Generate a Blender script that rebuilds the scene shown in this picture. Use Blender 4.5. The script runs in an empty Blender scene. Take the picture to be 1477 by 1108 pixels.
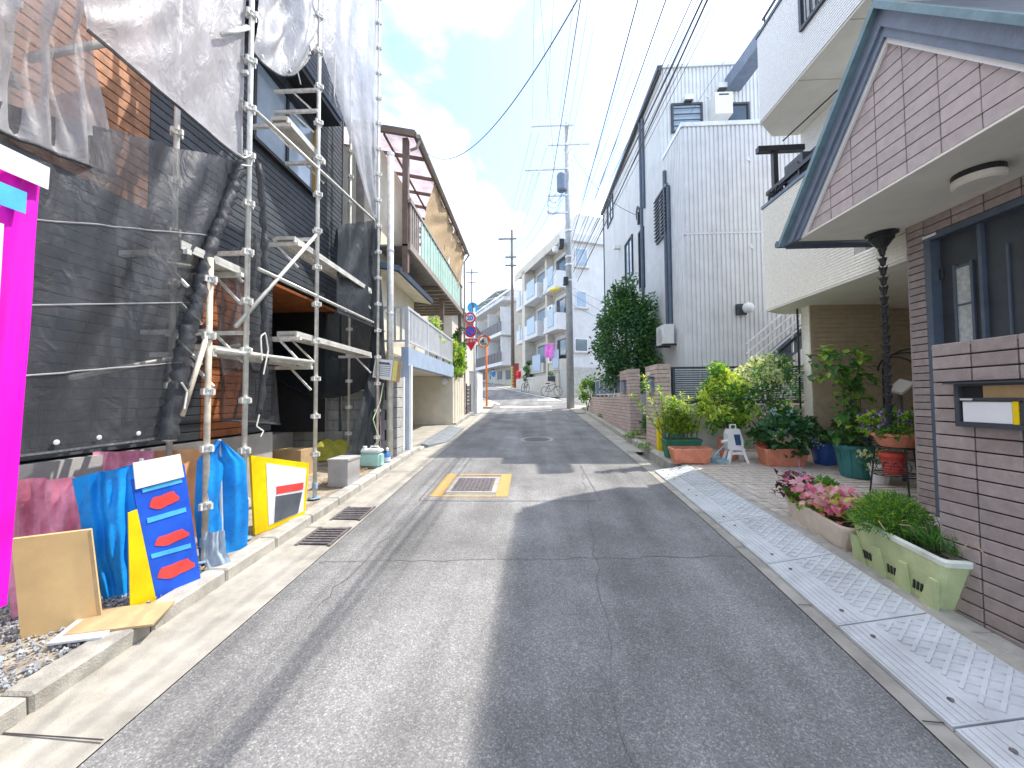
import bpy, bmesh, math, random
from mathutils import Vector, Matrix, Euler
R = math.radians
scene = bpy.context.scene
C = scene.collection
rng = random.Random(7)

# ---------------------------------------------------------------- camera
FPX, IW, IH = 560.0, 1477.0, 1108.0
CAMLOC = Vector((0, 0, 1.6))
ROT = (Matrix.Rotation(R(2.55), 3, 'Z') @ Matrix.Rotation(R(90 + 2.07), 3, 'X') @ Matrix.Rotation(R(-0.45), 3, 'Z'))
cd = bpy.data.cameras.new('camera'); cam = bpy.data.objects.new('camera', cd); C.objects.link(cam)
cam.matrix_world = Matrix.Translation(CAMLOC) @ ROT.to_4x4()
cd.sensor_width = 36.0; cd.sensor_fit = 'HORIZONTAL'; cd.lens = 36.0 * FPX / IW
cd.clip_start = 0.05; cd.clip_end = 2000
scene.camera = cam

# ---------------------------------------------------------------- light
SUN = Vector((0.545, 0.30, 1.0)).normalized()
elev = math.asin(SUN.z); azim = math.atan2(SUN.x, SUN.y)
w = bpy.data.worlds.new('World'); scene.world = w; w.use_nodes = True
nt = w.node_tree; nt.nodes.clear()
N = nt.nodes.new; L = nt.links.new
sky = N('ShaderNodeTexSky'); sky.sky_type = 'NISHITA'; sky.sun_disc = False
sky.sun_elevation = elev; sky.sun_rotation = azim; sky.air_density = 1.0; sky.dust_density = 1.0; sky.ozone_density = 2.2
tc = N('ShaderNodeTexCoord'); sep = N('ShaderNodeSeparateXYZ'); L(tc.outputs['Generated'], sep.inputs[0])
mx = N('ShaderNodeMath'); mx.operation = 'MAXIMUM'; mx.inputs[1].default_value = 0.06; L(sep.outputs['Z'], mx.inputs[0])
dv = N('ShaderNodeVectorMath'); dv.operation = 'DIVIDE'; L(tc.outputs['Generated'], dv.inputs[0])
cmb = N('ShaderNodeCombineXYZ'); 
for i in range(3): L(mx.outputs[0], cmb.inputs[i])
L(cmb.outputs[0], dv.inputs[1])
mp = N('ShaderNodeMapping'); mp.inputs['Scale'].default_value = (0.9, 0.55, 0.3); mp.inputs['Location'].default_value = (6.6, 8.8, 0); mp.inputs['Rotation'].default_value = (0, 0, 0.5)
L(dv.outputs[0], mp.inputs[0])
n1 = N('ShaderNodeTexNoise'); n1.inputs['Scale'].default_value = 1.1; n1.inputs['Detail'].default_value = 9; n1.inputs['Roughness'].default_value = 0.58; n1.inputs['Distortion'].default_value = 0.35
L(mp.outputs[0], n1.inputs['Vector'])
rp = N('ShaderNodeValToRGB'); rp.color_ramp.elements[0].position = 0.45; rp.color_ramp.elements[1].position = 0.75
rp.color_ramp.elements[0].color = (0.015, 0.015, 0.015, 1); rp.color_ramp.elements[1].color = (0.9, 0.9, 0.9, 1)
L(n1.outputs['Fac'], rp.inputs[0])
mixc = N('ShaderNodeMixRGB'); mixc.inputs[2].default_value = (9.6, 9.7, 9.9, 1)
L(rp.outputs[0], mixc.inputs[0]); L(sky.outputs[0], mixc.inputs[1])
bg = N('ShaderNodeBackground'); bg.inputs[1].default_value = 0.15; L(mixc.outputs[0], bg.inputs[0])
wo = N('ShaderNodeOutputWorld'); L(bg.outputs[0], wo.inputs[0])
sd = bpy.data.lights.new('sun', 'SUN'); sd.energy = 2.0; sd.angle = R(0.5); sd.color = (1.0, 0.95, 0.87)
so = bpy.data.objects.new('sun', sd); C.objects.link(so)
so.rotation_euler = SUN.to_track_quat('Z', 'Y').to_euler(); so.location = (20, -15, 40)
scene.view_settings.view_transform = 'Standard'; scene.view_settings.look = 'None'
scene.view_settings.gamma = 1.0; scene.view_settings.use_curve_mapping = False
scene.view_settings.exposure = 1.65
scene.cycles.max_bounces = 10; scene.cycles.transparent_max_bounces = 16; scene.cycles.diffuse_bounces = 5

# ---------------------------------------------------------------- geometry helpers
def ray(px, py):
    return (ROT @ Vector(((px - IW / 2) / FPX, -(py - IH / 2) / FPX, -1.0))).normalized()
def onX(px, py, X):
    d = ray(px, py); return CAMLOC + d * ((X - CAMLOC.x) / d.x)
def onY(px, py, Y):
    d = ray(px, py); return CAMLOC + d * (Y / d.y)
def gz(y):
    if y < 18.5: return 0.055 * y
    if y < 60: return 0.055 * 18.5 + 0.085 * (y - 18.5)
    return 0.055 * 18.5 + 0.085 * 41.5
def onG(px, py, dz=0.0):
    d = ray(px, py); t0, t1 = 0.3, 0.3
    while t1 < 200:
        p = CAMLOC + d * t1
        if p.z < gz(p.y) + dz: break
        t0 = t1; t1 += 0.25
    for _ in range(30):
        t = (t0 + t1) / 2; p = CAMLOC + d * t
        if p.z < gz(p.y) + dz: t1 = t
        else: t0 = t
    return CAMLOC + d * t1
def V(*a): return Vector(a)

class MB:
    def __init__(s): s.v = []; s.f = []; s.m = []
    def add(s, vs, fs, mi=0):
        o = len(s.v); s.v += [Vector(p) for p in vs]
        s.f += [tuple(i + o for i in f) for f in fs]; s.m += [mi] * len(fs); return s
    def box(s, a, b, mi=0, M=None):
        x0, y0, z0 = [min(a[i], b[i]) for i in range(3)]; x1, y1, z1 = [max(a[i], b[i]) for i in range(3)]
        vs = [V(x, y, z) for z in (z0, z1) for y in (y0, y1) for x in (x0, x1)]
        if M is not None: vs = [M @ p for p in vs]
        return s.add(vs, [(0, 2, 3, 1), (4, 5, 7, 6), (0, 1, 5, 4), (2, 6, 7, 3), (0, 4, 6, 2), (1, 3, 7, 5)], mi)
    def cbox(s, c, d, mi=0, M=None):
        return s.box([c[i] - d[i] / 2 for i in range(3)], [c[i] + d[i] / 2 for i in range(3)], mi, M)
    def bar(s, p, q, wd, ht=None, mi=0, up=V(0, 0, 1)):
        p = Vector(p); q = Vector(q); ht = ht or wd
        d = (q - p).normalized()
        if abs(d.dot(up)) > 0.98: up = V(0, 1, 0)
        a = d.cross(up).normalized() * wd / 2; b = a.cross(d).normalized() * ht / 2
        vs = [p - a - b, p + a - b, p + a + b, p - a + b, q - a - b, q + a - b, q + a + b, q - a + b]
        return s.add(vs, [(3, 2, 1, 0), (4, 5, 6, 7), (0, 1, 5, 4), (1, 2, 6, 5), (2, 3, 7, 6), (3, 0, 4, 7)], mi)
    def cyl(s, p, q, r, r2=None, n=10, mi=0, caps=True):
        return s.tube([p, q], [r, r if r2 is None else r2], n, mi, caps)
    def tube(s, pts, r, n=8, mi=0, caps=True):
        pts = [Vector(p) for p in pts]; k = len(pts)
        rs = r if isinstance(r, (list, tuple)) else [r] * k
        o = len(s.v); vs = []; fs = []
        a = None
        for i, p in enumerate(pts):
            d = (pts[min(i + 1, k - 1)] - pts[max(i - 1, 0)])
            d = d.normalized() if d.length > 1e-9 else V(0, 0, 1)
            if a is None:
                a = d.cross(V(0, 0, 1) if abs(d.z) < 0.95 else V(1, 0, 0)).normalized()
            else:
                a = (a - d * a.dot(d)); a = a.normalized() if a.length > 1e-6 else d.orthogonal().normalized()
            b = d.cross(a)
            for j in range(n):
                t = 2 * math.pi * j / n
                vs.append(p + (a * math.cos(t) + b * math.sin(t)) * rs[i])
        for i in range(k - 1):
            for j in range(n):
                fs.append((i * n + j, i * n + (j + 1) % n, (i + 1) * n + (j + 1) % n, (i + 1) * n + j))
        if caps:
            fs.append(tuple(range(n - 1, -1, -1))); fs.append(tuple((k - 1) * n + j for j in range(n)))
        return s.add(vs, fs, mi)
    def lathe(s, c, prof, n=16, mi=0, axis=None):
        c = Vector(c); vs = []; fs = []
        Q = Matrix.Identity(3) if axis is None else Vector(axis).to_track_quat('Z', 'Y').to_matrix()
        for (r, z) in prof:
            for j in range(n):
                t = 2 * math.pi * j / n
                vs.append(c + Q @ V(r * math.cos(t), r * math.sin(t), z))
        for i in range(len(prof) - 1):
            for j in range(n):
                fs.append((i * n + j, i * n + (j + 1) % n, (i + 1) * n + (j + 1) % n, (i + 1) * n + j))
        fs.append(tuple(range(n - 1, -1, -1))); fs.append(tuple((len(prof) - 1) * n + j for j in range(n)))
        return s.add(vs, fs, mi)
    def prism(s, poly, off, mi=0):
        poly = [Vector(p) for p in poly]; off = Vector(off); n = len(poly)
        vs = poly + [p + off for p in poly]
        fs = [tuple(range(n - 1, -1, -1)), tuple(range(n, 2 * n))]
        fs += [(i, (i + 1) % n, n + (i + 1) % n, n + i) for i in range(n)]
        return s.add(vs, fs, mi)
    def grid(s, fn, nu, nv, mi=0):
        vs = [fn(i / nu, j / nv) for j in range(nv + 1) for i in range(nu + 1)]
        fs = [(j * (nu + 1) + i, j * (nu + 1) + i + 1, (j + 1) * (nu + 1) + i + 1, (j + 1) * (nu + 1) + i) for j in range(nv) for i in range(nu)]
        return s.add(vs, fs, mi)
    def leaf(s, p, d, up, l, wd, mi=0, curl=0.25):
        d = d.normalized(); a = d.cross(up)
        a = a.normalized() if a.length > 1e-5 else d.orthogonal().normalized()
        nrm = a.cross(d)
        m = p + d * l * 0.5; t = p + d * l - nrm * l * curl
        return s.add([p, m + a * wd / 2 + nrm * wd * 0.12, t, m - a * wd / 2 + nrm * wd * 0.12, m], [(0, 1, 4), (1, 2, 4), (2, 3, 4), (3, 0, 4)], mi)

def root_of(o):
    while o.parent: o = o.parent
    return o
def tag(o, label=None, cat=None, group=None, kind=None):
    if label: o['label'] = label
    if cat: o['category'] = cat
    if group: o['group'] = group
    if kind: o['kind'] = kind
    return o
def thing(name, label, cat, loc=(0, 0, 0), group=None):
    o = bpy.data.objects.new(name, None); C.objects.link(o); o.location = loc; o.empty_display_size = 0.2
    return tag(o, label, cat, group)
def mk(name, mb, mats, parent=None, loc=None, smooth=False, kind=None, local=False, label=None):
    if not isinstance(mats, (list, tuple)): mats = [mats]
    me = bpy.data.meshes.new(name)
    base = V(0, 0, 0)
    if not local:
        base = Vector(root_of(parent).location) if parent else (Vector(loc) if loc is not None else V(0, 0, 0))
    me.from_pydata([tuple(p - base) for p in mb.v], [], mb.f)
    for m in mats: me.materials.append(m)
    if len(mats) > 1: me.polygons.foreach_set('material_index', mb.m)
    if smooth: me.polygons.foreach_set('use_smooth', [True] * len(mb.f))
    me.update()
    o = bpy.data.objects.new(name, me); C.objects.link(o)
    if parent: o.parent = parent
    elif not local: o.location = base
    if kind: o['kind'] = kind
    if label: o['label'] = label
    return o
def struct(name, mb, mats, smooth=False): return mk(name, mb, mats, kind='structure', smooth=smooth)
_cache = {}
def piece(name, c, d, mat, parent, rot=None, bev=0.004):
    """one picked-apart piece (brick, tile, board): shares mesh data with alike pieces"""
    key = (round(d[0], 3), round(d[1], 3), round(d[2], 3), mat.name, bev)
    me = _cache.get(key)
    if me is None:
        bm = bmesh.new(); bmesh.ops.create_cube(bm, size=1.0)
        for v in bm.verts: v.co = V(v.co.x * d[0], v.co.y * d[1], v.co.z * d[2])
        if bev: bmesh.ops.bevel(bm, geom=bm.edges[:], offset=min(bev, min(d) * 0.3), segments=1, affect='EDGES')
        me = bpy.data.meshes.new(name); bm.to_mesh(me); bm.free(); me.materials.append(mat); _cache[key] = me
    o = bpy.data.objects.new(name, me); C.objects.link(o)
    o.parent = parent; o.location = Vector(c) - Vector(root_of(parent).location if parent else (0, 0, 0))
    if rot: o.rotation_euler = rot
    return o

# ---------------------------------------------------------------- materials
def mat(name, col, rough=0.6, var=0.12, vs=6.0, bump=0.0, bs=60.0, metal=0.0, spec=0.4, rnd=0.0, col2=None, stain=0.0, emit=None):
    m = bpy.data.materials.new(name); m.use_nodes = True
    t = m.node_tree; b = t.nodes['Principled BSDF']
    b.inputs['Roughness'].default_value = rough; b.inputs['Metallic'].default_value = metal
    b.inputs['Specular IOR Level'].default_value = spec
    g = t.nodes.new('ShaderNodeNewGeometry')
    no = t.nodes.new('ShaderNodeTexNoise'); no.inputs['Scale'].default_value = vs; no.inputs['Detail'].default_value = 6; no.inputs['Roughness'].default_value = 0.62
    t.links.new(g.outputs['Position'], no.inputs['Vector'])
    mixn = t.nodes.new('ShaderNodeMixRGB')
    c2 = col2 or tuple(min(1, c * (1 + 2.2 * var)) for c in col)
    c1 = tuple(c * (1 - 1.6 * var) for c in col) if not col2 else col
    mixn.inputs[1].default_value = (*c1, 1); mixn.inputs[2].default_value = (*c2, 1)
    rmp = t.nodes.new('ShaderNodeMapRange'); rmp.inputs[1].default_value = 0.3; rmp.inputs[2].default_value = 0.7
    t.links.new(no.outputs['Fac'], rmp.inputs[0]); t.links.new(rmp.outputs[0], mixn.inputs[0])
    out = mixn.outputs[0]
    if stain:
        n2 = t.nodes.new('ShaderNodeTexNoise'); n2.inputs['Scale'].default_value = 0.9; n2.inputs['Detail'].default_value = 8; n2.inputs['Roughness'].default_value = 0.7
        mp2 = t.nodes.new('ShaderNodeMapping'); mp2.inputs['Scale'].default_value = (2.0, 2.0, 0.5)
        t.links.new(g.outputs['Position'], mp2.inputs[0]); t.links.new(mp2.outputs[0], n2.inputs['Vector'])
        r2 = t.nodes.new('ShaderNodeMapRange'); r2.inputs[1].default_value = 0.48; r2.inputs[2].default_value = 0.75; r2.inputs[4].default_value = stain
        t.links.new(n2.outputs['Fac'], r2.inputs[0])
        m2 = t.nodes.new('ShaderNodeMixRGB'); m2.blend_type = 'MULTIPLY'; m2.inputs[2].default_value = (0.42, 0.39, 0.35, 1)
        t.links.new(r2.outputs[0], m2.inputs[0]); t.links.new(out, m2.inputs[1]); out = m2.outputs[0]
    if rnd:
        oi = t.nodes.new('ShaderNodeObjectInfo'); mr = t.nodes.new('ShaderNodeMapRange')
        mr.inputs[3].default_value = 1 - rnd; mr.inputs[4].default_value = 1 + rnd
        t.links.new(oi.outputs['Random'], mr.inputs[0])
        hs = t.nodes.new('ShaderNodeHueSaturation'); t.links.new(mr.outputs[0], hs.inputs['Value']); t.links.new(out, hs.inputs['Color']); out = hs.outputs[0]
    t.links.new(out, b.inputs['Base Color'])
    if bump:
        nb = t.nodes.new('ShaderNodeTexNoise'); nb.inputs['Scale'].default_value = bs; nb.inputs['Detail'].default_value = 4
        t.links.new(g.outputs['Position'], nb.inputs['Vector'])
        bn = t.nodes.new('ShaderNodeBump'); bn.inputs['Strength'].default_value = bump; bn.inputs['Distance'].default_value = 0.01
        t.links.new(nb.outputs['Fac'], bn.inputs['Height']); t.links.new(bn.outputs[0], b.inputs['Normal'])
    if emit:
        b.inputs['Emission Color'].default_value = (*emit[:3], 1); b.inputs['Emission Strength'].default_value = emit[3]
    return m

def mat_asphalt():
    m = mat('asphalt', (0.208, 0.205, 0.198), 0.9, 0.16, 1.2, 0.0)
    t = m.node_tree; b = t.nodes['Principled BSDF']; g = [n for n in t.nodes if n.type == 'NEW_GEOMETRY'][0]
    src = b.inputs['Base Color'].links[0].from_socket
    vo = t.nodes.new('ShaderNodeTexVoronoi'); vo.inputs['Scale'].default_value = 140
    t.links.new(g.outputs['Position'], vo.inputs['Vector'])
    sp = t.nodes.new('ShaderNodeSeparateColor'); t.links.new(vo.outputs['Color'], sp.inputs[0])
    rr = t.nodes.new('ShaderNodeValToRGB'); e = rr.color_ramp.elements
    e[0].position = 0.0; e[0].color = (0.35, 0.35, 0.37, 1); e[1].position = 1.0; e[1].color = (2.3, 2.25, 2.15, 1)
    k = e.new(0.55); k.color = (0.95, 0.95, 0.95, 1); k = e.new(0.86); k.color = (1.35, 1.33, 1.3, 1)
    t.links.new(sp.outputs[0], rr.inputs[0])
    mu = t.nodes.new('ShaderNodeMixRGB'); mu.blend_type = 'MULTIPLY'; mu.inputs[0].default_value = 0.5
    t.links.new(src, mu.inputs[1]); t.links.new(rr.outputs[0], mu.inputs[2])
    # long worn strips along the street
    nn = t.nodes.new('ShaderNodeTexNoise'); nn.inputs['Scale'].default_value = 1.0; nn.inputs['Detail'].default_value = 5
    mp = t.nodes.new('ShaderNodeMapping'); mp.inputs['Scale'].default_value = (2.2, 0.25, 1)
    t.links.new(g.outputs['Position'], mp.inputs[0]); t.links.new(mp.outputs[0], nn.inputs['Vector'])
    r3 = t.nodes.new('ShaderNodeMapRange'); r3.inputs[1].default_value = 0.35; r3.inputs[2].default_value = 0.7; r3.inputs[3].default_value = 0.76; r3.inputs[4].default_value = 1.22
    t.links.new(nn.outputs['Fac'], r3.inputs[0])
    h = t.nodes.new('ShaderNodeHueSaturation'); t.links.new(r3.outputs[0], h.inputs['Value']); t.links.new(mu.outputs[0], h.inputs['Color'])
    t.links.new(h.outputs[0], b.inputs['Base Color'])
    bn = t.nodes.new('ShaderNodeBump'); bn.inputs['Strength'].default_value = 0.5; bn.inputs['Distance'].default_value = 0.004
    t.links.new(vo.outputs['Distance'], bn.inputs['Height']); bn.invert = True; t.links.new(bn.outputs[0], b.inputs['Normal'])
    return m

def mat_leaf(name, col, tr=0.35, rnd=0.0):
    m = mat(name, col, 0.45, 0.28, 9.0, spec=0.35, rnd=rnd)
    t = m.node_tree; b = t.nodes['Principled BSDF']; o = t.nodes['Material Output']
    tl = t.nodes.new('ShaderNodeBsdfTranslucent'); tl.inputs[0].default_value = (min(1, col[0] * 1.9), min(1, col[1] * 1.7), col[2] * 0.8, 1)
    ms = t.nodes.new('ShaderNodeMixShader'); ms.inputs[0].default_value = tr
    t.links.new(b.outputs[0], ms.inputs[1]); t.links.new(tl.outputs[0], ms.inputs[2]); t.links.new(ms.outputs[0], o.inputs[0])
    return m

def mat_net(name, col, trans, tl=0.35, rough=0.45):
    m = mat(name, col, rough, 0.10, 3.0, 0.35, 25.0, spec=0.5)
    t = m.node_tree; b = t.nodes['Principled BSDF']; o = t.nodes['Material Output']; g = [n for n in t.nodes if n.type == 'NEW_GEOMETRY'][0]
    bs = b.inputs['Base Color'].links[0].from_socket
    # crinkles
    no = t.nodes.new('ShaderNodeTexNoise'); no.inputs['Scale'].default_value = 4.0; no.inputs['Detail'].default_value = 8; no.inputs['Roughness'].default_value = 0.6; no.inputs['Distortion'].default_value = 1.6
    mp = t.nodes.new('ShaderNodeMapping'); mp.inputs['Scale'].default_value = (1, 2.2, 0.8); mp.inputs['Rotation'].default_value = (0.6, 0, 0)
    t.links.new(g.outputs['Position'], mp.inputs[0]); t.links.new(mp.outputs[0], no.inputs['Vector'])
    bn = t.nodes.new('ShaderNodeBump'); bn.inputs['Strength'].default_value = 0.7; bn.inputs['Distance'].default_value = 0.03
    t.links.new(no.outputs['Fac'], bn.inputs['Height']); t.links.new(bn.outputs[0], b.inputs['Normal'])
    tr = t.nodes.new('ShaderNodeBsdfTranslucent'); t.links.new(bs, tr.inputs[0])
    m1 = t.nodes.new('ShaderNodeMixShader'); m1.inputs[0].default_value = tl
    t.links.new(b.outputs[0], m1.inputs[1]); t.links.new(tr.outputs[0], m1.inputs[2])
    tp = t.nodes.new('ShaderNodeBsdfTransparent')
    m2 = t.nodes.new('ShaderNodeMixShader')
    n3 = t.nodes.new('ShaderNodeTexNoise'); n3.inputs['Scale'].default_value = 1.3; n3.inputs['Detail'].default_value = 5
    t.links.new(g.outputs['Position'], n3.inputs['Vector'])
    r = t.nodes.new('ShaderNodeMapRange'); r.inputs[1].default_value = 0.3; r.inputs[2].default_value = 0.7; r.inputs[3].default_value = max(0, trans - 0.12); r.inputs[4].default_value = min(1, trans + 0.12)
    t.links.new(n3.outputs['Fac'], r.inputs[0]); t.links.new(r.outputs[0], m2.inputs[0])
    t.links.new(m1.outputs[0], m2.inputs[1]); t.links.new(tp.outputs[0], m2.inputs[2]); t.links.new(m2.outputs[0], o.inputs[0])
    return m

def mat_glass(name, col=(0.05, 0.07, 0.09), rough=0.04):
    return mat(name, col, rough, 0.1, 2.0, spec=0.9)

M = {}
M['asphalt'] = mat_asphalt()
M['concrete'] = mat('pale_concrete', (0.37, 0.345, 0.295), 0.9, 0.12, 4, 0.4, 120, stain=0.5)
M['kerb'] = mat('kerb_concrete', (0.39, 0.37, 0.33), 0.9, 0.14, 7, 0.5, 90, stain=0.5, rnd=0.06)
M['lot'] = mat('bare_earth', (0.34, 0.29, 0.22), 0.95, 0.25, 5, 0.8, 40, stain=0.4)
M['ground'] = mat('ground_soil', (0.30, 0.29, 0.26), 0.95, 0.15, 1, 0.3, 20)
M['found'] = mat('foundation_concrete', (0.38, 0.37, 0.36), 0.85, 0.1, 3, 0.25, 60, stain=0.3)
M['plate'] = mat('galvanised_plate', (0.59, 0.605, 0.61), 0.45, 0.06, 5, 0.1, 60, metal=0.1, stain=0.45, rnd=0.05)
M['steel'] = mat('galvanised_steel', (0.62, 0.61, 0.56), 0.45, 0.12, 9, 0.1, 60, metal=0.3, stain=0.35)
M['rustpole'] = mat('worn_scaffold_steel', (0.66, 0.58, 0.46), 0.55, 0.22, 7, 0.2, 60, metal=0.15, stain=0.5)
M['clamp'] = mat('clamp_steel', (0.70, 0.69, 0.64), 0.5, 0.15, 20, metal=0.3)
M['bluefoot'] = mat('blue_grey_plastic', (0.30, 0.42, 0.55), 0.5)
M['darksiding'] = mat('dark_grey_siding', (0.062, 0.070, 0.082), 0.55, 0.15, 8, 0.3, 50, rnd=0.12)
M['brownsiding'] = mat('wood_look_siding', (0.40, 0.20, 0.11), 0.55, 0.2, 14, 0.25, 50, rnd=0.1)
M['wood'] = mat('reddish_wood', (0.30, 0.10, 0.035), 0.5, 0.2, 6, 0.15, 40)
M['black'] = mat('black_metal', (0.022, 0.024, 0.028), 0.4, 0.1)
M['charcoal'] = mat('charcoal_metal', (0.05, 0.057, 0.068), 0.42, 0.1)
M['slate'] = mat('slate_blue_metal', (0.085, 0.11, 0.15), 0.4, 0.1, 6, rnd=0.04)
M['slate2'] = mat('blue_grey_fascia', (0.15, 0.19, 0.255), 0.5, 0.08, 8, 0.3, 60)
M['teal'] = mat('teal_roof_edge', (0.15, 0.245, 0.28), 0.45, 0.12, 8)
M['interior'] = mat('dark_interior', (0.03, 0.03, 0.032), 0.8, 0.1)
M['glass'] = mat_glass('window_glass')
M['paleglass'] = mat_glass('pale_window_glass', (0.30, 0.38, 0.46), 0.08)
M['frost'] = mat('frosted_glass', (0.42, 0.45, 0.44), 0.3, 0.15, 20)
M['gold'] = mat('bronze_frame', (0.45, 0.26, 0.06), 0.4, 0.1)
M['blocks'] = mat('concrete_block', (0.42, 0.42, 0.40), 0.95, 0.12, 9, 0.6, 120, stain=0.35, rnd=0.08)
M['cream'] = mat('cream_stucco', (0.72, 0.66, 0.53), 0.9, 0.05, 3, 0.3, 120, stain=0.2)
M['offwhite'] = mat('off_white_stucco', (0.74, 0.71, 0.64), 0.9, 0.04, 3, 0.3, 120, stain=0.12)
M['white'] = mat('white_paint', (0.80, 0.80, 0.79), 0.6, 0.03, 4, stain=0.1)
M['roadpaint'] = mat('white_road_paint', (0.78, 0.78, 0.76), 0.8, 0.1, 30, 0.3, 100, stain=0.3)
M['yellowpaint'] = mat('yellow_road_paint', (0.68, 0.36, 0.06), 0.85, 0.2, 22, 0.4, 100, stain=0.4, col2=(0.34, 0.27, 0.17))
M['iron'] = mat('cast_iron', (0.16, 0.14, 0.14), 0.6, 0.25, 30, 0.5, 80, metal=0.3)
M['brownmetal'] = mat('brown_metal', (0.19, 0.13, 0.10), 0.5, 0.12)
M['taupe'] = mat('taupe_metal', (0.33, 0.28, 0.24), 0.5, 0.1)
M['greenpanel'] = mat('mint_plastic_panel', (0.42, 0.66, 0.50), 0.4, 0.08, 8, rnd=0.12)
M['poly'] = mat_net('polycarbonate_roof', (0.72, 0.64, 0.66), 0.25, 0.5, 0.2)
M['straw'] = mat('straw_blind', (0.42, 0.30, 0.17), 0.9, 0.22, 30, 0.4, 60)
M['bluebeam'] = mat('blue_grey_paint', (0.36, 0.45, 0.57), 0.6, 0.06, 4, stain=0.2)
M['alu'] = mat('aluminium', (0.66, 0.67, 0.69), 0.4, 0.06, 6, metal=0.3)
M['tile'] = mat('mauve_brown_tile', (0.335, 0.278, 0.262), 0.5, 0.09, 14, 0.25, 90, rnd=0.12, stain=0.25)
M['tile2'] = mat('rose_brown_tile', (0.45, 0.385, 0.37), 0.5, 0.06, 14, 0.2, 90, rnd=0.09, stain=0.2)
M['grout'] = mat('dark_grout', (0.045, 0.038, 0.038), 0.95, 0.15, 10)
M['brickpink'] = mat('pinkish_brick', (0.52, 0.405, 0.36), 0.8, 0.1, 12, 0.4, 80, rnd=0.09)
M['paver'] = mat('beige_paver', (0.52, 0.465, 0.405), 0.9, 0.1, 12, 0.5, 100, rnd=0.10)
M['joint'] = mat('paver_joint', (0.17, 0.145, 0.125), 0.95, 0.15)
M['cladgrey'] = mat('grey_corrugated_cladding', (0.64, 0.645, 0.645), 0.5, 0.04, 3, metal=0.0, stain=0.22)
M['sidingcream'] = mat('textured_cream_siding', (0.84, 0.80, 0.70), 0.85, 0.05, 20, 0.5, 60)
M['sidingwhite'] = mat('textured_white_siding', (0.84, 0.84, 0.83), 0.85, 0.04, 20, 0.5, 60)
M['soffit'] = mat('soffit_board', (0.82, 0.79, 0.71), 0.85, 0.03, 4)
M['tan'] = mat('tan_siding', (0.42, 0.34, 0.23), 0.85, 0.06, 8, 0.4, 60)
M['terracotta'] = mat('terracotta_plastic', (0.66, 0.25, 0.15), 0.55, 0.1, 10, stain=0.2)
M['redpot'] = mat('red_plastic', (0.50, 0.06, 0.04), 0.45)
M['bluepot'] = mat('blue_glazed', (0.03, 0.10, 0.36), 0.35, 0.12)
M['tealpot'] = mat('teal_plastic', (0.035, 0.17, 0.17), 0.45, 0.12, stain=0.2)
M['greenpot'] = mat('dark_green_plastic', (0.04, 0.17, 0.10), 0.5)
M['limepot'] = mat('pale_lime_plastic', (0.52, 0.59, 0.31), 0.55, 0.08, 8, stain=0.5)
M['beigepot'] = mat('beige_plastic', (0.74, 0.64, 0.53), 0.55, 0.05, 8, stain=0.2)
M['soil'] = mat('potting_soil', (0.07, 0.05, 0.035), 0.95, 0.3, 40, 0.8, 60)
M['g_dark'] = mat_leaf('leaf_dark_green', (0.042, 0.115, 0.036), 0.25)
M['g_mid'] = mat_leaf('leaf_mid_green', (0.085, 0.215, 0.045), 0.38)
M['g_lime'] = mat_leaf('leaf_lime_green', (0.27, 0.43, 0.06), 0.4)
M['g_yellow'] = mat_leaf('leaf_yellow_green', (0.44, 0.55, 0.10), 0.4)
M['g_pale'] = mat_leaf('leaf_variegated', (0.50, 0.56, 0.36), 0.35)
M['g_blue'] = mat_leaf('leaf_blue_green', (0.06, 0.16, 0.08), 0.32)
M['burgundy'] = mat_leaf('leaf_burgundy', (0.12, 0.022, 0.028), 0.25, 0.15)
M['pink'] = mat_leaf('petal_pink', (0.75, 0.18, 0.30), 0.35)
M['palepink'] = mat_leaf('petal_pale_pink', (0.80, 0.38, 0.45), 0.35)
M['purple'] = mat_leaf('petal_purple', (0.12, 0.05, 0.32), 0.3)
M['lilac'] = mat_leaf('petal_lilac', (0.42, 0.32, 0.50), 0.3)
M['bluefl'] = mat_leaf('petal_pale_blue', (0.38, 0.52, 0.85), 0.3)
M['whitefl'] = mat_leaf('petal_white', (0.78, 0.78, 0.74), 0.3)
M['bark'] = mat('bark', (0.13, 0.09, 0.06), 0.9, 0.25, 14, 0.7, 50)
M['stem'] = mat('green_stem', (0.12, 0.17, 0.06), 0.7)
M['silvernet'] = mat_net('silver_debris_net', (0.56, 0.56, 0.575), 0.05, 0.36, 0.38)
M['sheernet'] = mat_net('sheer_grey_net', (0.50, 0.49, 0.50), 0.34, 0.3)
M['darknet'] = mat_net('dark_grey_net', (0.070, 0.074, 0.082), 0.29, 0.22)
M['blacknet'] = mat_net('black_net', (0.022, 0.028, 0.034), 0.10, 0.15)
M['rope'] = mat('white_cord', (0.70, 0.68, 0.62), 0.8)
M['blue'] = mat('bright_blue_cloth', (0.01, 0.27, 0.80), 0.5, 0.2, 4, 0.3, 30)
M['navy'] = mat('royal_blue_print', (0.015, 0.10, 0.62), 0.5, 0.1)
M['redprint'] = mat('coral_red_print', (0.80, 0.07, 0.06), 0.5, 0.1)
M['yellow'] = mat('bright_yellow', (0.85, 0.60, 0.0), 0.5, 0.08)
M['magenta'] = mat('magenta_cloth', (0.82, 0.0, 0.55), 0.6, 0.04, 2)
M['skyprint'] = mat('sky_blue_print', (0.08, 0.45, 0.85), 0.6)
M['pinksheet'] = mat('pink_sheet', (0.82, 0.24, 0.34), 0.5, 0.3, 5, 0.3, 20)
M['orangesheet'] = mat('peach_sheet', (0.80, 0.42, 0.20), 0.55, 0.1, 4)
M['board'] = mat('pale_tan_board', (0.78, 0.52, 0.24), 0.6, 0.05, 5)
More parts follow.
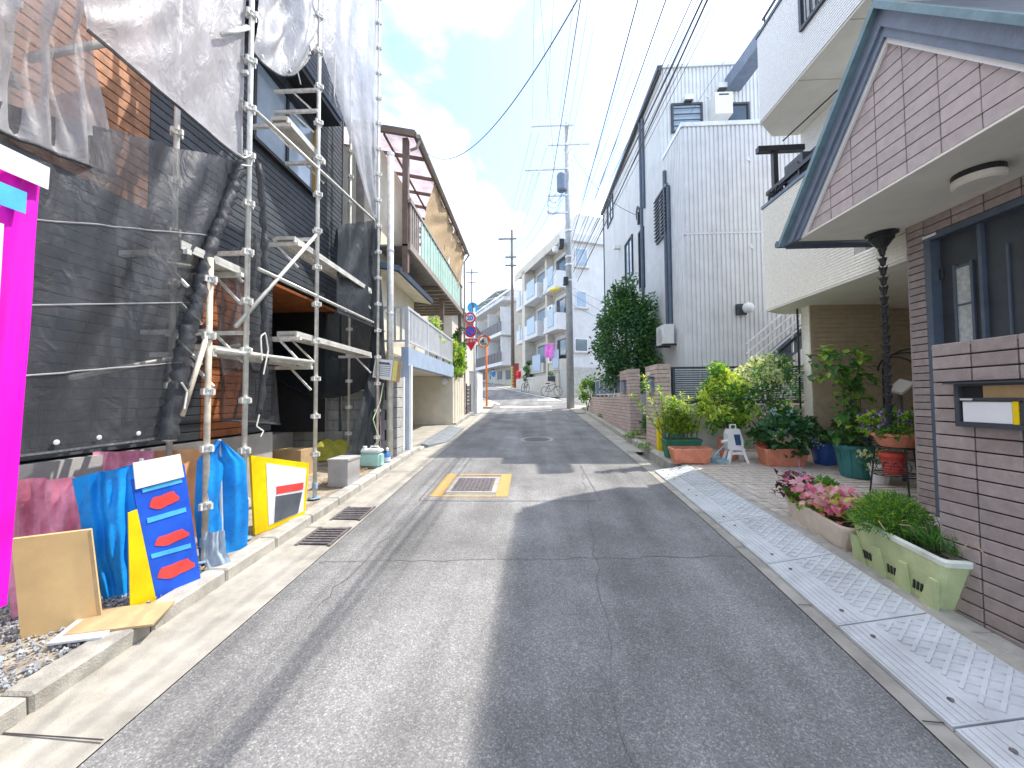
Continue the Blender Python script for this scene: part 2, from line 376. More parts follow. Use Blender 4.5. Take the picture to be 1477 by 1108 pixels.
M['card'] = mat('cardboard', (0.46, 0.32, 0.17), 0.9, 0.08, 9)
M['paper'] = mat('white_paper', (0.78, 0.79, 0.80), 0.6, 0.02)
M['ink'] = mat('dark_ink', (0.10, 0.11, 0.13), 0.6)
M['gravel'] = mat('grey_gravel', (0.40, 0.41, 0.43), 0.9, 0.3, 30, rnd=0.3)
M['jerry'] = mat('pale_green_plastic', (0.40, 0.66, 0.60), 0.25, 0.06, 6)
M['tarp'] = mat('olive_yellow_tarp', (0.46, 0.42, 0.05), 0.5, 0.15, 5)
M['pole'] = mat('pole_concrete', (0.36, 0.37, 0.37), 0.85, 0.1, 5, 0.3, 60, stain=0.3)
M['woodpole'] = mat('old_pole', (0.15, 0.125, 0.11), 0.9, 0.2, 5, stain=0.3)
M['wire'] = mat('grey_cable', (0.13, 0.12, 0.12), 0.6)
M['orange'] = mat('orange_paint', (0.78, 0.20, 0.03), 0.45, 0.06)
M['signred'] = mat('sign_red', (0.72, 0.02, 0.04), 0.4, 0.03)
M['signblue'] = mat('sign_blue', (0.03, 0.14, 0.70), 0.4, 0.03)
M['mirror'] = mat('mirror', (0.85, 0.85, 0.85), 0.05, 0.0, metal=1.0)
M['aptwhite'] = mat('apartment_white', (0.62, 0.62, 0.62), 0.85, 0.04, 2, stain=0.22)
M['aptcream'] = mat('apartment_cream', (0.55, 0.51, 0.44), 0.85, 0.05, 2, stain=0.25)
M['bluepanel'] = mat('blue_balcony_panel', (0.36, 0.44, 0.53), 0.4, 0.08)
M['darkrail'] = mat('dark_railing', (0.10, 0.085, 0.09), 0.5)
M['skin'] = mat('skin', (0.55, 0.34, 0.24), 0.6)
M['acwhite'] = mat('air_conditioner_white', (0.74, 0.74, 0.70), 0.5, 0.03)
SL = math.atan(0.055)
# ================================================================ SETTING
def strip(name, xs, ys, dz, m, prof=None):
    """sheet between x edges (functions or numbers) following the street's slope"""
    b = MB(); nx = len(xs)
    vs = []; fs = []
    for y in ys:
        for i, x in enumerate(xs):
            xv = x(y) if callable(x) else x
            vs.append(V(xv, y, gz(y) + (dz[i] if isinstance(dz, (list, tuple)) else dz)))
    for j in range(len(ys) - 1):
        for i in range(nx - 1):
            fs.append((j * nx + i, j * nx + i + 1, (j + 1) * nx + i + 1, (j + 1) * nx + i))
    b.add(vs, fs); return struct(name, b, m)
def fr(a, b, n): return [a + (b - a) * i / n for i in range(n + 1)]

strip('ground', [-300, -60, -9, -3, 2.7, 9, 60, 300], [-200, -30] + fr(-10, 18.5, 6) + [30, 45, 60, 120, 400], -0.06, M['ground'])
def RX(y):
    t = [(-10, 1.60), (0, 1.66), (1.7, 1.75), (3.2, 1.85), (5.0, 1.92), (7.5, 1.97), (30, 1.98)]
    for (a, b) in zip(t, t[1:]):
        if y <= b[0]: return a[1] + (b[1] - a[1]) * (y - a[0]) / (b[0] - a[0])
    return 1.98
strip('road', [-1.88, 0, RX], fr(-6, 19.6, 40), 0.0, M['asphalt'])
# crossing and the street climbing away to the left
def lerp_tab(tab, y):
    for (a, b) in zip(tab, tab[1:]):
        if y <= b[0]: 
            t = (y - a[0]) / (b[0] - a[0]); return a[1] + (b[1] - a[1]) * t
    return tab[-1][1]
LE = [(19.6, -1.9), (21.5, -1.9), (23.5, -2.7), (26, -3.6), (33, -4.6), (42, -7.0), (60, -14.5)]
RE = [(19.6, 1.95), (22.6, 2.2), (25, 1.55), (28, 0.45), (33, -1.15), (42, -3.9), (60, -11.0)]
strip('far_road', [lambda y: lerp_tab(LE, y), lambda y: (lerp_tab(LE, y) + lerp_tab(RE, y)) / 2, lambda y: lerp_tab(RE, y)], [19.6, 20.5, 21.5, 22.6, 23.5, 25, 26, 28, 30, 33, 37, 42, 48, 54, 60], 0.004, M['asphalt'])
strip('side_road', [lambda y: 1.9, 9.0, 24.0], [20.2, 22.4, 25.5], -0.002, M['asphalt'])
strip('side_pavement', [1.96, 2.9], fr(16.6, 20.2, 4), 0.03, M['concrete'])
def paintline(name, tab, wd, y0, y1, n, dz=0.009):
    strip(name, [lambda y: lerp_tab(tab, y) - wd / 2, lambda y: lerp_tab(tab, y) + wd / 2], fr(y0, y1, n), dz, M['roadpaint'])
paintline('road_edge_line', [(a, b - 0.22) for a, b in RE], 0.16, 23.2, 52, 24)
paintline('road_edge_line', [(a, b + 0.25) for a, b in LE], 0.16, 21.2, 50, 24)
strip('stop_line', [-1.5, 1.1], [19.75, 20.15], 0.008, M['roadpaint'])
strip('give_way_mark', [0.5, 1.5], [23.3, 23.9], 0.011, M['roadpaint'])
strip('far_pavement', [lambda y: lerp_tab(RE, y) + 0.01, lambda y: lerp_tab(RE, y) + 1.6], [25.4, 28, 33, 38, 42, 50, 60], 0.03, M['concrete'])
strip('far_pavement', [lambda y: lerp_tab(LE, y) - 2.2, lambda y: lerp_tab(LE, y) - 0.01], [19.6, 21.5, 23.5, 26, 33, 42, 50, 60], 0.03, M['concrete'])

# left gutter, kerb of separate stones, building lot
strip('gutter', [-2.40, -1.883], fr(-4, 19.2, 16), [0.012, 0.004], M['concrete'])
kl = MB(); 
for y in fr(-4, 18.8, 1): pass
kerb = thing('kerb', None, None, (-2.55, 0, 0)); kerb['kind'] = 'structure'
y = -1.2
while y < 17.5:
    drop = 8.1 < y < 12.4
    h = 0.05 if drop else 0.11
    piece('kerb_stone', (-2.47, y + 0.3, gz(y + 0.3) + h / 2 - 0.05), (0.165, 0.592, h + 0.1), M['kerb'], kerb, (SL, 0, 0), 0.014)
    y += 0.6
strip('lot', [-14, -9, -5, -2.55], fr(-4, 8.0, 10), [0.16, 0.12, 0.09, 0.085], M['lot'])
strip('garage_apron', [-6.0, -2.55], fr(8.0, 12.7, 4), [0.11, 0.055], M['concrete'])
# right gutter edging, paved court base
strip('gutter_edging', [lambda y: RX(y) + .004, lambda y: RX(y) + .2], fr(-4, 8.2, 30), [0.004, 0.010], M['concrete'])
strip('kerb_strip', [lambda y: RX(y) + .60, 2.54], fr(-2, 6.8, 20), [0.085, 0.10], M['concrete'])
strip('gutter_channel', [lambda y: RX(y) + .004, 2.36], fr(8.2, 18.6, 10), [0.004, 0.012], M['concrete'])
kr = thing('kerb', None, None, (2.45, 0, 0)); kr['kind'] = 'structure'
y = 6.72
while y < 16.4:
    piece('kerb_stone', (2.43, y + 0.3, gz(y + 0.3) + 0.02), (0.16, 0.592, 0.22), M['kerb'], kr, (SL, 0, 0), 0.014); y += 0.6
strip('planting_strip', [2.512, 9.0], fr(7.86, 19.0, 10), [0.09, 0.12], M['lot'])
court = thing('paved_court', None, None, (2.6, 4, 0)); court['kind'] = 'structure'
b = MB()
vs = []; 
for yy in (-4.0, 7.86):
    for xx in (2.53, 9.5): vs.append(V(xx, yy, gz(yy) + 0.082))
b.add(vs, [(0, 1, 3, 2)]); mk('joint_bed', b, M['joint'], court)
# edging stones then square pavers, each a piece
y = 1.2
while y < 7.6:
    piece('edging_stone', (2.585, y + 0.3, gz(y + 0.3) + 0.055), (0.12, 0.594, 0.10), M['kerb'], court, (SL, 0, 0), 0.006); y += 0.6
S = 0.118
cells = []
for i in range(32):
    for j in range(-2, 50):
        cx, cy = 2.655 + S * (i + 0.5), 2.15 + S * (j + 0.5)
        if cy > 7.8: continue
        if cx > 4.6 and cy < 4.7: continue
        dist = math.hypot(cx, cy); cells.append((dist * dist * (1 + 0.0), cx, cy))
vis = [c for c in cells if c[2] > 2.72]
vis.sort()
rest = MB()
for k, (d2, cx, cy) in enumerate(vis):
    dz = rng.uniform(-0.002, 0.003)
    if k < 300:
        piece('paver', (cx, cy, gz(cy) + 0.075 + dz), (S - 0.010, S - 0.010, 0.05), M['paver'], court, (SL + rng.uniform(-.006, .006), rng.uniform(-.006, .006), rng.uniform(-.012, .012)), 0.005)
    else:
        rest.box((cx - S / 2 + .005, cy - S / 2 + .005, gz(cy) + 0.05), (cx + S / 2 - .005, cy + S / 2 - .005, gz(cy) + 0.1 + dz))
mk('paver', rest, M['paver'], court, kind='stuff')

def crack(pts, wd, m, nm, dz=.0045):
    mb = MB(); 
    for (a, b_) in zip(pts, pts[1:]):
        a = V(*a, 0); b_ = V(*b_, 0); d = (b_ - a).normalized(); n = V(-d.y, d.x, 0) * wd / 2
        q = [a - n, b_ - n, b_ + n, a + n]
        mb.add([V(p.x, p.y, gz(p.y) + dz) for p in q], [(0, 1, 2, 3)])
    return struct(nm, mb, m)
rc_ = random.Random(77)
def wander(x0, y0, x1, y1, n, j): return [(x0 + (x1 - x0) * i / n + rc_.uniform(-j, j), y0 + (y1 - y0) * i / n + rc_.uniform(-j, j)) for i in range(n + 1)]
for (a, w_) in ((wander(-1.85, 3.35, 1.85, 3.55, 40, .02), .006), (wander(.35, 1.2, .9, 7.0, 50, .03), .005), (wander(-1.5, 2.6, -1.2, 9.0, 50, .03), .005), (wander(.9, 7.0, 1.9, 7.3, 14, .03), .006), (wander(-1.86, 9.4, 1.9, 9.6, 30, .02), .012)): crack(a, w_, M['iron'], 'road_crack')
yy = -.7
while yy < 16:
    crack([(-2.385, yy), (-1.89, yy + rc_.uniform(-.02, .02))], .008, M['grout'], 'gutter_joint', .0165); yy += 2.4
yy = 1.0
while yy < 16:
    crack([(RX(yy) + .006, yy), (RX(yy) + .19, yy + rc_.uniform(-.02, .02))], .008, M['grout'], 'gutter_joint', .0145); yy += .9
patch = [(-.95, 5.02), (.9, 5.05), (.9, 8.4), (-1.45, 8.3), (-1.45, 5.05), (-.95, 5.02)]
crack(patch, .012, M['iron'], 'patch_seam')
# galvanised gutter covers, one plate each
def cover(y0, y1):
    t = thing('gutter_cover', 'galvanised steel ramp plate over the right gutter', 'gutter cover', (2.32, (y0 + y1) / 2, gz((y0 + y1) / 2)), 'steel plates over the right gutter')
    def pt(x, y, dz):
        u = (x - 2.115) / 0.41
        return V(RX(y) + .095 + u * .53, y, gz(y) + 0.03 + 0.088 * u + dz)
    def slab(x0, x1, ya, yb, lo, hi, mb):
        vs = [pt(x, yy, h) for h in (lo, hi) for yy in (ya, yb) for x in (x0, x1)]
        mb.add(vs, [(0, 2, 3, 1), (4, 5, 7, 6), (0, 1, 5, 4), (2, 6, 7, 3), (0, 4, 6, 2), (1, 3, 7, 5)])
    a, c = y0 + 0.006, y1 - 0.006
    mb = MB(); slab(2.115, 2.525, a, c, -0.02, 0.0, mb); mk('plate', mb, M['plate'], t)
    mb = MB()
    for k in range(5): slab(2.125 + k * 0.026, 2.138 + k * 0.026, a + .01, c - .01, -0.003, 0.005, mb)
    mk('groove_rib', mb, M['plate'], t)
    mb = MB()
    ln = c - a; n = int(ln / 0.085); x0, x1 = 2.275, 2.515
    for k in range(-3, n + 1):
        for sg in (1, -1):
            p0 = V(x0, a + k * 0.085 if sg > 0 else a + k * .085 + .24, 0); p1 = V(x1, a + k * 0.085 + .24 if sg > 0 else a + k * .085, 0)
            pts = [p0 + (p1 - p0) * f for f in fr(0, 1, 8)]
            pts = [p for p in pts if a + .012 < p.y < c - .012]
            if len(pts) > 1: mb.bar(pt(pts[0].x, pts[0].y, .001), pt(pts[-1].x, pts[-1].y, .001), 0.017, 0.014)
    mk('tread_rib', mb, M['plate'], t)
    for yy in (a + 0.12, c - 0.12):
        bb = MB(); bb.lathe(pt(2.20, yy, 0.003), [(0.014, 0), (0.012, 0.006), (0.004, 0.007)], 8); mk('bolt', bb, M['iron'], t)
    return t
ys_ = [0.35, 1.1, 1.85, 2.55, 3.35, 4.25, 5.25, 6.05, 6.55]
PL = ['seventh', 'sixth', 'fifth', 'fourth', 'third', 'second', 'longest', 'short']
LBL = ['steel ramp plate nearest the viewer at the bottom right edge', 'steel ramp plate beside the wall under the letter box', 'steel ramp plate beside the near end of the brown tile wall',
       'steel ramp plate beside the pale lime planter', 'steel ramp plate beside the beige planter of coleus', 'steel ramp plate beside bare pavers between the flower planter and the house beyond',
       'long steel ramp plate where the sun and shade meet on the right', 'short sunlit steel ramp plate at the far end by the yellow guard']
for k in range(8):
    o = cover(ys_[k], ys_[k + 1]); o['label'] = LBL[k]

# road iron: square hand-hole with yellow corners, round manhole, left gutter grating
hp = onG(688, 699)
hp = V(-0.83, 5.80, 0)
t = thing('hand_hole_cover', 'rectangular iron utility cover framed by yellow paint in the road', 'utility cover', (hp.x, hp.y, gz(hp.y)))
def flat(mb, x0, x1, y0, y1, dz, th=0.004):
    vs = [V(x, yy, gz(yy) + h) for h in (dz - th, dz) for yy in (y0, y1) for x in (x0, x1)]
    mb.add(vs, [(0, 2, 3, 1), (4, 5, 7, 6), (0, 1, 5, 4), (2, 6, 7, 3), (0, 4, 6, 2), (1, 3, 7, 5)])
mb = MB(); flat(mb, hp.x - .36, hp.x + .36, hp.y - .42, hp.y + .42, 0.005); mk('frame', mb, M['concrete'], t)
mb = MB(); flat(mb, hp.x - .29, hp.x + .29, hp.y - .34, hp.y + .34, 0.010)
for i in range(9):
    for j in range(11):
        flat(mb, hp.x - .27 + i * .061, hp.x - .23 + i * .061, hp.y - .32 + j * .058, hp.y - .285 + j * .058, 0.014)
mk('lid', mb, M['iron'], t)
for (x0, x1, y0, y1) in ((-.53, -.365, -.60, .60), (.365, .53, -.60, .60)):
    mb = MB(); flat(mb, hp.x + x0, hp.x + x1, hp.y + y0, hp.y + y1, 0.005); mk('paint_band', mb, M['yellowpaint'], t)
for (y0, y1) in ((-.60, -.54), (.54, .60)):
    mb = MB(); flat(mb, hp.x - .36, hp.x + .36, hp.y + y0, hp.y + y1, 0.005); mk('paint_band', mb, M['yellowpaint'], t)
mp_ = onG(774, 634)
t = thing('manhole_cover', 'round iron manhole cover in the shaded part of the road', 'manhole cover', mp_)
Mrot = Matrix.Translation(mp_) @ Matrix.Rotation(SL, 4, 'X')
def rot_lathe(prof, n, m, nm, extra=None):
    mb = MB(); mb.lathe((0, 0, 0), prof, n)
    if extra: extra(mb)
    mb.v = [Mrot @ p for p in mb.v]; mk(nm, mb, m, t)
rot_lathe([(0.42, -.01), (0.42, 0.005), (0.34, 0.006), (0.34, -.005)], 32, M['concrete'], 'ring')
def studs(mb):
    for a in range(5):
        for k in range(6 * a or 1):
            th = 2 * math.pi * k / (6 * a or 1); x, y2 = .062 * a * math.cos(th), .062 * a * math.sin(th)
            mb.cbox((x, y2, 0.012), (.03, .03, .006))
rot_lathe([(0.315, -.01), (0.315, 0.010), (0.0, 0.010)], 28, M['iron'], 'lid', studs)
gp = onG(508, 742)
for nm, yy, lab in (('far', gp.y, 'slotted iron gutter grating beside the grey box'), ('near', onG(455, 775).y, 'slotted iron gutter grating by the yellow edged sign board')):
    t = thing('gutter_grating', lab, 'grating', (-2.12, yy, gz(yy)), 'gratings in the left gutter')
    mb = MB(); flat(mb, -2.22, -1.93, yy - .20, yy + .20, 0.014); mk('well', mb, M['interior'], t)
    mb = MB(); 
    for k in range(7): flat(mb, -2.22, -1.93, yy - .195 + k * .0585, yy - .165 + k * .0585, 0.024, .012)
    flat(mb, -2.25, -2.22, yy - .22, yy + .22, 0.022, .012); flat(mb, -1.93, -1.90, yy - .22, yy + .22, 0.022, .012)
    mk('bar', mb, M['iron'], t, kind='stuff')
# rubber ramp in the left gutter at the garage
t = thing('gutter_ramp', 'long grey rubber ramp in the gutter in front of the garage', 'ramp', (-2.25, 10.3, gz(10.3)))
rm = mat('grey_rubber', (0.20, 0.215, 0.23), 0.8, 0.1, 10, 0.3, 60)
for k in range(4):
    y0 = 8.75 + k * 0.8; y1 = y0 + .785; mb = MB()
    vs = []
    for yy in (y0, y1):
        for (x, h) in ((-2.47, 0.01), (-2.02, 0.01), (-2.02, 0.022), (-2.47, 0.10)): vs.append(V(x, yy, gz(yy) + h))
    if k == 0:
        for i in range(4): vs[i].x += 0.0; 
        vs[1].x = vs[2].x = -2.3; vs[2].z = vs[2].z + 0.05
    mb.add(vs, [(0, 1, 2, 3), (7, 6, 5, 4), (0, 4, 5, 1), (1, 5, 6, 2), (2, 6, 7, 3), (3, 7, 4, 0)])
    mk('ramp_segment', mb, rm, t)

# ================================================================ RIGHT: near house (tile wall, gable porch)
def tile_wall(parent, X, y0, y1, z0, z1, tw, th, m, gap=0.009, inside=None, th_x=0.02, name='tile', side=-1, jit=0.0008):
    """stack-bonded tiles on the plane x = X, facing -x"""
    n = 0
    ny = max(1, round((y1 - y0) / tw)); nz = max(1, round((z1 - z0) / th))
    for j in range(nz):
        for i in range(ny):
            cy = y1 - (i + .5) * tw; cz = z0 + (j + .5) * th
            a = max(y0, cy - tw / 2); b_ = min(y1, cy + tw / 2)
            if inside and not inside(cy, cz): continue
            if b_ - a < 0.03: continue
            piece(name, (X + th_x / 2 * 1 + rng.uniform(-jit, jit), (a + b_) / 2, cz), (th_x, b_ - a - gap, th - gap), m, parent, None, 0.003); n += 1
    return n
# gate wall
gw = thing('gate_wall', 'mauve brown tiled gate wall carrying a letter box, at the right edge', 'wall', (2.75, 1.5, gz(1.5)))
mb = MB(); mb.box((2.672, -1.5, -0.1), (2.95, 2.675, 1.90)); mk('core', mb, M['grout'], gw)
mb = MB(); mb.box((2.655, -1.5, -0.15), (2.96, 2.685, 0.165)); mk('footing', mb, M['found'], gw)
tile_wall(gw, 2.655, 0.5, 2.68, 0.17, 1.905, 0.228, 0.0838, M['tile'])
mb = MB(); mb.box((2.66, -1.5, 1.902), (2.955, 2.682, 1.914)); mk('capping', mb, M['tile'], gw)
# letter box
lb = thing('letter_box', 'black letter box with white flap and yellow sticker set in the tile wall', 'letter box', (2.6, 2.1, 1.45))
mb = MB(); 
ya, yb, za, zb = 1.86, 2.515, 1.405, 1.662
mb.box((2.615, ya, za), (2.654, yb, za + .03)); mb.box((2.615, ya, zb - .012), (2.654, yb, zb)); mb.box((2.615, yb - .025, za + .03), (2.654, yb, zb - .012)); mb.box((2.615, ya, za + .03), (2.654, ya + .02, zb - .012))
mb.box((2.615, ya + .02, za + .158), (2.654, yb - .025, za + .176)); mk('frame', mb, M['charcoal'], lb)
mb = MB(); mb.box((2.58, ya - .02, zb + .001), (2.656, yb + .03, zb + .012)); mk('hood', mb, M['charcoal'], lb)
mb = MB(); mb.box((2.632, ya + .02, za + .176), (2.640, yb - .14, zb - .012)); mk('slot_panel', mb, M['card'], lb)
mb = MB(); mb.box((2.640, ya + .02, za + .176), (2.650, yb - .025, zb - .0125)); mk('slot_recess', mb, M['interior'], lb)
mb = MB(); mb.box((2.622, 2.235, za + .032), (2.634, yb - .04, za + .152)); mk('flap', mb, M['paper'], lb)
mb = MB(); mb.box((2.622, ya + .02, za + .032), (2.636, 2.20, za + .152)); mk('flap_end', mb, M['charcoal'], lb)
mb = MB(); mb.box((2.618, 2.205, za + .03), (2.624, 2.23, za + .155)); mk('sticker', mb, M['yellow'], lb)
mb = MB(); mb.box((2.6125, yb - .10, za + .160), (2.6145, yb - .035, za + .171)); mk('nameplate', mb, M['alu'], lb)
# house body
PX, SZ = 4.2, 3.455
nh = thing('tiled_house', 'mauve tiled house with steep slate blue gable porch at right', 'house', (4.3, 2, 0.2))
mb = MB()
mb.box((PX + .03, 4.25, 0.2), (9.0, 4.445, SZ + .02)); mb.box((PX + .03, -3.0, 3.30), (9.0, 4.25, SZ + .02)); mb.box((PX + .35, -3.0, 0.2), (9.0, 4.25, 3.30)); mk('wall', mb, M['grout'], nh)
tile_wall(nh, PX + .005, 4.265, 4.45, 0.28, SZ - .01, 0.29, 0.0775, M['tile'])
tile_wall(nh, PX + .005, 2.15, 4.265, 3.285, SZ - .01, 0.275, 0.085, M['tile'])
mb = MB(); mb.box((PX + .01, 4.446, 0.3), (8.9, 4.46, SZ)); mk('end_tiling', mb, M['tile'], nh)
mb = MB(); mb.box((4.4, -6, SZ + .03), (11, 1.9, 7.7)); mk('upper_storey', mb, M['offwhite'], nh)
mb = MB(); mb.prism([(4.0, -6.3, 7.7), (11.4, -6.3, 7.7), (7.7, -6.3, 9.0)], (0, 8.5, 0)); mk('main_roof', mb, M['slate'], nh)
dr = MB(); dr.box((PX + .10, 2.2, 0.34), (PX + .14, 4.215, 3.215)); d_ = mk('door', dr, M['charcoal'], nh)
mb = MB(); mb.box((PX, 4.20, 0.34), (PX + .12, 4.262, 3.28)); mb.box((PX, 2.2, 3.215), (PX + .12, 4.20, 3.28)); mk('door_frame', mb, M['slate'], nh)
mb = MB(); mb.box((PX + .06, 3.80, 0.34), (PX + .10, 3.83, 3.215)); mk('mullion', mb, M['slate'], nh)
for yy in (3.62, 3.49, 3.37, 3.25, 3.12):
    mb = MB(); mb.box((PX + .085, yy, 0.5), (PX + .10, yy + .016, 2.95)); mk('groove_strip', mb, M['slate'], d_)
mb = MB(); mb.box((PX + .090, 3.92, 0.9), (PX + .099, 4.05, 2.86)); mk('door_pane', mb, M['frost'], d_)
mb = MB()
for zz in (0.9, 1.30, 1.70, 2.10, 2.48, 2.86): mb.box((PX + .082, 3.92, zz), (PX + .10, 4.05, zz + .02))
mb.box((PX + .078, 4.05, .9), (PX + .10, 4.073, 2.90)); mb.box((PX + .078, 3.897, .9), (PX + .10, 3.92, 2.90)); mk('pane_frame', mb, M['slate'], d_)
for zz in (1.2, 2.0, 2.8):
    mb = MB(); mb.cyl((PX + .09, 4.185, zz), (PX + .09, 4.185, zz + .11), 0.018, n=8); mk('hinge', mb, M['black'], d_)
mb = MB(); mb.box((PX - .015, 4.13, 3.245), (PX - .001, 4.26, 3.27)); mk('door_label', mb, M['paper'], nh)
mb = MB(); mb.box((PX - .15, 2.2, 0.22), (PX + .35, 4.19, 0.335)); mk('threshold', mb, M['found'], nh)
# gable: plane x = GX
GX = 3.2; AP = V(GX, 3.485, 5.10); EV = V(GX, 4.79, 3.59); NE = V(GX, 2.18, 3.59)
sl = (AP.z - EV.z) / (EV.y - AP.y)
mb = MB(); mb.box((GX + .02, 2.18, SZ), (6.2, 4.75, SZ + .018)); mk('porch_soffit', mb, M['soffit'], nh)
mb = MB(); mb.prism([(GX + .05, 4.56, SZ + .02), (GX + .05, 3.485, 4.76), (GX + .05, 2.41, SZ + .02)], (0.1, 0, 0)); mk('gable_backing', mb, M['grout'], nh)
for j in range(13):
    z0 = SZ + .025 + j * 0.1155; z1 = z0 + 0.1155
    for i in range(-5, 6):
        ya = 3.39 + i * 0.277; yb = ya + 0.277
        lo, hi = z0 + .004, z1 - .004
        a0, b0 = ya + .004, yb - .004
        pl = [(a0, lo), (b0, lo), (b0, hi), (a0, hi)]
        for sg in (1, -1):
            out = []
            f = lambda p: (4.755 - p[1]) / sl - sg * (p[0] - 3.485)
            for q in range(len(pl)):
                p, r_ = pl[q], pl[(q + 1) % len(pl)]; fp, fr_ = f(p), f(r_)
                if fp >= 0: out.append(p)
                if (fp >= 0) != (fr_ >= 0):
                    u = fp / (fp - fr_); out.append((p[0] + (r_[0] - p[0]) * u, p[1] + (r_[1] - p[1]) * u))
            pl = out
            if not pl: break
        if len(pl) < 3: continue
        if len(pl) == 4 and abs(pl[0][0] - a0) < 1e-6 and abs(pl[2][0] - b0) < 1e-6 and abs(pl[2][1] - hi) < 1e-6 and abs(pl[3][0] - a0) < 1e-6:
            piece('tile', (GX + .042, (ya + yb) / 2, (z0 + z1) / 2), (0.02, 0.269, 0.1075), M['tile2'], nh, None, .003)
        else:
            mb = MB(); mb.prism([(GX + .032, p[0], p[1]) for p in pl], (0.02, 0, 0)); mk('tile', mb, M['tile2'], nh)
# bargeboards (stepped), white trim, roof planes
def slope_bar(p_off_top, p_off_bot, x0, x1, m, name, far=True, y_end=None):
    """board along the verge, between two offsets (metres) below the roof line"""
    sg = 1 if far else -1
    e = EV if far else NE
    A = AP; ext = 0.10
    Yt = A.y; k = sl
    def P(y, off): return (y, A.z - k * abs(y - A.y) - off)
    y1 = e.y + sg * ext
    pts = [P(Yt, p_off_top), P(y1, p_off_top), P(y1, p_off_bot), P(Yt, p_off_bot)]
    out = []
    for q in range(len(pts)):
        p, n_ = pts[q], pts[(q + 1) % len(pts)]
        if p[1] >= SZ - .012: out.append(p)
        if (p[1] >= SZ - .012) != (n_[1] >= SZ - .012):
            u = (SZ - .012 - p[1]) / (n_[1] - p[1]); out.append((p[0] + (n_[0] - p[0]) * u, SZ - .012))
    pts = out
    mb = MB(); mb.prism([(x0, p[0], p[1]) for p in pts], (x1 - x0, 0, 0)); return mk(name, mb, m, nh)
for far in (True, False):
    slope_bar(-0.03, 0.045, GX - .10, GX - .02, M['teal'], 'roof_edge', far)
    slope_bar(0.046, 0.215, GX - .045, GX - .005, M['slate2'], 'bargeboard', far)
    slope_bar(0.216, 0.315, GX - .022, GX + .02, M['slate2'], 'inner_bargeboard', far)
    slope_bar(0.316, 0.372, GX + .003, GX + .03, M['white'], 'verge_trim', far)
    sg = 1 if far else -1
    mb = MB(); e = EV if far else NE
    mb.prism([(GX - .09, AP.y, AP.z), (GX - .09, e.y + sg * .1, AP.z - sl * (abs(e.y - AP.y) + .1)), (GX - .09, e.y + sg * .1, AP.z - sl * (abs(e.y - AP.y) + .1) - .06), (GX - .09, AP.y, AP.z - .07)], (4.2, 0, 0)) 
    o = mk('roof_slope', mb, M['slate'], nh); o.location.x += 0.075
# eave gutter at the far end of the porch roof
mb = MB(); mb.tube([(GX - .1, 4.92, SZ + .03), (6.6, 4.92, SZ + .03)], 0.045, 8); mk('eave_gutter', mb, M['slate'], nh)
mb = MB(); mb.box((GX + .0, 4.752, SZ - .006), (6.6, 4.86, SZ + .05)); mk('eave_fascia', mb, M['slate'], nh)
# drum lamp under the soffit
d = ray(1411, 258); tt = (SZ - .06 - CAMLOC.z) / d.z; lp = CAMLOC + d * tt
t = thing('ceiling_lamp', 'round white ceiling lamp under the porch soffit', 'lamp', (lp.x, lp.y, SZ))
mb = MB(); mb.lathe((lp.x, lp.y, SZ - .05), [(0.155, 0), (0.155, 0.049)], 28); mk('lamp_base', mb, M['black'], t, smooth=False)
mb = MB(); mb.lathe((lp.x, lp.y, SZ - .115), [(0.05, 0), (0.14, 0.004), (0.158, 0.02), (0.158, 0.064)], 28); mk('lamp_shade', mb, M['offwhite'], t, smooth=False)
# rain chain
d = ray(1272, 350); rc = CAMLOC + d * (4.58 / d.y)
t = thing('rain_chain', 'dark rain chain of small cups hanging from the porch eave', 'rain chain', (rc.x, rc.y, 3.4))
mb = MB(); mb.lathe((rc.x, rc.y, SZ - .16), [(0.05, 0), (0.09, .06), (0.115, .09), (0.115, .12), (.15, .14), (.15, .15)], 12); mk('collector', mb, M['black'], t)
z = SZ - .22; k = 0
cupb = MB(); cupb.lathe((0, 0, 0), [(0.016, -.05), (0.03, -.04), (0.036, 0.0), (0.052, .045), (0.046, .045), (0.03, .0), (0.012, -.03)], 10)
for q in range(4):
    a = q * math.pi / 2 + .4; cupb.prism([(0.046 * math.cos(a - .3), .046 * math.sin(a - .3), .04), (0.046 * math.cos(a + .3), .046 * math.sin(a + .3), .04), (0.066 * math.cos(a), .066 * math.sin(a), .072)], (0.004, 0.004, 0))
cupm = None
lk = MB(); lk.tube([(rc.x, rc.y, SZ - .1), (rc.x, rc.y, 1.3)], 0.006, 5); mk('link_cord', lk, M['black'], t)
while z > 1.32:
    if cupm is None:
        o = mk('cup', cupb, M['black'], t, local=True); cupm = o.data
    else:
        o = bpy.data.objects.new('cup', cupm); C.objects.link(o); o.parent = t
    o.location = V(0, 0, z - 3.4); o.rotation_euler = (0, 0, k * .7); o.scale = (.82, .82, .9); z -= 0.112; k += 1

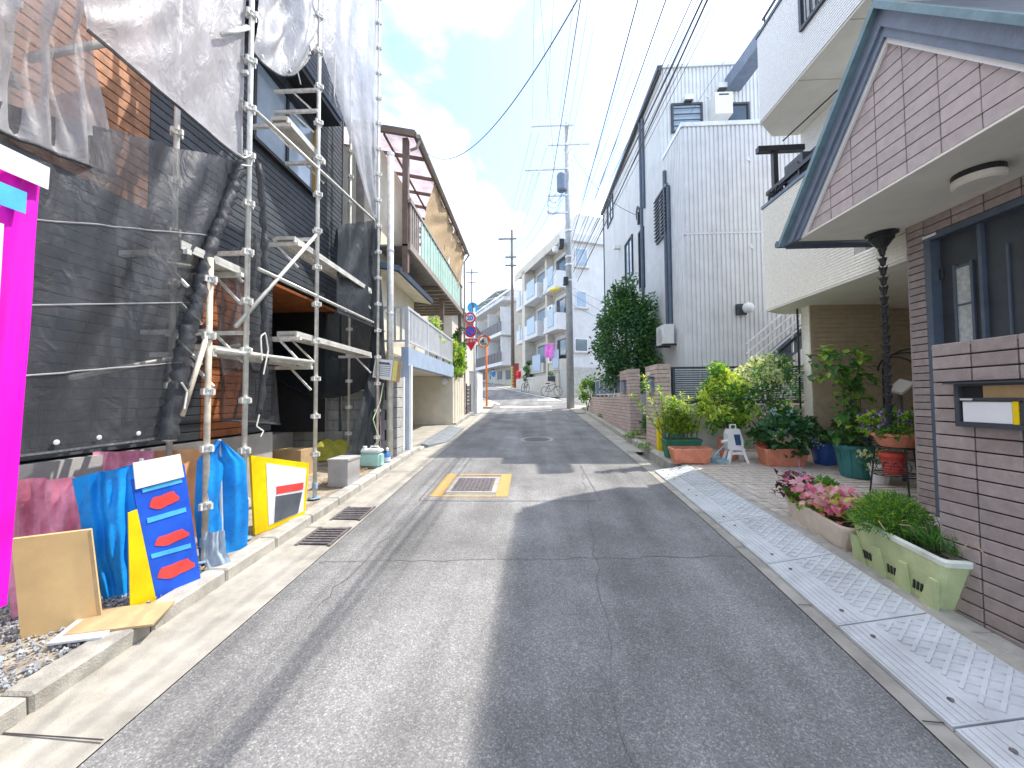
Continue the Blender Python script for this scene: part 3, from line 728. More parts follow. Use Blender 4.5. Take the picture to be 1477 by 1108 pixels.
# ================================================================ RIGHT: cream building on pilotis
CX, CY = 4.3, 7.19
LZ0, LZ1, UZ0, UZ1, WX = 3.16, 5.01, 6.65, 8.24, 5.24
cb = thing('cream_building', 'cream and white building overhanging the paved parking court', 'building', (5.5, 6.2, 0.4))
def sided(mb, x0, y0, x1, y1, z0, z1, pitch=.042, lap=.007):
    """horizontal lap siding on a street-facing wall: real courses, each leaning out at its foot"""
    z = z0; vs = []; fs = []
    while z < z1 - .005:
        t = min(z + pitch, z1); o = len(vs)
        vs += [V(x0 - lap, y0, z), V(x1 - lap, y1, z), V(x1, y1, t), V(x0, y0, t), V(x0, y0, z), V(x1, y1, z)]
        fs += [(o, o + 3, o + 2, o + 1), (o, o + 1, o + 5, o + 4)]; z = t
    mb.add(vs, fs)
mb = MB(); mb.box((CX + .001, 5.25, LZ0), (CX + .14, CY - .001, LZ1)); mb.box((CX + .001, 4.475, LZ0), (CX + .30, 5.249, SZ - .01)); mb.box((CX + .14, CY - .14, LZ0), (5.6, CY, LZ1)); sided(mb, CX, 5.25, CX, CY, LZ0, LZ1); sided(mb, CX, 4.475, CX, 5.249, LZ0, SZ - .01); mk('lower_balcony_wall', mb, M['sidingcream'], cb)
mb = MB(); mb.box((CX - .02, 5.23, LZ1 + .002), (CX + .17, CY + .02, LZ1 + .055)); mb.box((CX + .17, CY - .16, LZ1 + .002), (5.6, CY + .02, LZ1 + .055)); mk('balcony_coping', mb, M['slate2'], cb)
mb = MB(); mb.prism([(CX + .002, 4.475, LZ0 - .002), (9.5, 4.475, LZ0 - .002), (9.5, 7.45, LZ0 - .002), (5.4, 7.45, LZ0 - .002), (CX + .45, CY + .26, LZ0 - .002), (CX + .002, CY - .002, LZ0 - .002)], (0, 0, -.03)); mk('soffit', mb, M['soffit'], cb)
mb = MB(); mb.box((WX + .01, 4.95, LZ0 + .03), (9.6, 7.5, 9.3)); mb.box((WX + .01, 3.0, 5.6), (9.6, 4.94, 9.2)); sided(mb, WX, 4.95, WX, 7.5, LZ0 + .03, 9.3); mk('wall', mb, M['sidingwhite'], cb)  # second box: unseen near stretch above the porch, added to shade the near road
mb = MB(); mb.prism([(CX + .001, 3.0, UZ0), (WX - .002, 3.0, UZ0), (WX - .002, 7.56, UZ0), (CX + .44, 7.58, UZ0), (CX + .001, CY, UZ0)], (0, 0, UZ1 - UZ0)); sided(mb, CX, 4.2, CX, CY, UZ0, UZ1); mk('upper_bay', mb, M['sidingwhite'], cb)  # near end extended out of sight so the bay's shadow covers the road
mb = MB(); mb.prism([(CX + .01, 3.0, UZ0 - .003), (WX - .003, 3.0, UZ0 - .003), (WX - .003, 7.54, UZ0 - .003), (CX + .45, 7.56, UZ0 - .003), (CX + .01, CY - .01, UZ0 - .003)], (0, 0, -.028)); mk('upper_soffit', mb, M['soffit'], cb)
for yy in (5.2, 6.2):
    mb = MB(); mb.box((CX + .02, yy, UZ0 - .034), (WX - .01, yy + .008, UZ0 - .0315)); mk('soffit_joint', mb, M['tan'], cb)
mb = MB(); mb.box((CX - .03, 3.0, UZ1 + .002), (CX + .14, CY + .02, UZ1 + .055)); mk('upper_coping', mb, M['slate'], cb)
mb = MB(); mb.tube([(CX + .05, 3.0, UZ1 + .27), (CX + .05, CY - .1, UZ1 + .27)], .026, 6)
for yy in fr(4.4, CY - .15, 5): mb.tube([(CX + .05, yy, UZ1 + .05), (CX + .05, yy, UZ1 + .27)], .016, 6)
mk('roof_rail', mb, M['charcoal'], cb)
pa, pb = onX(1160, 38, CX), onX(1192, 0, CX)
y0, y1, z0, z1 = pb.y - .15, pa.y, pa.z, UZ1 - .06
mb = MB(); mb.box((CX - .05, y0 - .05, z0 - .05), (CX - .008, y1 + .05, z0)); mb.box((CX - .05, y0 - .05, z1), (CX - .008, y1 + .05, z1 + .05)); mb.box((CX - .05, y0 - .05, z0), (CX - .008, y0, z1)); mb.box((CX - .05, y1, z0), (CX - .008, y1 + .05, z1))
wf = mk('window', mb, M['charcoal'], cb)
mb = MB(); mb.box((CX - .022, y0, z0), (CX - .009, y1, z1)); mk('pane', mb, M['glass'], wf)
for k in range(1, 5):
    mb = MB(); mb.box((CX - .06, y0 + k * (y1 - y0) / 5 - .008, z0), (CX - .048, y0 + k * (y1 - y0) / 5 + .008, z1)); mk('window_bar', mb, M['charcoal'], wf)
mb = MB(); mb.bar((CX + .06, 5.0, LZ1 + .26), (CX + .06, CY - .05, LZ1 + .26), .05, .07)
for yy in (5.1, 5.7, 6.3, CY - .1): mb.bar((CX + .06, yy, LZ1 + .05), (CX + .06, yy, LZ1 + .24), .03, .03)
mk('balcony_rail', mb, M['black'], cb)
ly = 6.98; pu, pl_, pr_ = onY(1119, 290, ly), onY(1092, 217, ly), onY(1150, 214, ly)
lpst = thing('laundry_post', 'black laundry pole bracket with crossbar on the cream balcony', 'laundry post', (pu.x, ly, LZ1))
mb = MB(); mb.bar((pu.x, ly, LZ1 - .3), (pu.x, ly, pl_.z), .08, .08); mk('upright', mb, M['black'], lpst)
mb = MB(); mb.bar(pl_, (pr_.x + .1, ly, pl_.z + .01), .10, .10); mk('crossbar', mb, M['black'], lpst)
mb = MB(); mb.tube([(pu.x + .1, ly - .08, pl_.z + .1), (pu.x + .7, ly - .8, UZ0 - .05)], .012, 6); mk('stay', mb, M['black'], lpst)
t = thing('air_conditioner', 'dark outdoor unit standing on the cream balcony behind the rail', 'air conditioner', (4.6, 6.5, LZ1 - .5))
mb = MB(); mb.box((4.4, 6.28, LZ1 - .6), (4.9, 6.72, LZ1 + .50)); mk('casing', mb, M['charcoal'], t)
mb = MB(); mb.lathe((4.388, 6.5, LZ1 + .26), [(.18, 0), (.18, .012), (.04, .014)], 16, axis=(-1, 0, 0)); mk('fan_grille', mb, M['black'], t)
t = thing('garden_hose', 'black hose coiled over the corner of the cream balcony coping', 'hose', (CX, CY - .2, LZ1 + .06))
mb = MB(); pts = [V(CX + .03 + .08 * math.sin(a * 1.7), CY - .25 - a * .02 + .11 * math.cos(a), LZ1 + .13 + .05 * math.sin(a * 2.3)) for a in fr(0, 14, 60)]
mb.tube(pts, .020, 6); mk('hose_coil', mb, M['black'], t)
t = thing('awning', 'rolled beige awning with dark edge below the white wall of the cream building', 'awning', (4.8, 5.6, 5.8))
mb = MB(); mb.prism([(WX - .02, 4.96, 5.95), (WX - .02, 6.45, 5.95), (4.58, 6.45, 5.52), (4.58, 4.96, 5.52)], (0, 0, -.045)); mk('cloth', mb, M['sidingcream'], t)
mb = MB(); mb.bar((4.57, 4.96, 5.49), (4.57, 6.48, 5.49), .05, .09); mb.bar((WX - .02, 6.5, 5.95), (4.57, 6.5, 5.5), .045, .08); mk('frame', mb, M['black'], t)
pz = onY(1168, 500, 6.75).x
mb = MB(); mb.box((pz + .02, 6.75, 0.4), (pz + 1.18, 6.93, LZ0 - .034)); mk('pier', mb, M['tan'], cb)
for k in range(34):
    mb = MB(); mb.box((pz + .035, 6.738, .45 + k * .079), (pz + 1.165, 6.749, .45 + k * .079 + .072)); mk('siding_board', mb, M['tan'], cb)
mb = MB(); mb.box((pz, 6.745, 0.4), (pz + .018, 6.935, LZ0 - .035)); mk('pier_edge', mb, M['sidingcream'], cb)
mb = MB(); mb.box((pz + 1.185, 7.1, 0.4), (9.6, 7.25, LZ0 - .034)); mb.box((9.3, 4.95, 0.3), (9.5, 7.09, LZ0 - .034)); mk('carport_wall', mb, M['tan'], cb)
for k in range(30):
    mb = MB(); mb.box((pz + 1.19, 7.08, 0.5 + k * .086), (9.29, 7.099, 0.577 + k * .086)); mk('siding_board', mb, M['tan'], cb)
mb = MB(); mb.tube([(pz - .05, 6.95, 0.45), (pz - .05, 6.95, LZ0 - .04)], .016, 8); mk('downpipe', mb, M['black'], cb)

# ================================================================ RIGHT: grey corrugated house
GXX = 3.85
gh = thing('grey_house', 'three storey grey corrugated steel house with dark windows', 'house', (4.8, 14, 0.7))
def corr(mb, a, bq, z0, z1, nrm, pitch=0.105, dep=0.026, ztop=None):
    a = Vector(a); bq = Vector(bq); Ln = (bq - a).length; d = (bq - a) / Ln; n = Vector(nrm)
    k = int(Ln / pitch); vs = []; fs = []
    us = []
    for i in range(k):
        u = i * pitch; us += [(u, 0), (u + pitch * .30, 0), (u + pitch * .36, dep), (u + pitch * .94, dep)]
    us.append((Ln, 0))
    for (u, h) in us:
        p = a + d * u + n * h
        vs.append(V(p.x, p.y, z0)); vs.append(V(p.x, p.y, z1))
    for i in range(len(us) - 1): fs.append((2 * i, 2 * i + 2, 2 * i + 3, 2 * i + 1))
    mb.add(vs, fs)
mb = MB(); mb.box((GXX + .05, 9.64, 0.5), (9.6, 19.4, 8.24)); mb.box((GXX + .05, 11.0, 8.24), (9.6, 19.4, 10.9)); mk('wall', mb, M['cladgrey'], gh)
mb = MB(); corr(mb, (GXX, 9.60, 0), (9.6, 9.60, 0), 5.63, 8.28, (0, -1, 0)); corr(mb, (GXX, 9.60, 0), (9.6, 9.60, 0), 0.6, 5.57, (0, -1, 0)); mk('front_cladding', mb, M['cladgrey'], gh)
mb = MB(); corr(mb, (GXX, 19.4, 0), (GXX, 9.60, 0), 0.6, 5.57, (-1, 0, 0)); corr(mb, (GXX, 19.4, 0), (GXX, 9.60, 0), 5.63, 8.28, (-1, 0, 0)); corr(mb, (GXX, 19.4, 0), (GXX, 10.95, 0), 8.28, 10.95, (-1, 0, 0)); mk('side_cladding', mb, M['cladgrey'], gh)
mb = MB(); corr(mb, (GXX, 10.95, 0), (9.6, 10.95, 0), 8.26, 10.95, (0, -1, 0)); mk('upper_cladding', mb, M['cladgrey'], gh)
mb = MB(); mb.box((GXX - .02, 9.575, 5.575), (9.6, 9.615, 5.625)); mb.box((GXX - .025, 9.616, 5.575), (GXX + .02, 19.4, 5.625)); mk('joint_trim', mb, M['cladgrey'], gh)
mb = MB(); mb.box((GXX - .04, 9.55, 8.285), (9.6, 9.75, 8.39)); mb.box((GXX - .04, 9.75, 8.285), (GXX + .15, 10.93, 8.39)); mk('parapet_cap', mb, M['alu'], gh)
mb = MB(); mb.box((GXX - .10, 10.88, 10.955), (9.6, 19.5, 11.04)); mk('roof_edge', mb, M['alu'], gh)
mb = MB(); mb.box((GXX - .16, 10.8, 10.82), (GXX - .03, 19.55, 10.95)); mk('roof_gutter', mb, M['charcoal'], gh)
mb = MB(); mb.box((GXX - .06, 19.4, 0.6), (GXX + .02, 19.48, 10.8)); mk('corner_trim', mb, M['charcoal'], gh)
def win_front(cx0, cx1, z0, z1, Y, bars=0, glass='glass'):
    mb = MB(); f = .055
    mb.box((cx0, Y - .08, z0), (cx1, Y - .016, z0 + f)); mb.box((cx0, Y - .08, z1 - f), (cx1, Y - .016, z1)); mb.box((cx0, Y - .08, z0 + f), (cx0 + f, Y - .016, z1 - f)); mb.box((cx1 - f, Y - .08, z0 + f), (cx1, Y - .016, z1 - f))
    w_ = mk('window', mb, M['charcoal'], gh)
    mb = MB(); mb.box((cx0 + f, Y - .04, z0 + f), (cx1 - f, Y - .02, z1 - f)); mk('pane', mb, M[glass], w_)
    for k in range(bars):
        zz = z0 + (k + 1) * (z1 - z0) / (bars + 1)
        mb = MB(); mb.box((cx0 + f, Y - .10, zz - .013), (cx1 - f, Y - .082, zz + .013)); mk('window_bar', mb, M['charcoal'], w_)
    return w_
def win_side(y0, y1, z0, z1, X, bars=0, glass='glass', par=None):
    par = par or gh
    mb = MB(); f = .06
    mb.box((X - .08, y0, z0), (X - .016, y1, z0 + f)); mb.box((X - .08, y0, z1 - f), (X - .016, y1, z1)); mb.box((X - .08, y0, z0 + f), (X - .016, y0 + f, z1 - f)); mb.box((X - .08, y1 - f, z0 + f), (X - .016, y1, z1 - f))
    mb.box((X - .06, (y0 + y1) / 2 - .025, z0 + f), (X - .03, (y0 + y1) / 2 + .025, z1 - f))
    w_ = mk('window', mb, M['charcoal'], par)
    mb = MB(); mb.box((X - .029, y0 + f, z0 + f), (X - .018, y1 - f, z1 - f)); mk('pane', mb, M[glass], w_)
    for k in range(bars):
        zz = z0 + (k + 1) * (z1 - z0) / (bars + 1)
        mb = MB(); mb.box((X - .12, y0 - .02, zz - .014), (X - .09, y1 + .02, zz + .014)); mk('window_bar', mb, M['charcoal'], w_)
    return w_
def yz(px, py, X=GXX): p = onX(px, py, X); return p.y, p.z
a = onY(967, 152, 10.95); b2 = onY(1013, 192, 10.95); win_front(a.x, b2.x, b2.z, a.z, 10.95, 4, 'paleglass')
a = onY(1049, 151, 10.95); b2 = onY(1080, 182, 10.95); win_front(a.x, b2.x, b2.z, a.z, 10.95)
def vent(px, py, Y, lab):
    p = onY(px, py, Y); mb = MB(); mb.box((p.x - .12, Y - .16, p.z - .02), (p.x + .12, Y - .018, p.z + .12)); o = mk('vent_hood', mb, M['acwhite'], gh)
    mb = MB(); mb.box((p.x - .1, Y - .15, p.z - .06), (p.x + .1, Y - .03, p.z - .021)); mk('vent_grille', mb, M['charcoal'], o)
vent(991, 148, 10.95, ''); vent(1039, 131, 10.95, '')
p = onY(1048, 165, 10.95)
mb = MB(); pa = onY(1023, 147, 10.95); pb = onY(1048, 176, 10.95); mb.box((pa.x, 10.6, pb.z), (pb.x, 10.93, pa.z)); o = mk('heat_pump', mb, M['acwhite'], gh)
mb = MB(); mb.box((pa.x + .1, 10.594, pa.z - .09), (pb.x - .1, 10.60, pa.z - .05)); mk('heat_pump_slot', mb, M['charcoal'], o)
mb = MB(); pa = onY(1057, 122, 10.9); pb = onY(1080, 95, 9.5); mb.bar((pa.x, 10.93, pa.z), (pa.x + .12, 9.5, pa.z + .05), .42, .36); mk('roof_duct', mb, M['slate2'], gh)
for (px, py) in ((1079, 230), (1084, 356), (1020, 139)):
    Yq = 9.60 if py > 200 else 10.95
    p = onY(px, py, Yq); mb = MB(); mb.lathe((p.x, Yq - .016, p.z), [(.06, 0), (.06, .02), (.045, .022), (.04, .012), (0.0, .012)], 12, axis=(0, -1, 0)); mk('pipe_cap', mb, M['alu'], gh)
p = onY(1070, 447, 9.60)
gl = thing('wall_lamp', 'white globe wall lamp on the grey corrugated front', 'lamp', (p.x, 9.58, p.z))
mb = MB(); mb.box((p.x - .16, 9.48, p.z - .14), (p.x + .06, 9.58, p.z + .12)); mk('back_box', mb, M['charcoal'], gl)
mb = MB(); mb.lathe((p.x + .03, 9.38, p.z), [(.02, -.125), (.09, -.095), (.125, -.03), (.125, .03), (.09, .095), (.02, .125)], 16); mk('globe', mb, M['white'], gl, smooth=True)
# side windows / pipes
for (px0, py0, px1, py1, bars, gk) in ((948, 275, 966, 345, 12, 'glass'), (903, 345, 915, 402, 0, 'paleglass'), (923, 330, 932, 418, 0, 'glass'), (877, 288, 886, 322, 0, 'paleglass')):
    y_a, _ = yz(px1, py1); y_b, _ = yz(px0, py0); zt = yz((px0 + px1) / 2, py0)[1]; zb = yz((px0 + px1) / 2, py1)[1]
    yc, z_t = yz(px0, py0 + 8); z_b = yz(px0, py1 + 6)[1]
    win_side(y_a, y_b, min(zb, zt) , max(zb, zt), GXX, bars, gk)
ya_, za_ = yz(887, 372); yb_, _ = yz(869, 380)
mb = MB(); mb.prism([(GXX - .02, ya_, 5.3), (GXX - .6, ya_, 5.0), (GXX - .6, yb_, 5.0), (GXX - .02, yb_, 5.3)], (0, 0, .04)); mk('door_canopy', mb, M['charcoal'], gh)
mb = MB(); mb.prism([(GXX - .02, ya_, 5.3), (GXX - .6, ya_, 5.0), (GXX - .6, ya_, 4.85), (GXX - .02, ya_, 4.85)], (0, -.03, 0)); mk('canopy_cheek', mb, M['charcoal'], gh)
for (px, pt_, pb_) in ((928, 160, 440), (932, 165, 300), (963, 245, 500), (968, 268, 478)):
    yy = yz(px, 300)[0]; zt = yz(px, pt_)[1]; zb = yz(px, pb_)[1]
    mb = MB(); mb.tube([(GXX - .07, yy, max(zb, .7)), (GXX - .07, yy, zt)], .05, 8); mk('downpipe', mb, M['slate'], gh)
yy = yz(968, 300)[0]
mb = MB(); mb.tube([(GXX - .07, yz(963, 245)[0], yz(963, 268)[1]), (GXX - .09, yy, yz(968, 268)[1])], .05, 8); mk('pipe_elbow', mb, M['slate'], gh)
t = thing('air_conditioner', 'grey outdoor unit hung on the side of the grey house', 'air conditioner', (GXX - .2, 10.4, 2.6))
pa = yz(947, 470); pb = yz(965, 500)
mb = MB(); mb.box((GXX - .36, 10.15, pb[1]), (GXX - .1, 10.75, pb[1] + .50)); mk('casing', mb, M['acwhite'], t)
mb = MB(); mb.box((GXX - .40, 10.2, pb[1] - .05), (GXX - .02, 10.24, pb[1] - .002)); mb.box((GXX - .40, 10.65, pb[1] - .05), (GXX - .02, 10.69, pb[1] - .002)); mk('bracket', mb, M['charcoal'], t)
mb = MB(); mb.lathe((GXX - .361, 10.45, pb[1] + .25), [(.2, 0), (.2, .012), (.05, .014)], 18, axis=(-1, 0, 0)); mk('fan_grille', mb, M['alu'], t)
t = thing('security_lamp', 'small white lamp on the upper side of the grey house', 'lamp', (GXX - .05, *yz(895, 357)))
yy, zz = yz(895, 357); mb = MB(); mb.box((GXX - .28, yy - .12, zz - .06), (GXX - .016, yy + .12, zz + .06)); mk('lamp_body', mb, M['acwhite'], t)
# louvre fence on its low wall
lf = thing('louvre_fence', 'dark horizontal slat fence on a low concrete wall behind the potted plants', 'fence', (4.3, 8.05, 0.5))
mb = MB(); mb.box((2.75, 8.05, 0.4), (5.75, 8.2, 1.42)); mk('base_wall', mb, M['found'], lf)
for xx in (2.95, 3.95, 4.85, 5.70):
    mb = MB(); mb.box((xx - .03, 8.075, 1.42), (xx + .03, 8.135, 2.17)); mk('post', mb, M['charcoal'], lf)
mb = MB(); mb.box((2.92, 8.06, 2.171), (5.74, 8.15, 2.21)); mk('top_rail', mb, M['charcoal'], lf)
mb = MB(); mb.box((2.92, 8.06, 1.45), (5.74, 8.072, 1.52)); mk('bottom_rail', mb, M['charcoal'], lf)
for k in range(14): piece('slat', (4.33, 8.055, 1.555 + k * .044), (2.8, 0.012, 0.026), M['slate'], lf, None, 0)
# stairs with aluminium railing
st = thing('exterior_stair', 'grey steel stair with white railing climbing right behind the shrubs', 'staircase', (5, 8.5, 0.5))
mb = MB(); mb.bar((4.7, 8.42, 1.9), (6.6, 8.42, 3.5), .06, .26); mb.bar((4.7, 8.8, 1.9), (6.6, 8.8, 3.5), .06, .26); mk('stringer', mb, M['slate2'], st)
for k in range(8): piece('tread', (4.85 + k * .22, 8.575, 2.0 + k * .185), (.24, .40, .03), M['slate2'], st, None, 0)
for k in range(4):
    mb = MB(); mb.tube([(4.55, 8.33, 2.08 + k * .2), (6.6, 8.33, 3.80 + k * .2)], .02, 6); mk('rail', mb, M['alu'], st)
for xx in (4.6, 5.5, 6.4):
    mb = MB(); zz = 1.95 + (xx - 4.6) * .84; mb.tube([(xx, 8.33, zz - .2), (xx, 8.33, zz + .85)], .022, 6); mk('railing_post', mb, M['alu'], st)
mb = MB(); mb.bar((5.2, 8.29, 2.52), (6.5, 8.29, 3.62), .05, .05); mk('hand_rail', mb, M['black'], st)

# ================================================================ RIGHT: brick gate pillars and low wall with fence
def pillar(y0, y1, x0, x1, zt, lab, grp, box_px=None):
    t = thing('gate_pillar', lab, 'gate pillar', ((x0 + x1) / 2, (y0 + y1) / 2, gz(y0)), grp)
    z0 = gz((y0 + y1) / 2) + 0.0
    mb = MB(); mb.box((x0 + .018, y0 + .018, z0 - .2), (x1 - .018, y1 - .018, zt - .01)); mk('core', mb, M['grout'], t)
    th = .0865; nrow = int((zt - z0) / th)
    for j in range(nrow):
        cz = zt - (j + .5) * th
        a = y0; wds = [(y1 - y0) / 3] * 3
        off = (wds[0] / 2 if j % 2 else 0)
        ed = sorted(set([y0, y1] + [min(y1, max(y0, y0 + off + k * wds[0])) for k in range(4)]))
        for u, v in zip(ed, ed[1:]):
            if v - u > .03: piece('brick', (x0 + .012, (u + v) / 2, cz), (.024, v - u - .008, th - .009), M['brickpink'], t, None, .003)
        piece('brick', ((x0 + x1) / 2 + .012, y0 + .012, cz), (x1 - x0 - .024, .0235, th - .009), M['brickpink'], t, None, .003)
    mb = MB(); mb.box((x0 - .003, y0 - .003, zt - .008), (x1 + .003, y1 + .003, zt + .02)); mk('cap', mb, M['brickpink'], t)
    return t
p2 = pillar(7.9, 8.68, 2.56, 2.83, 2.24, 'pinkish brick gate pillar nearest, with yellow guard at its foot', 'brick gate pillars')
p1 = pillar(10.05, 11.1, 2.56, 2.83, 2.30, 'pinkish brick gate pillar farther up, joined to the low brick wall', 'brick gate pillars')
for (t, yy, zz, s) in ((p2, 8.25, 1.86, 1), (p1, 10.55, 1.90, 1)):
    mb = MB(); mb.box((2.50, yy - .16, zz - .16), (2.558, yy + .16, zz + .13)); o = mk('letter_slot', mb, M['slate2'], t)
    mb = MB(); mb.box((2.47, yy - .18, zz + .131), (2.559, yy + .18, zz + .155)); mk('slot_hood', mb, M['charcoal'], o)
mb = MB(); mb.box((2.53, 8.3, 2.05), (2.558, 8.48, 2.13)); mk('nameplate', mb, M['offwhite'], p2)
t = thing('corner_guard', 'yellow plastic guard standing at the foot of the nearest gate pillar', 'guard', (2.5, 7.8, gz(7.8)))
mb = MB(); mb.box((2.53, 7.84, gz(7.8) + .08), (2.555, 7.92, gz(7.8) + .74)); mb.box((2.53, 7.80, gz(7.8) + .08), (2.60, 7.839, gz(7.8) + .74)); mk('guard_strip', mb, M['yellow'], t)
t = thing('blue_bin', 'narrow blue bin behind the terracotta planter by the yellow guard', 'bin', (2.75, 7.6, gz(7.6)))
mb = MB(); z = gz(7.5) + .10; mb.box((2.66, 7.42, z), (2.88, 7.75, z + .5)); mk('bin_body', mb, mat('bin_blue', (.10, .36, .60), .4), t)
mb = MB(); mb.box((2.65, 7.41, z + .501), (2.89, 7.76, z + .54)); mk('bin_lid', mb, M['alu'], t)
lw = thing('low_brick_wall', 'low pinkish brick wall topped by grey aluminium fence panels', 'wall', (2.65, 13.5, gz(13.5)))
mb = MB(); mb.box((2.58, 11.1, 0.3), (2.76, 16.6, 1.62)); mk('core', mb, M['grout'], lw)
n = 0; th = .09
for j in range(11):
    cz = 1.62 - (j + .5) * th; yy = 11.1 + (0.16 if j % 2 else 0.0)
    if j % 2: yy = 11.1 - .16
    while yy < 16.6:
        a, b_ = max(11.102, yy), min(16.6, yy + .32)
        if b_ - a > .04 and cz > gz(a) + .02 : piece('brick', (2.572, (a + b_) / 2, cz), (.022, b_ - a - .01, th - .011), M['brickpink'], lw, None, 0); n += 1
        yy += .32
for k in range(7):
    yy = 11.3 + k * .85
    mb = MB(); mb.box((2.63, yy - .03, 1.62), (2.69, yy + .03, 2.22)); mk('fence_post', mb, M['alu'], lw)
mb = MB(); mb.box((2.62, 11.12, 2.221), (2.70, 16.55, 2.26)); mb.box((2.635, 11.12, 1.68), (2.685, 16.55, 1.72)); mk('fence_rail', mb, M['alu'], lw)
yy = 11.2
while yy < 16.5:
    piece('fence_slat', (2.66, yy, 1.97), (.02, .075, .49), M['slate2'], lw, None, 0); yy += .105
b = MB()
# ================================================================ LEFT: house under construction
HX = -3.55; HY = 7.15
uh = thing('unfinished_house', 'dark sided house under construction behind scaffold nets at left', 'house', (-5, 4, 0.4))
mb = MB()
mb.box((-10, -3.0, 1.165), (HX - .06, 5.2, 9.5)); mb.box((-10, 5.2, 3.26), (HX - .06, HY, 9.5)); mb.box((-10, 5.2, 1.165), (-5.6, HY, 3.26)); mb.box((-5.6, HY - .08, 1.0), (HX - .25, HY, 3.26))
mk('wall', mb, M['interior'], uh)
mb = MB(); mb.box((-10, -3.0, 0.0), (HX + .03, 5.19, 1.16)); mb.box((-10, 5.19, 0.0), (HX - .9, HY, 1.0)); mk('foundation', mb, M['found'], uh)
mb = MB(); mb.box((-5.58, 5.22, 3.215), (HX - .02, HY - .02, 3.255)); mk('alcove_ceiling', mb, M['wood'], uh)
wy0, wz0 = 4.75, 5.0; wy1, wz1 = 6.22, 6.15
holes = [(wy0, wy1, wz0, wz1), (5.2, 9, 0, 3.26)]
z = 1.18; th = 0.088
while z < 8.6:
    segs = [(-0.2, HY)]
    for (a, b_, c, d) in holes:
        if z + th > c + .01 and z < d - .01:
            new = []
            for (u, v) in segs:
                if a > u: new.append((u, min(v, a)))
                if b_ < v: new.append((max(u, b_), v))
            segs = new
    for (u, v) in segs:
        # brown wood-look boards toward the viewer on the upper floor, charcoal ones beyond and below
        parts_ = [(u, v, 'darksiding')]
        if z > 3.35:
            parts_ = [(u, min(v, 3.42), 'brownsiding'), (max(u, 3.42), v, 'darksiding')]
        elif z < 3.2:
            parts_ = [(u, min(v, 4.05), 'darksiding'), (max(u, 4.05), min(v, 4.72), 'wood'), (max(u, 4.72), v, 'darksiding')]
        for (a, b_, mm) in parts_:
            if b_ - a > .03: piece('siding_board', (HX - .02, (a + b_) / 2, z + th / 2), (.035, b_ - a - .004, th - .008), M[mm], uh, None, .004)
    z += th
mb = MB(); mb.box((HX - .03, HY + .002, 1.0), (HX + .01, HY + .04, 8.6)); mk('corner_trim', mb, M['darksiding'], uh)
# end wall
mb = MB()
for k in range(50): mb.box((-9.9, HY + .003, 3.28 + k * .11), (HX - .035, HY + .022, 3.38 + k * .11))
mk('end_siding', mb, M['darksiding'], uh)
# window with hood and bronze reveal
mb = MB(); f = .05; mb.box((HX - .03, wy0, wz0), (HX + .02, wy1, wz0 + f)); mb.box((HX - .03, wy0, wz1 - f), (HX + .02, wy1, wz1)); mb.box((HX - .03, wy0, wz0 + f), (HX + .02, wy0 + f, wz1 - f)); mb.box((HX - .03, 5.45, wz0 + f), (HX + .01, 5.5, wz1 - f))
win = mk('window', mb, M['black'], uh)
mb = MB(); mb.box((HX - .05, wy1 - f, wz0 + f), (HX + .03, wy1, wz1 - f)); mk('window_jamb', mb, M['gold'], win)
for (a, b_) in ((wy0 + f, 5.45), (5.5, wy1 - f)):
    mb = MB(); mb.box((HX - .025, a, wz0 + f), (HX - .015, b_, wz1 - f)); mk('pane', mb, M['paleglass'], win)
mb = MB(); mb.box((HX + .004, wy0 - .05, wz0 - .05), (HX + .07, wy1 + .08, wz0 - .002)); mk('sill', mb, M['black'], win)
mb = MB(); mb.box((HX + .004, 4.4, wz1 + .30), (HX + .34, wy1 + .25, wz1 + .36)); o = mk('window_hood', mb, M['slate'], uh)
mb = MB(); mb.box((HX + .01, 4.42, wz1 + .20), (HX + .32, wy1 + .23, wz1 + .299)); mk('hood_underside', mb, M['black'], o)
# wall behind (block wall between the two lots)
bw = thing('block_wall', 'grey concrete block wall behind the scaffold beside the jerrycan', 'wall', (-3.8, 7.3, 0.4))
mb = MB(); mb.box((-6.2, 7.44, 0.2), (-2.77, 7.56, 1.80)); mk('core', mb, M['grout'], bw)
for j in range(8):
    xx = -6.2 + (0 if j % 2 == 0 else -.2)
    while xx < -2.76:
        a, b_ = max(-6.2, xx), min(-2.75, xx + .4)
        if b_ - a > .05: piece('block', ((a + b_) / 2, 7.445, .32 + j * .195), (b_ - a - .008, .13, .187), M['blocks'], bw, None, .005)
        xx += .4
bp = thing('block_pier', 'narrow pier of stacked concrete blocks at the end of the lot wall', 'pier', (-2.62, 7.5, 0.5))
mb = MB(); mb.box((-2.70, 7.42, .3), (-2.56, 7.74, 1.98)); mk('core', mb, M['grout'], bp)
for j in range(8): piece('block', (-2.63, 7.58, .55 + j * .195), (.16, .36, .186), M['blocks'], bp, None, .006)

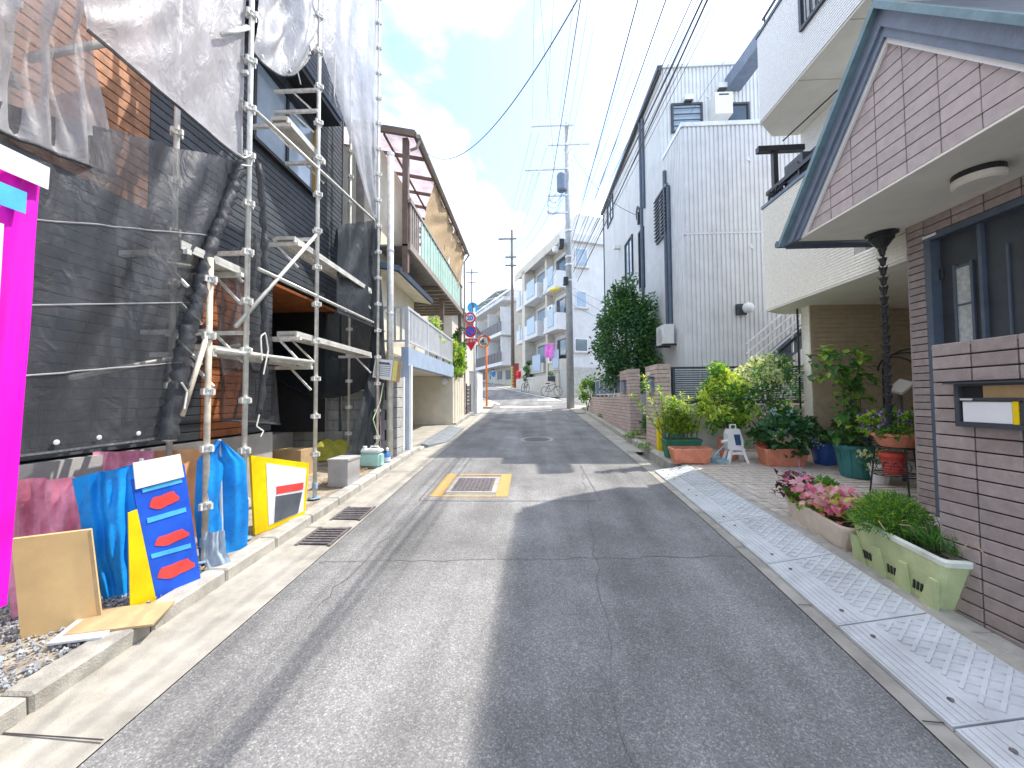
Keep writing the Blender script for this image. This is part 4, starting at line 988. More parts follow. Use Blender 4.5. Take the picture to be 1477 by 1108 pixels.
# ---- scaffold
SX = -2.7
sc = thing('scaffold', 'galvanised pipe scaffold in front of the unfinished house', 'scaffold', (SX, 4, 0.4))
def spole(px, py, X, ztop, zbot=None, m='steel', r=.0243, clamps=True, ph=0):
    p = onX(px, py, X); y = p.y; zb = gz(y) + .1 if zbot is None else zbot
    mb = MB(); mb.tube([(X, y, zb), (X, y, ztop)], r, 10); o = mk('pole', mb, M[m], sc, smooth=True)
    if clamps:
        z = zb + .35 + ph
        while z < ztop - .05:
            mb = MB(); mb.lathe((X, y, z), [(.026, -.03), (.04, -.03), (.04, -.012), (.031, -.01), (.031, .012), (.04, .014), (.04, .032), (.026, .032)], 8)
            for q in range(4):
                a = q * math.pi / 2; mb.cbox((X + .048 * math.cos(a), y + .048 * math.sin(a), z), (.022, .022, .05))
            mk('clamp', mb, M['clamp'], o); z += .475
    mb = MB(); mb.lathe((X, y, zb), [(.075, 0), (.075, .008), (.02, .01), (.02, .12), (.034, .12), (.034, .19), (.026, .19)], 10); mk('jack_base', mb, M['bluefoot'], o)
    return y
y1_ = spole(358, 320, SX, 8.6); y2_ = spole(458, 320, SX, 9.0, ph=.2); y0_ = spole(301, 500, SX, onX(303, 372, SX).z, m='rustpole', ph=.1)
y3_ = spole(546, 250, SX, 9.4, ph=.1); yl_ = spole(8, 100, -2.9, 6.0, m='rustpole')
for px in (252, 505): spole(px, 320, -3.28, 8.0, ph=.15)
def sbar(a, b_, X=SX, r=.02, m='steel', nm='brace'):
    A = onX(*a, X); B = onX(*b_, X); mb = MB(); mb.tube([A, B], r, 8); mk(nm, mb, M[m], sc, smooth=True)
sbar((366, 158), (540, 318)); sbar((340, 471), (456, 339)); sbar((373, 388), (538, 465)); sbar((262, 600), (300, 480), m='rustpole')
sbar((100, 545), (345, 498), -3.2); sbar((320, 50), (358, 40)); sbar((40, 84), (150, 62), -2.9, .024, 'steel', 'ledger')
sbar((310, 505), (452, 522), nm='ledger'); sbar((360, 395), (240, 380), -3.2, nm='ledger')
def spl(a, b_, w_=.24, X0=SX - .03):
    A = onX(*a, X0); B = onX(*b_, X0); z = A.z
    mb = MB(); mb.box((X0 - w_, A.y, z - .02), (X0, B.y, z + .02)); mb.box((X0 - .02, A.y, z - .05), (X0 - .001, B.y, z - .021)); mb.box((X0 - w_, A.y, z - .05), (X0 - w_ + .02, B.y, z - .021))
    o = mk('plank', mb, M['steel'], sc)
    for yy in (A.y + .04, B.y - .08):
        hb = MB(); hb.bar((X0 - w_ - .3, yy, z - .06), (X0 + .03, yy, z - .06), .04, .04); hb.bar((X0 - .24, yy, z - .07), (X0 + .02, yy, z - .34), .022, .022); mk('bracket', hb, M['clamp'], sc)
spl((425, 343), (536, 395)); spl((428, 480), (536, 506)); spl((300, 500), (452, 524)); spl((262, 350), (355, 365))
spl((415, 170), (470, 205), .2)
for (px, py, X) in ((300, 478, SX), (358, 480, SX), (458, 345, SX), (458, 490, SX), (300, 420, SX), (358, 365, SX), (358, 40, SX), (358, 105, SX), (458, 160, SX), (458, 130, SX)):
    p = onX(px, py, X); mb = MB(); mb.bar((X, p.y, p.z), (X - .58, p.y, p.z), .035, .035); mb.bar((X - .05, p.y, p.z - .28), (X - .32, p.y, p.z - .02), .02, .02); mk('bracket', mb, M['clamp'], sc)

# ---- debris nets: each sheet a thing
def poly_at(pts, t):
    L_ = [0]
    for a, b_ in zip(pts, pts[1:]): L_.append(L_[-1] + (b_ - a).length)
    s = t * L_[-1]
    for i in range(len(pts) - 1):
        if s <= L_[i + 1] + 1e-9:
            u = (s - L_[i]) / max(1e-9, L_[i + 1] - L_[i]); return pts[i] + (pts[i + 1] - pts[i]) * u
    return pts[-1].copy()
def sheet(left, right, nu, nv, amp, freq, seed, axis=V(1, 0, 0), conv=0.0, sag=0.0):
    r_ = random.Random(seed); ph = [r_.uniform(0, 6.28) for _ in range(8)]
    mb = MB()
    def fn(u, v):
        a = poly_at(left, v); b_ = poly_at(right, v); p = a + (b_ - a) * u
        e = math.sin(math.pi * u) ** .5 if 0 < u < 1 else 0
        f = amp * (.55 * math.sin(freq * u * 6.28 + ph[0] + 1.5 * math.sin(2.2 * v + ph[1])) + .3 * math.sin(freq * 2.3 * u * 6.28 + ph[2] + 3 * v * conv) + .35 * math.sin(5 * v + 3 * u + ph[3]) + .2 * math.sin(13 * v + 7 * u * freq + ph[4]) + .16 * math.sin(23 * u + 17 * v + ph[5]))
        q = p + axis * f * (.25 + .75 * e) * (1 - .85 * v ** 5)
        q.z -= sag * math.sin(math.pi * u) * v
        return q
    mb.grid(fn, nu, nv); return mb
NX = -2.77
def XP(pts, X=NX): return [onX(a, b_, X) for a, b_ in pts]
def net(label, left, right, m, amp, freq, seed, X=NX, nu=40, nv=30, conv=1.0, sag=0.0, hem=True, grom=True, pts=None):
    l, r_ = (XP(left, X), XP(right, X)) if pts is None else pts
    t = thing('debris_net', label, 'net', tuple((l[0] + r_[-1]) / 2), 'nets hung on the scaffold')
    mb = sheet(l, r_, nu, nv, amp, freq, seed, conv=conv, sag=sag)
    mk('sheet', mb, M[m], t, smooth=True)
    if hem:
        row = [mb.v[nv * (nu + 1) + i] for i in range(nu + 1)]
        hb = MB(); hb.tube([p + V(.004, 0, 0) for p in row], .013, 5); mk('hem', hb, M['darknet'], t)
    if grom:
        for i in range(5, nu, 14):
            p = mb.v[nv * (nu + 1) + i] + V(.015, 0, .06); gb = MB(); gb.lathe(p, [(.014, 0), (.016, .006), (.010, .008)], 10, axis=(1, 0, 0)); mk('eyelet', gb, M['alu'], t)
    return t
net('silvery net stretched across the top left, its lower edge slanting to the main pole', [(118, -40), (120, 0), (126, 44)], [(354, -40), (352, 60), (350, 233)], 'silvernet', .035, 2.2, 3, grom=False)
net('sheer pale net hanging at the far left over brown boards', [(-60, -40), (-60, 60), (-50, 170)], [(124, -40), (135, 60), (165, 255)], 'sheernet', .10, 3.5, 5, grom=False)
nb_ = net('large dark grey net covering the lower left of the house', [(-60, 130), (-50, 400), (-40, 668)], [(349, 236), (300, 390), (268, 500), (238, 632)], 'darknet', .06, 2.5, 8, nu=60, nv=40)
sheet_v = [c for c in nb_.children if c.name.startswith('sheet')][0].data.vertices
for jr in (13, 23, 31):
    sm_ = MB(); sm_.tube([Vector(sheet_v[jr * 61 + i].co) + Vector(nb_.location) + V(.004, 0, 0) for i in range(61)], .005, 4); mk('seam', sm_, M['sheernet'], nb_)
g = MB(); r8 = random.Random(4)
path = XP([(350, 234), (325, 300), (300, 370), (285, 430), (268, 500), (252, 580), (240, 634)], NX + .03)
pp = [poly_at(path, k / 70) for k in range(71)]
g.tube([p + V(r8.uniform(-.012, .012), r8.uniform(-.012, .012), 0) for p in pp], [.03 + .02 * abs(math.sin(k * 1.3)) + .02 * (k / 70) for k in range(71)], 8); mk('gathered_edge', g, M['darknet'], nb_, smooth=True)
net('silver net bundle sagging between the two front poles at the top', [(372, -40), (370, 30), (362, 74)], [(463, -40), (463, 20), (460, 62)], 'silvernet', .13, 1.6, 11, sag=.35)
net('silvery net hanging from the right scaffold corner to a point against the sky', [(464, -40), (464, 75), (500, 188), (528, 285), (540, 316)], [(550, -40), (549, 120), (548, 250), (546, 320)], 'silvernet', .08, 1.8, 13)
net('black net panel below the pointed silver net', [(486, 325), (486, 400), (486, 450)], [(541, 318), (549, 390), (554, 478)], 'blacknet', .07, 1.5, 17)
net('black net gathered into a tail reaching the ground beside the jerrycan', [(543, 455), (528, 560), (505, 655)], [(553, 470), (557, 560), (553, 668)], 'blacknet', .10, 2.6, 19, X=-2.86, grom=False)
l = [onY(378, 330, 6.95), onY(380, 470, 6.95), onY(400, 548, 6.95)]; r2_ = [onY(548, 330, 6.95), onY(548, 470, 6.95), onY(541, 552, 6.95)]
net('dark net closing the far end of the scaffold above the block wall', None, None, 'blacknet', .08, 1.5, 23, pts=(l, r2_), sag=.30, grom=False)
net('dark net strip hanging beside the open alcove', [(312, 385), (315, 500), (318, 606)], [(376, 330), (390, 470), (404, 612)], 'darknet', .08, 2.0, 29, X=-3.05, grom=False)
def rolled(label, pts, X, r, m):
    t = thing('debris_net', label, 'net', tuple(onX(*pts[0], X)), 'nets hung on the scaffold')
    P_ = XP(pts, X); k = 40; rr = random.Random(len(label)); mb = MB()
    mb.tube([poly_at(P_, i / k) + V(rr.uniform(-.012, .012), rr.uniform(-.012, .012), 0) for i in range(k + 1)], [r * (.6 + .5 * abs(math.sin(i * .9))) for i in range(k + 1)], 8); mk('roll', mb, M[m], t, smooth=True)
rolled('narrow rolled net hanging between the two front poles', [(372, 235), (382, 330), (382, 470), (384, 520), (374, 598)], NX + .04, .035, 'darknet')
def cord(label, pts, X=SX + .03, r=.007, m='rope', raw=None):
    P_ = raw or XP(pts, X); mb = MB(); mb.tube([poly_at(P_, i / 24) for i in range(25)], r, 5)
    o = mk('cord', mb, M[m], None, loc=P_[0]); tag(o, label, 'cord', 'white cords tied on the scaffold' if m == 'rope' else None)
cord('white cord knotted round the main pole where the nets gather', [(340, 220), (352, 228), (366, 222), (362, 240), (348, 238)])
cord('white cord dangling from the gathered dark net near the rusty pole', [(262, 552), (270, 565), (266, 590)])
cord('white cord loop hanging on the rolled net between the poles', [(378, 520), (376, 485), (383, 480), (387, 505), (380, 540)])
cord('frayed white cord end at the foot of the rolled net', [(374, 598), (370, 615), (380, 622), (376, 630)])
cord('white cord hanging under the silver net bundle', [(425, 85), (430, 105), (434, 122)])
cord('thin white cord hanging beside the corner of the black net', [(484, 80), (482, 140), (486, 155)])

# ---- boards, flags and sheets along the lot edge (their print is blurred in the photograph)
def wallpt(px, py, a, n):
    d = ray(px, py); return CAMLOC + d * ((a - CAMLOC).dot(n) / d.dot(n))
def vplane(bl, br, back=0.0, dz=.09):
    A = onG(*bl, dz); B = onG(*br, dz); h = (B - A); h.z = 0; n = h.cross(V(0, 0, 1)).normalized()
    if n.dot(CAMLOC - A) < 0: n = -n
    return A - n * back, n
def quad_board(name, label, cat, quad, m, th=.02, back=0.0, base=None, nm='panel', grp=None):
    a, n = vplane(*(base or (quad[3], quad[2])), back)
    P_ = [wallpt(x, y, a, n) for x, y in quad]
    t = thing(name, label, cat, tuple((P_[2] + P_[3]) / 2), grp)
    mb = MB(); mb.prism(P_, -n * th); mk(nm, mb, m, t)
    return t, a, n
def on_board(t, a, n, quad, m, nm, out=.004, th=.004):
    P_ = [wallpt(x, y, a + n * out, n) for x, y in quad]; mb = MB(); mb.prism(P_, -n * th); return mk(nm, mb, m, t)
t, a, n = quad_board('leaning_board', 'pale tan blank board leaning by the magenta flag in the lower left', 'board', [(16, 778), (130, 764), (146, 897), (30, 924)], M['board'], .03)
on_board(t, a, n, [(126, 768), (131, 764), (147, 897), (141, 900)], M['card'], 'edge_strip')
def cloth_thing(name, label, cat, left, right, m, amp, freq, seed, base, back=0, pole=None):
    a, n = vplane(*base, back)
    l = [wallpt(x, y, a, n) for x, y in left]; r_ = [wallpt(x, y, a, n) for x, y in right]
    t = thing(name, label, cat, tuple((l[-1] + r_[-1]) / 2))
    mb = sheet(l, r_, 24, 24, amp, freq, seed, axis=n); mk('cloth', mb, M[m], t, smooth=True)
    if pole:
        A = wallpt(*pole[0], a, n) - n * .02; B = wallpt(*pole[1], a, n) - n * .02; mb = MB(); mb.tube([A, B], .013, 6); mk('stick', mb, M['alu'], t)
    return t, a, n
t, a, n = cloth_thing('cloth_flag', 'bright blue cloth flag between the tan board and the print board', 'flag', [(104, 690), (118, 760), (132, 820), (150, 868)], [(203, 668), (200, 740), (196, 800), (192, 862)], 'blue', .05, 1.8, 31, ((150, 868), (192, 858)), pole=((203, 662), (196, 864)))
t, a, n = quad_board('print_board', 'blue print board with three coral patches, white head and yellow edge', 'sign', [(190, 692), (266, 670), (290, 838), (222, 866)], M['navy'], .02)
on_board(t, a, n, [(192, 668), (260, 655), (266, 688), (196, 706)], M['paper'], 'head_panel', .012, .01)
on_board(t, a, n, [(185, 740), (198, 735), (226, 868), (188, 876)], M['yellow'], 'edge_band', .012, .01)
for q in ([(215, 718), (258, 706), (258, 726), (216, 738)], [(222, 776), (272, 760), (272, 778), (224, 792)], [(226, 820), (280, 802), (280, 822), (228, 840)]):
    # torn-looking rounded print patch
    (x0, y0), (x1, y1), (x2, y2), (x3, y3) = q
    poly = []
    for k in range(14):
        th_ = 2 * math.pi * k / 14; u = .5 + .5 * math.cos(th_) * (1 + .12 * math.sin(k * 2.3)); v = .5 + .5 * math.sin(th_) * (1 + .2 * math.sin(k * 1.7))
        poly.append((x0 + (x1 - x0) * u + (x3 - x0) * v, y0 + (y1 - y0) * u + (y3 - y0) * v))
    on_board(t, a, n, poly, M['redprint'], 'print_patch')
for q in ([(205, 705), (262, 690), (263, 696), (206, 711)], [(212, 748), (268, 732), (269, 738), (213, 755)], [(218, 800), (275, 784), (276, 790), (219, 806)]): on_board(t, a, n, q, M['skyprint'], 'print_stripe')
t, a, n = cloth_thing('cloth_flag', 'tall bright blue cloth flag with a pointed top right of the print board', 'flag', [(314, 636), (284, 664), (280, 740), (288, 806)], [(320, 636), (354, 664), (359, 730), (356, 794)], 'blue', .05, 1.6, 37, ((292, 812), (352, 792)), back=.03, pole=((318, 634), (322, 812)))
t, a, n = cloth_thing('pale_cloth', 'pale blue folded cloth lying at the foot of the tall blue flag', 'cloth', [(296, 768), (294, 800), (300, 822)], [(324, 765), (326, 795), (334, 812)], 'bluepanel', .03, 1.5, 41, ((300, 822), (334, 812)), back=-.03)
t, a, n = cloth_thing('pink_cloth', 'pink streaked cloth heaped behind the tan board', 'cloth', [(2, 692), (6, 780), (20, 915)], [(120, 690), (124, 770), (140, 890)], 'pinksheet', .07, 2.4, 43, ((20, 905), (140, 880)), back=.12)
t, a, n = cloth_thing('pink_cloth', 'pink cloth hung in the background left of the peach sheet', 'cloth', [(134, 652), (134, 690), (136, 850)], [(222, 650), (222, 690), (222, 830)], 'pinksheet', .05, 2.0, 47, ((136, 830), (222, 810)), back=.2)
t, a, n = cloth_thing('peach_cloth', 'peach orange sheet draped behind the print board', 'cloth', [(200, 652), (202, 690), (204, 820)], [(304, 646), (304, 690), (304, 800)], 'orangesheet', .05, 1.5, 53, ((204, 812), (304, 786)), back=.32)
t, a, n = quad_board('notice_frame', 'yellow framed white notice board with dark print by the gutter', 'sign', [(362, 657), (446, 668), (440, 744), (368, 772)], M['yellow'], .03)
on_board(t, a, n, [(384, 668), (442, 676), (437, 738), (388, 758)], M['paper'], 'notice_sheet')
on_board(t, a, n, [(398, 716), (436, 710), (430, 740), (396, 754)], M['ink'], 'print_block', .008)
on_board(t, a, n, [(399, 702), (438, 696), (437, 706), (399, 713)], M['redprint'], 'print_band', .008)
g_ = onG(490, 703, .09)
t = thing('metal_box', 'plain grey metal box at the kerb left of the jerrycan', 'box', tuple(g_))
mb = MB(); mb.box((g_.x - .16, g_.y - .02, g_.z), (g_.x + .12, g_.y + .36, g_.z + .36)); mk('box_body', mb, M['found'], t)
mb = MB(); mb.box((g_.x - .17, g_.y - .03, g_.z + .361), (g_.x + .13, g_.y + .37, g_.z + .39)); mk('box_lid', mb, M['found'], t)
g_ = onG(415, 690, .09)
t = thing('carton', 'brown carton behind the yellow framed notice board', 'carton', tuple(g_))
mb = MB(); mb.box((g_.x - .25, g_.y, g_.z), (g_.x + .2, g_.y + .35, g_.z + .42)); mk('carton_body', mb, M['card'], t)
mb = MB(); mb.box((g_.x - .25, g_.y + .15, g_.z + .4205), (g_.x + .2, g_.y + .2, g_.z + .423)); mk('tape', mb, M['board'], t)
def heap(name, label, c, rx, ry, h, m, seed, cat):
    r_ = random.Random(seed); ph = [r_.uniform(0, 6) for _ in range(6)]; mb = MB()
    def fn(u, v):
        a = u * 2 * math.pi; rr = v
        e = 1 - rr ** 2
        z = h * e * (1 + .35 * math.sin(3 * a + ph[0]) * rr + .25 * math.sin(7 * a + ph[1]) * rr * (1 - rr) * 3) + .02 * math.sin(9 * a + ph[2])
        k = 1 + .15 * math.sin(4 * a + ph[3])
        return V(c[0] + rx * rr * k * math.cos(a), c[1] + ry * rr * k * math.sin(a), c[2] + max(0.005, z))
    mb.grid(fn, 36, 10); o = mk(name, mb, M[m], None, loc=c, smooth=False); tag(o, label, cat); return o
g_ = onG(480, 664, .09); heap('folded_tarp', 'olive yellow tarpaulin crumpled by the foot of the block wall', (g_.x - .1, g_.y + .2, g_.z), .55, .35, .32, 'tarp', 3, 'tarp')
# flat cardboard on the lot edge
for k, (px, py, w_, d_, lab) in enumerate(((178, 893, .42, .26, 'flat cardboard sheet lying at the foot of the blue flag'), (135, 905, .25, .3, 'small grey board offcut lying beside the flat cardboard'))):
    g_ = onG(px, py, .11); mb = MB(); mb.cbox((0, 0, 0), (w_, d_, .012)); o = mk('cardboard_sheet' if k == 0 else 'board_offcut', mb, M['card'] if k == 0 else M['alu'], None, local=True); o.location = g_ + V(0, 0, .01 + .002 * k); o.rotation_euler = (SL, .03, .35); tag(o, lab, 'cardboard' if k == 0 else 'board')
gv = MB(); rg = random.Random(12)
for k in range(5000):
    x, y = rg.uniform(-4.2, -2.57), rg.uniform(1.0, 3.1); s = rg.uniform(.006, .017)
    Mx = Matrix.Translation((x, y, gz(y) + .1)) @ Euler((rg.uniform(0, 6), rg.uniform(0, 6), rg.uniform(0, 6))).to_matrix().to_4x4()
    gv.cbox((0, 0, 0), (s * 1.4, s, s * .8), 0, Mx)
o = mk('gravel', gv, M['gravel'], None, loc=(-3.4, 2, .2), kind='stuff'); tag(o, 'grey gravel scattered on the building lot in the lower left corner', 'gravel')
# straw litter by the jerrycan
gv = MB()
for k in range(500):
    x, y = rg.uniform(-3.0, -2.66), rg.uniform(5.2, 7.2); a = rg.uniform(0, 3.14); l_ = rg.uniform(.03, .10)
    p = V(x, y, gz(y) + .095 + rg.uniform(0, .02)); gv.bar(p, p + V(l_ * math.cos(a), l_ * math.sin(a), rg.uniform(-.01, .02)), .006, .004)
o = mk('litter', gv, M['straw'], None, loc=(-2.8, 6, .4), kind='stuff'); tag(o, 'dry straw litter scattered on the soil in front of the jerrycan', 'litter')
# magenta banner
bx = onX(22, 560, -2.28)
t = thing('banner_flag', 'tall magenta banner with white top at the left edge of the picture', 'banner', (-2.28, 1.7, gz(1.7)))
zt, zb = onX(22, 232, -2.28).z, onX(22, 868, -2.28).z
ya_, yb_ = onX(-70, 560, -2.28).y, onX(47, 560, -2.28).y
l = [V(-2.28, ya_, zt - .0), V(-2.28, ya_, zb)]; r_ = [V(-2.28, yb_, zt), V(-2.28, yb_ - .06, zb)]
mb = sheet(l, r_, 20, 30, .03, 1.0, 61); mk('cloth', mb, M['magenta'], t, smooth=True)
def bandy(f0, f1, m, nm, u0=0, u1=1, off=.035):
    P0, P1 = poly_at(l, f0), poly_at(l, f1); Q0, Q1 = poly_at(r_, f0), poly_at(r_, f1)
    pts = [P0 + (Q0 - P0) * u0, P0 + (Q0 - P0) * u1, P1 + (Q1 - P1) * u1, P1 + (Q1 - P1) * u0]
    mb = MB(); mb.prism([p + V(off, 0, 0) for p in pts], (.004, 0, 0)); mk(nm, mb, m, t)
bandy(-.012, .042, M['paper'], 'white_band', 0, 1.02); bandy(.07, .12, M['skyprint'], 'blue_patch', .35, .72); bandy(.16, .9, M['paper'], 'print_column', .3, .44)
mb = MB(); mb.tube([(-2.29, ya_, gz(1.6)), (-2.29, ya_, zt + .1)], .014, 8); mb.tube([(-2.29, ya_, zt + .02), (-2.29, yb_, zt + .02)], .010, 6); mk('stick', mb, M['paper'], t)
# jerrycan, blue bottle, hoses
g_ = onG(531, 676, .09)
t = thing('jerrycan', 'translucent pale green jerrycan with white top standing at the foot of the black net', 'jerrycan', tuple(g_))
mb = MB(); mb.cbox((g_.x, g_.y + .12, g_.z + .13), (.40, .22, .26)); o = mk('can_body', mb, M['jerry'], t)
bm = bmesh.new(); bm.from_mesh(o.data); bmesh.ops.bevel(bm, geom=bm.edges[:], offset=.04, segments=3, affect='EDGES'); bm.to_mesh(o.data); bm.free()
mb = MB(); mb.cbox((g_.x, g_.y + .12, g_.z + .285), (.38, .20, .06)); o2 = mk('can_top', mb, M['white'], t)
bm = bmesh.new(); bm.from_mesh(o2.data); bmesh.ops.bevel(bm, geom=bm.edges[:], offset=.02, segments=2, affect='EDGES'); bm.to_mesh(o2.data); bm.free()
mb = MB(); mb.cyl((g_.x - .1, g_.y + .1, g_.z + .31), (g_.x - .1, g_.y + .1, g_.z + .36), .035, n=12); mk('cap', mb, M['white'], t)
mb = MB(); mb.tube([(g_.x - .02, g_.y + .12, g_.z + .31), (g_.x, g_.y + .12, g_.z + .355), (g_.x + .12, g_.y + .12, g_.z + .355), (g_.x + .14, g_.y + .12, g_.z + .31)], .015, 6); mk('handle', mb, M['white'], t)
jerry_top = V(g_.x + .05, g_.y + .1, g_.z + .36)
g2 = onG(556, 672, .06)
t = thing('bottle', 'small blue plastic bottle with white cap right of the jerrycan', 'bottle', tuple(g2))
mb = MB(); mb.lathe(g2 + V(0, .08, 0), [(.055, 0), (.06, .02), (.06, .17), (.03, .22), (.022, .23), (.022, .25)], 14); mk('bottle_body', mb, mat('bottle_blue', (.06, .22, .62), .35), t, smooth=True)
mb = MB(); mb.lathe(g2 + V(0, .08, .25), [(.026, 0), (.026, .04), (.01, .06)], 10); mk('bottle_cap', mb, M['white'], t)
mb = MB(); mb.lathe(g2 + V(0, .08, .07), [(.0615, 0), (.0615, .07)], 14); mk('bottle_label', mb, M['paper'], t)
def hose(label, pts, m, r=.009):
    mb = MB(); mb.tube([poly_at(pts, i / 30) for i in range(31)], r, 6); o = mk('hose', mb, m, None, loc=pts[0]); tag(o, label, 'hose')
hose('pale green hose curving from the notice board down to the jerrycan', [onX(553, 553, -2.62), onX(548, 580, -2.62), onX(538, 605, -2.64), jerry_top + V(.1, 0, .1), jerry_top], mat('hose_green', (.45, .55, .28), .5))
hose('pink cable hanging from the notice board to the ground', [onX(546, 550, -2.6), onX(547, 590, -2.6), onX(549, 620, -2.6), onX(548, 655, -2.6)], mat('cable_pink', (.55, .25, .38), .5), .006)
# works notice board tied to the pipe
a = V(-2.58, 6.9, 0); n = V(.15, -1, 0).normalized()
t = thing('works_notice', 'plywood notice board with printed white sheet tied to the grey pipe', 'notice board', (-2.8, 6.9, 1.9))
mb = MB(); mb.prism([wallpt(x, y, a, n) for x, y in ((541, 517), (580, 521), (576, 552), (537, 545))], -n * .02); mk('board', mb, M['card'], t)
mb = MB(); mb.prism([wallpt(x, y, a + n * .006, n) for x, y in ((541, 518), (567, 520), (564, 549), (537, 544))], -n * .004); sh = mk('sheet', mb, M['paper'], t)
mb = MB(); mb.prism([wallpt(x, y, a + n * .006, n) for x, y in ((568, 520), (574, 521), (571, 550), (565, 549))], -n * .004); mk('yellow_strip', mb, mat('strip_yellow', (.75, .66, .2), .6), t)
for k in range(8):
    f = .14 + k * .1; mb = MB(); x0, x1 = 543 - 4 * f, 565 - 3 * f; yy = 518 + 27 * f
    h_ = 2.6 if k == 0 else .8
    if k == 0: x0, x1 = 546, 562
    mb.prism([wallpt(x, y, a + n * .008, n) for x, y in ((x0, yy), (x1, yy + 1.5), (x1, yy + 1.5 + h_), (x0, yy + h_))], -n * .0015); mk('print_line', mb, M['ink'], sh)
t = thing('conduit_pole', 'tall galvanised steel pipe pole at the corner of the cream house', 'pole', (-2.62, 7.0, .5))
py_ = onX(563, 400, -2.6).y
mb = MB(); mb.tube([(-2.60, py_, gz(py_)), (-2.60, py_, onX(566, 226, -2.6).z)], .062, 12); mk('pipe', mb, M['steel'], t, smooth=True)
mb = MB(); mb.lathe((-2.60, py_, onX(566, 226, -2.6).z), [(.068, -.05), (.068, .012), (.02, .03)], 12); mk('pipe_cap', mb, M['alu'], t)
for zz in (2.0, 3.2, 4.4):
    mb = MB(); mb.lathe((-2.60, py_, zz), [(.066, -.02), (.07, -.015), (.07, .015), (.066, .02)], 12); mk('strap', mb, M['alu'], t)

# ================================================================ LEFT: cream house with garage and brown balcony
LX = -2.5
ch = thing('cream_house', 'cream house with garage, terrace and brown upper balcony at left', 'house', (-5, 11, .6))
gy0, gy1 = 8.0, 12.6
mb = MB(); mb.box((-9, 8.25, 2.70), (-3.25, 10.8, 7.2)); mb.box((-9, 10.8, 2.70), (-4.2, 16.0, 7.2)); mk('wall', mb, M['cream'], ch)
mb = MB(); mb.box((-9, gy0 + .3, .3), (-6.0, gy1, 2.3)); mb.box((-6.0, gy1, .3), (LX + .0, gy1 + .2, 2.33)); mb.box((-6.0, gy0, .3), (LX - .15, gy0 + .2, 2.33)); mk('garage_wall', mb, M['cream'], ch)
mb = MB(); mb.box((-6.0, gy0, 2.335), (LX - .16, gy1 + .2, 2.48)); mk('terrace_slab', mb, M['offwhite'], ch)
mb = MB(); mb.box((LX - .155, gy0 - .06, 2.30), (LX, gy1 + .2, 2.68)); mb.box((LX - .155, gy0 - .06, .4), (LX - .001, gy0 + .14, 2.299)); mk('garage_beam', mb, M['bluebeam'], ch)
mb = MB(); mb.box((LX + .003, gy0 - .05, .42), (LX + .05, gy0 + .06, 2.30)); mk('shutter_rail', mb, M['white'], ch)
mb = MB(); mb.box((-2.7, 7.80, .4), (LX - .06, 7.93, 2.05)); mk('gate_post', mb, M['offwhite'], ch)
mb = MB(); mb.box((LX - .12, gy1 + .21, .5), (LX + .02, 14.7, 2.35)); mk('side_wall', mb, M['cream'], ch)
for k in range(5): 
    mb = MB(); mb.box((LX + .021, gy1 + .3 + k * .38, .8), (LX + .026, gy1 + .31 + k * .38, 2.35)); mk('wall_joint', mb, M['tan'], ch)
p = onX(636, 545, LX); mb = MB(); mb.lathe((-2.75, gy1 - .12, 2.16), [(.04, -.12), (.11, -.05), (.12, .03), (.07, .11), (.02, .12)], 14); t = mk('garage_lamp', mb, M['white'], ch, smooth=True)
# terrace railing
rl = thing('terrace_railing', 'pale aluminium railing of upright bars above the garage beam', 'railing', (LX - .05, 10, 2.7))
mb = MB(); mb.box((LX - .09, gy0, 3.50), (LX - .03, gy1 + .1, 3.55)); mb.box((LX - .085, gy0, 2.80), (LX - .035, gy1 + .1, 2.84)); mb.box((-3.1, gy0 - .0, 3.501), (LX - .091, gy0 + .05, 3.549)); mb.box((-3.1, gy0, 2.801), (LX - .09, gy0 + .05, 2.84)); mk('rail', mb, M['alu'], rl)
yy = gy0 + .06
while yy < gy1: piece('baluster', (LX - .06, yy, 3.17), (.02, .055, .655), M['alu'], rl, None, 0); yy += .105
for xx in (-3.08, -2.95, -2.82, -2.69): piece('baluster', (xx, gy0 + .025, 3.17), (.045, .02, .655), M['alu'], rl, None, 0)
for yy in (gy0 + .02, 9.6, 11.1, gy1 + .05):
    mb = MB(); mb.box((LX - .1, yy - .025, 2.681), (LX - .02, yy + .025, 3.499)); mk('railing_post', mb, M['alu'], rl)
# roof overhang over ground floor (grey eave) and windows
mb = MB(); mb.prism([(-4.2, 8.1, 4.62), (-2.75, 8.1, 4.34), (-2.75, 8.1, 4.46), (-4.2, 8.1, 4.76)], (0, 2.9, 0)); mk('lower_eave', mb, M['slate2'], ch)
mb = MB(); mb.prism([(-4.2, 8.12, 4.60), (-2.80, 8.12, 4.33), (-2.80, 8.12, 4.345), (-4.2, 8.12, 4.615)], (0, 2.86, 0)); o = mk('eave_soffit', mb, M['cream'], ch); o.location.z = -.02
mb = MB(); mb.box((-8, 8.13, 4.75), (-3.26, 8.24, 4.9)); mk('red_trim', mb, mat('red_flashing', (.30, .05, .04), .5), ch)
k = 0
xx = -8.0
while xx < -3.3: piece('siding_strip', (xx, 8.235, 5.95), (.16, .02, 2.05), M['taupe'] if k % 3 == 0 else M['cream'], ch, None, .003); xx += .18; k += 1
win_side(10.9, 11.9, 2.75, 4.1, -4.2 + .0, 0, 'glass', ch); win_side(12.3, 13.6, 2.75, 4.1, -4.2, 0, 'glass', ch)
for o in [c for c in ch.children if c.name.startswith('window') and c.get('flip') is None]:
    # side windows are built facing -x: mirror these to face the street
    me = o.data; bx = -4.2 - ch.location.x
    for v in me.vertices: v.co.x = 2 * bx - v.co.x
    o['flip'] = 1
    for c in o.children:
        for v in c.data.vertices: v.co.x = 2 * bx - v.co.x
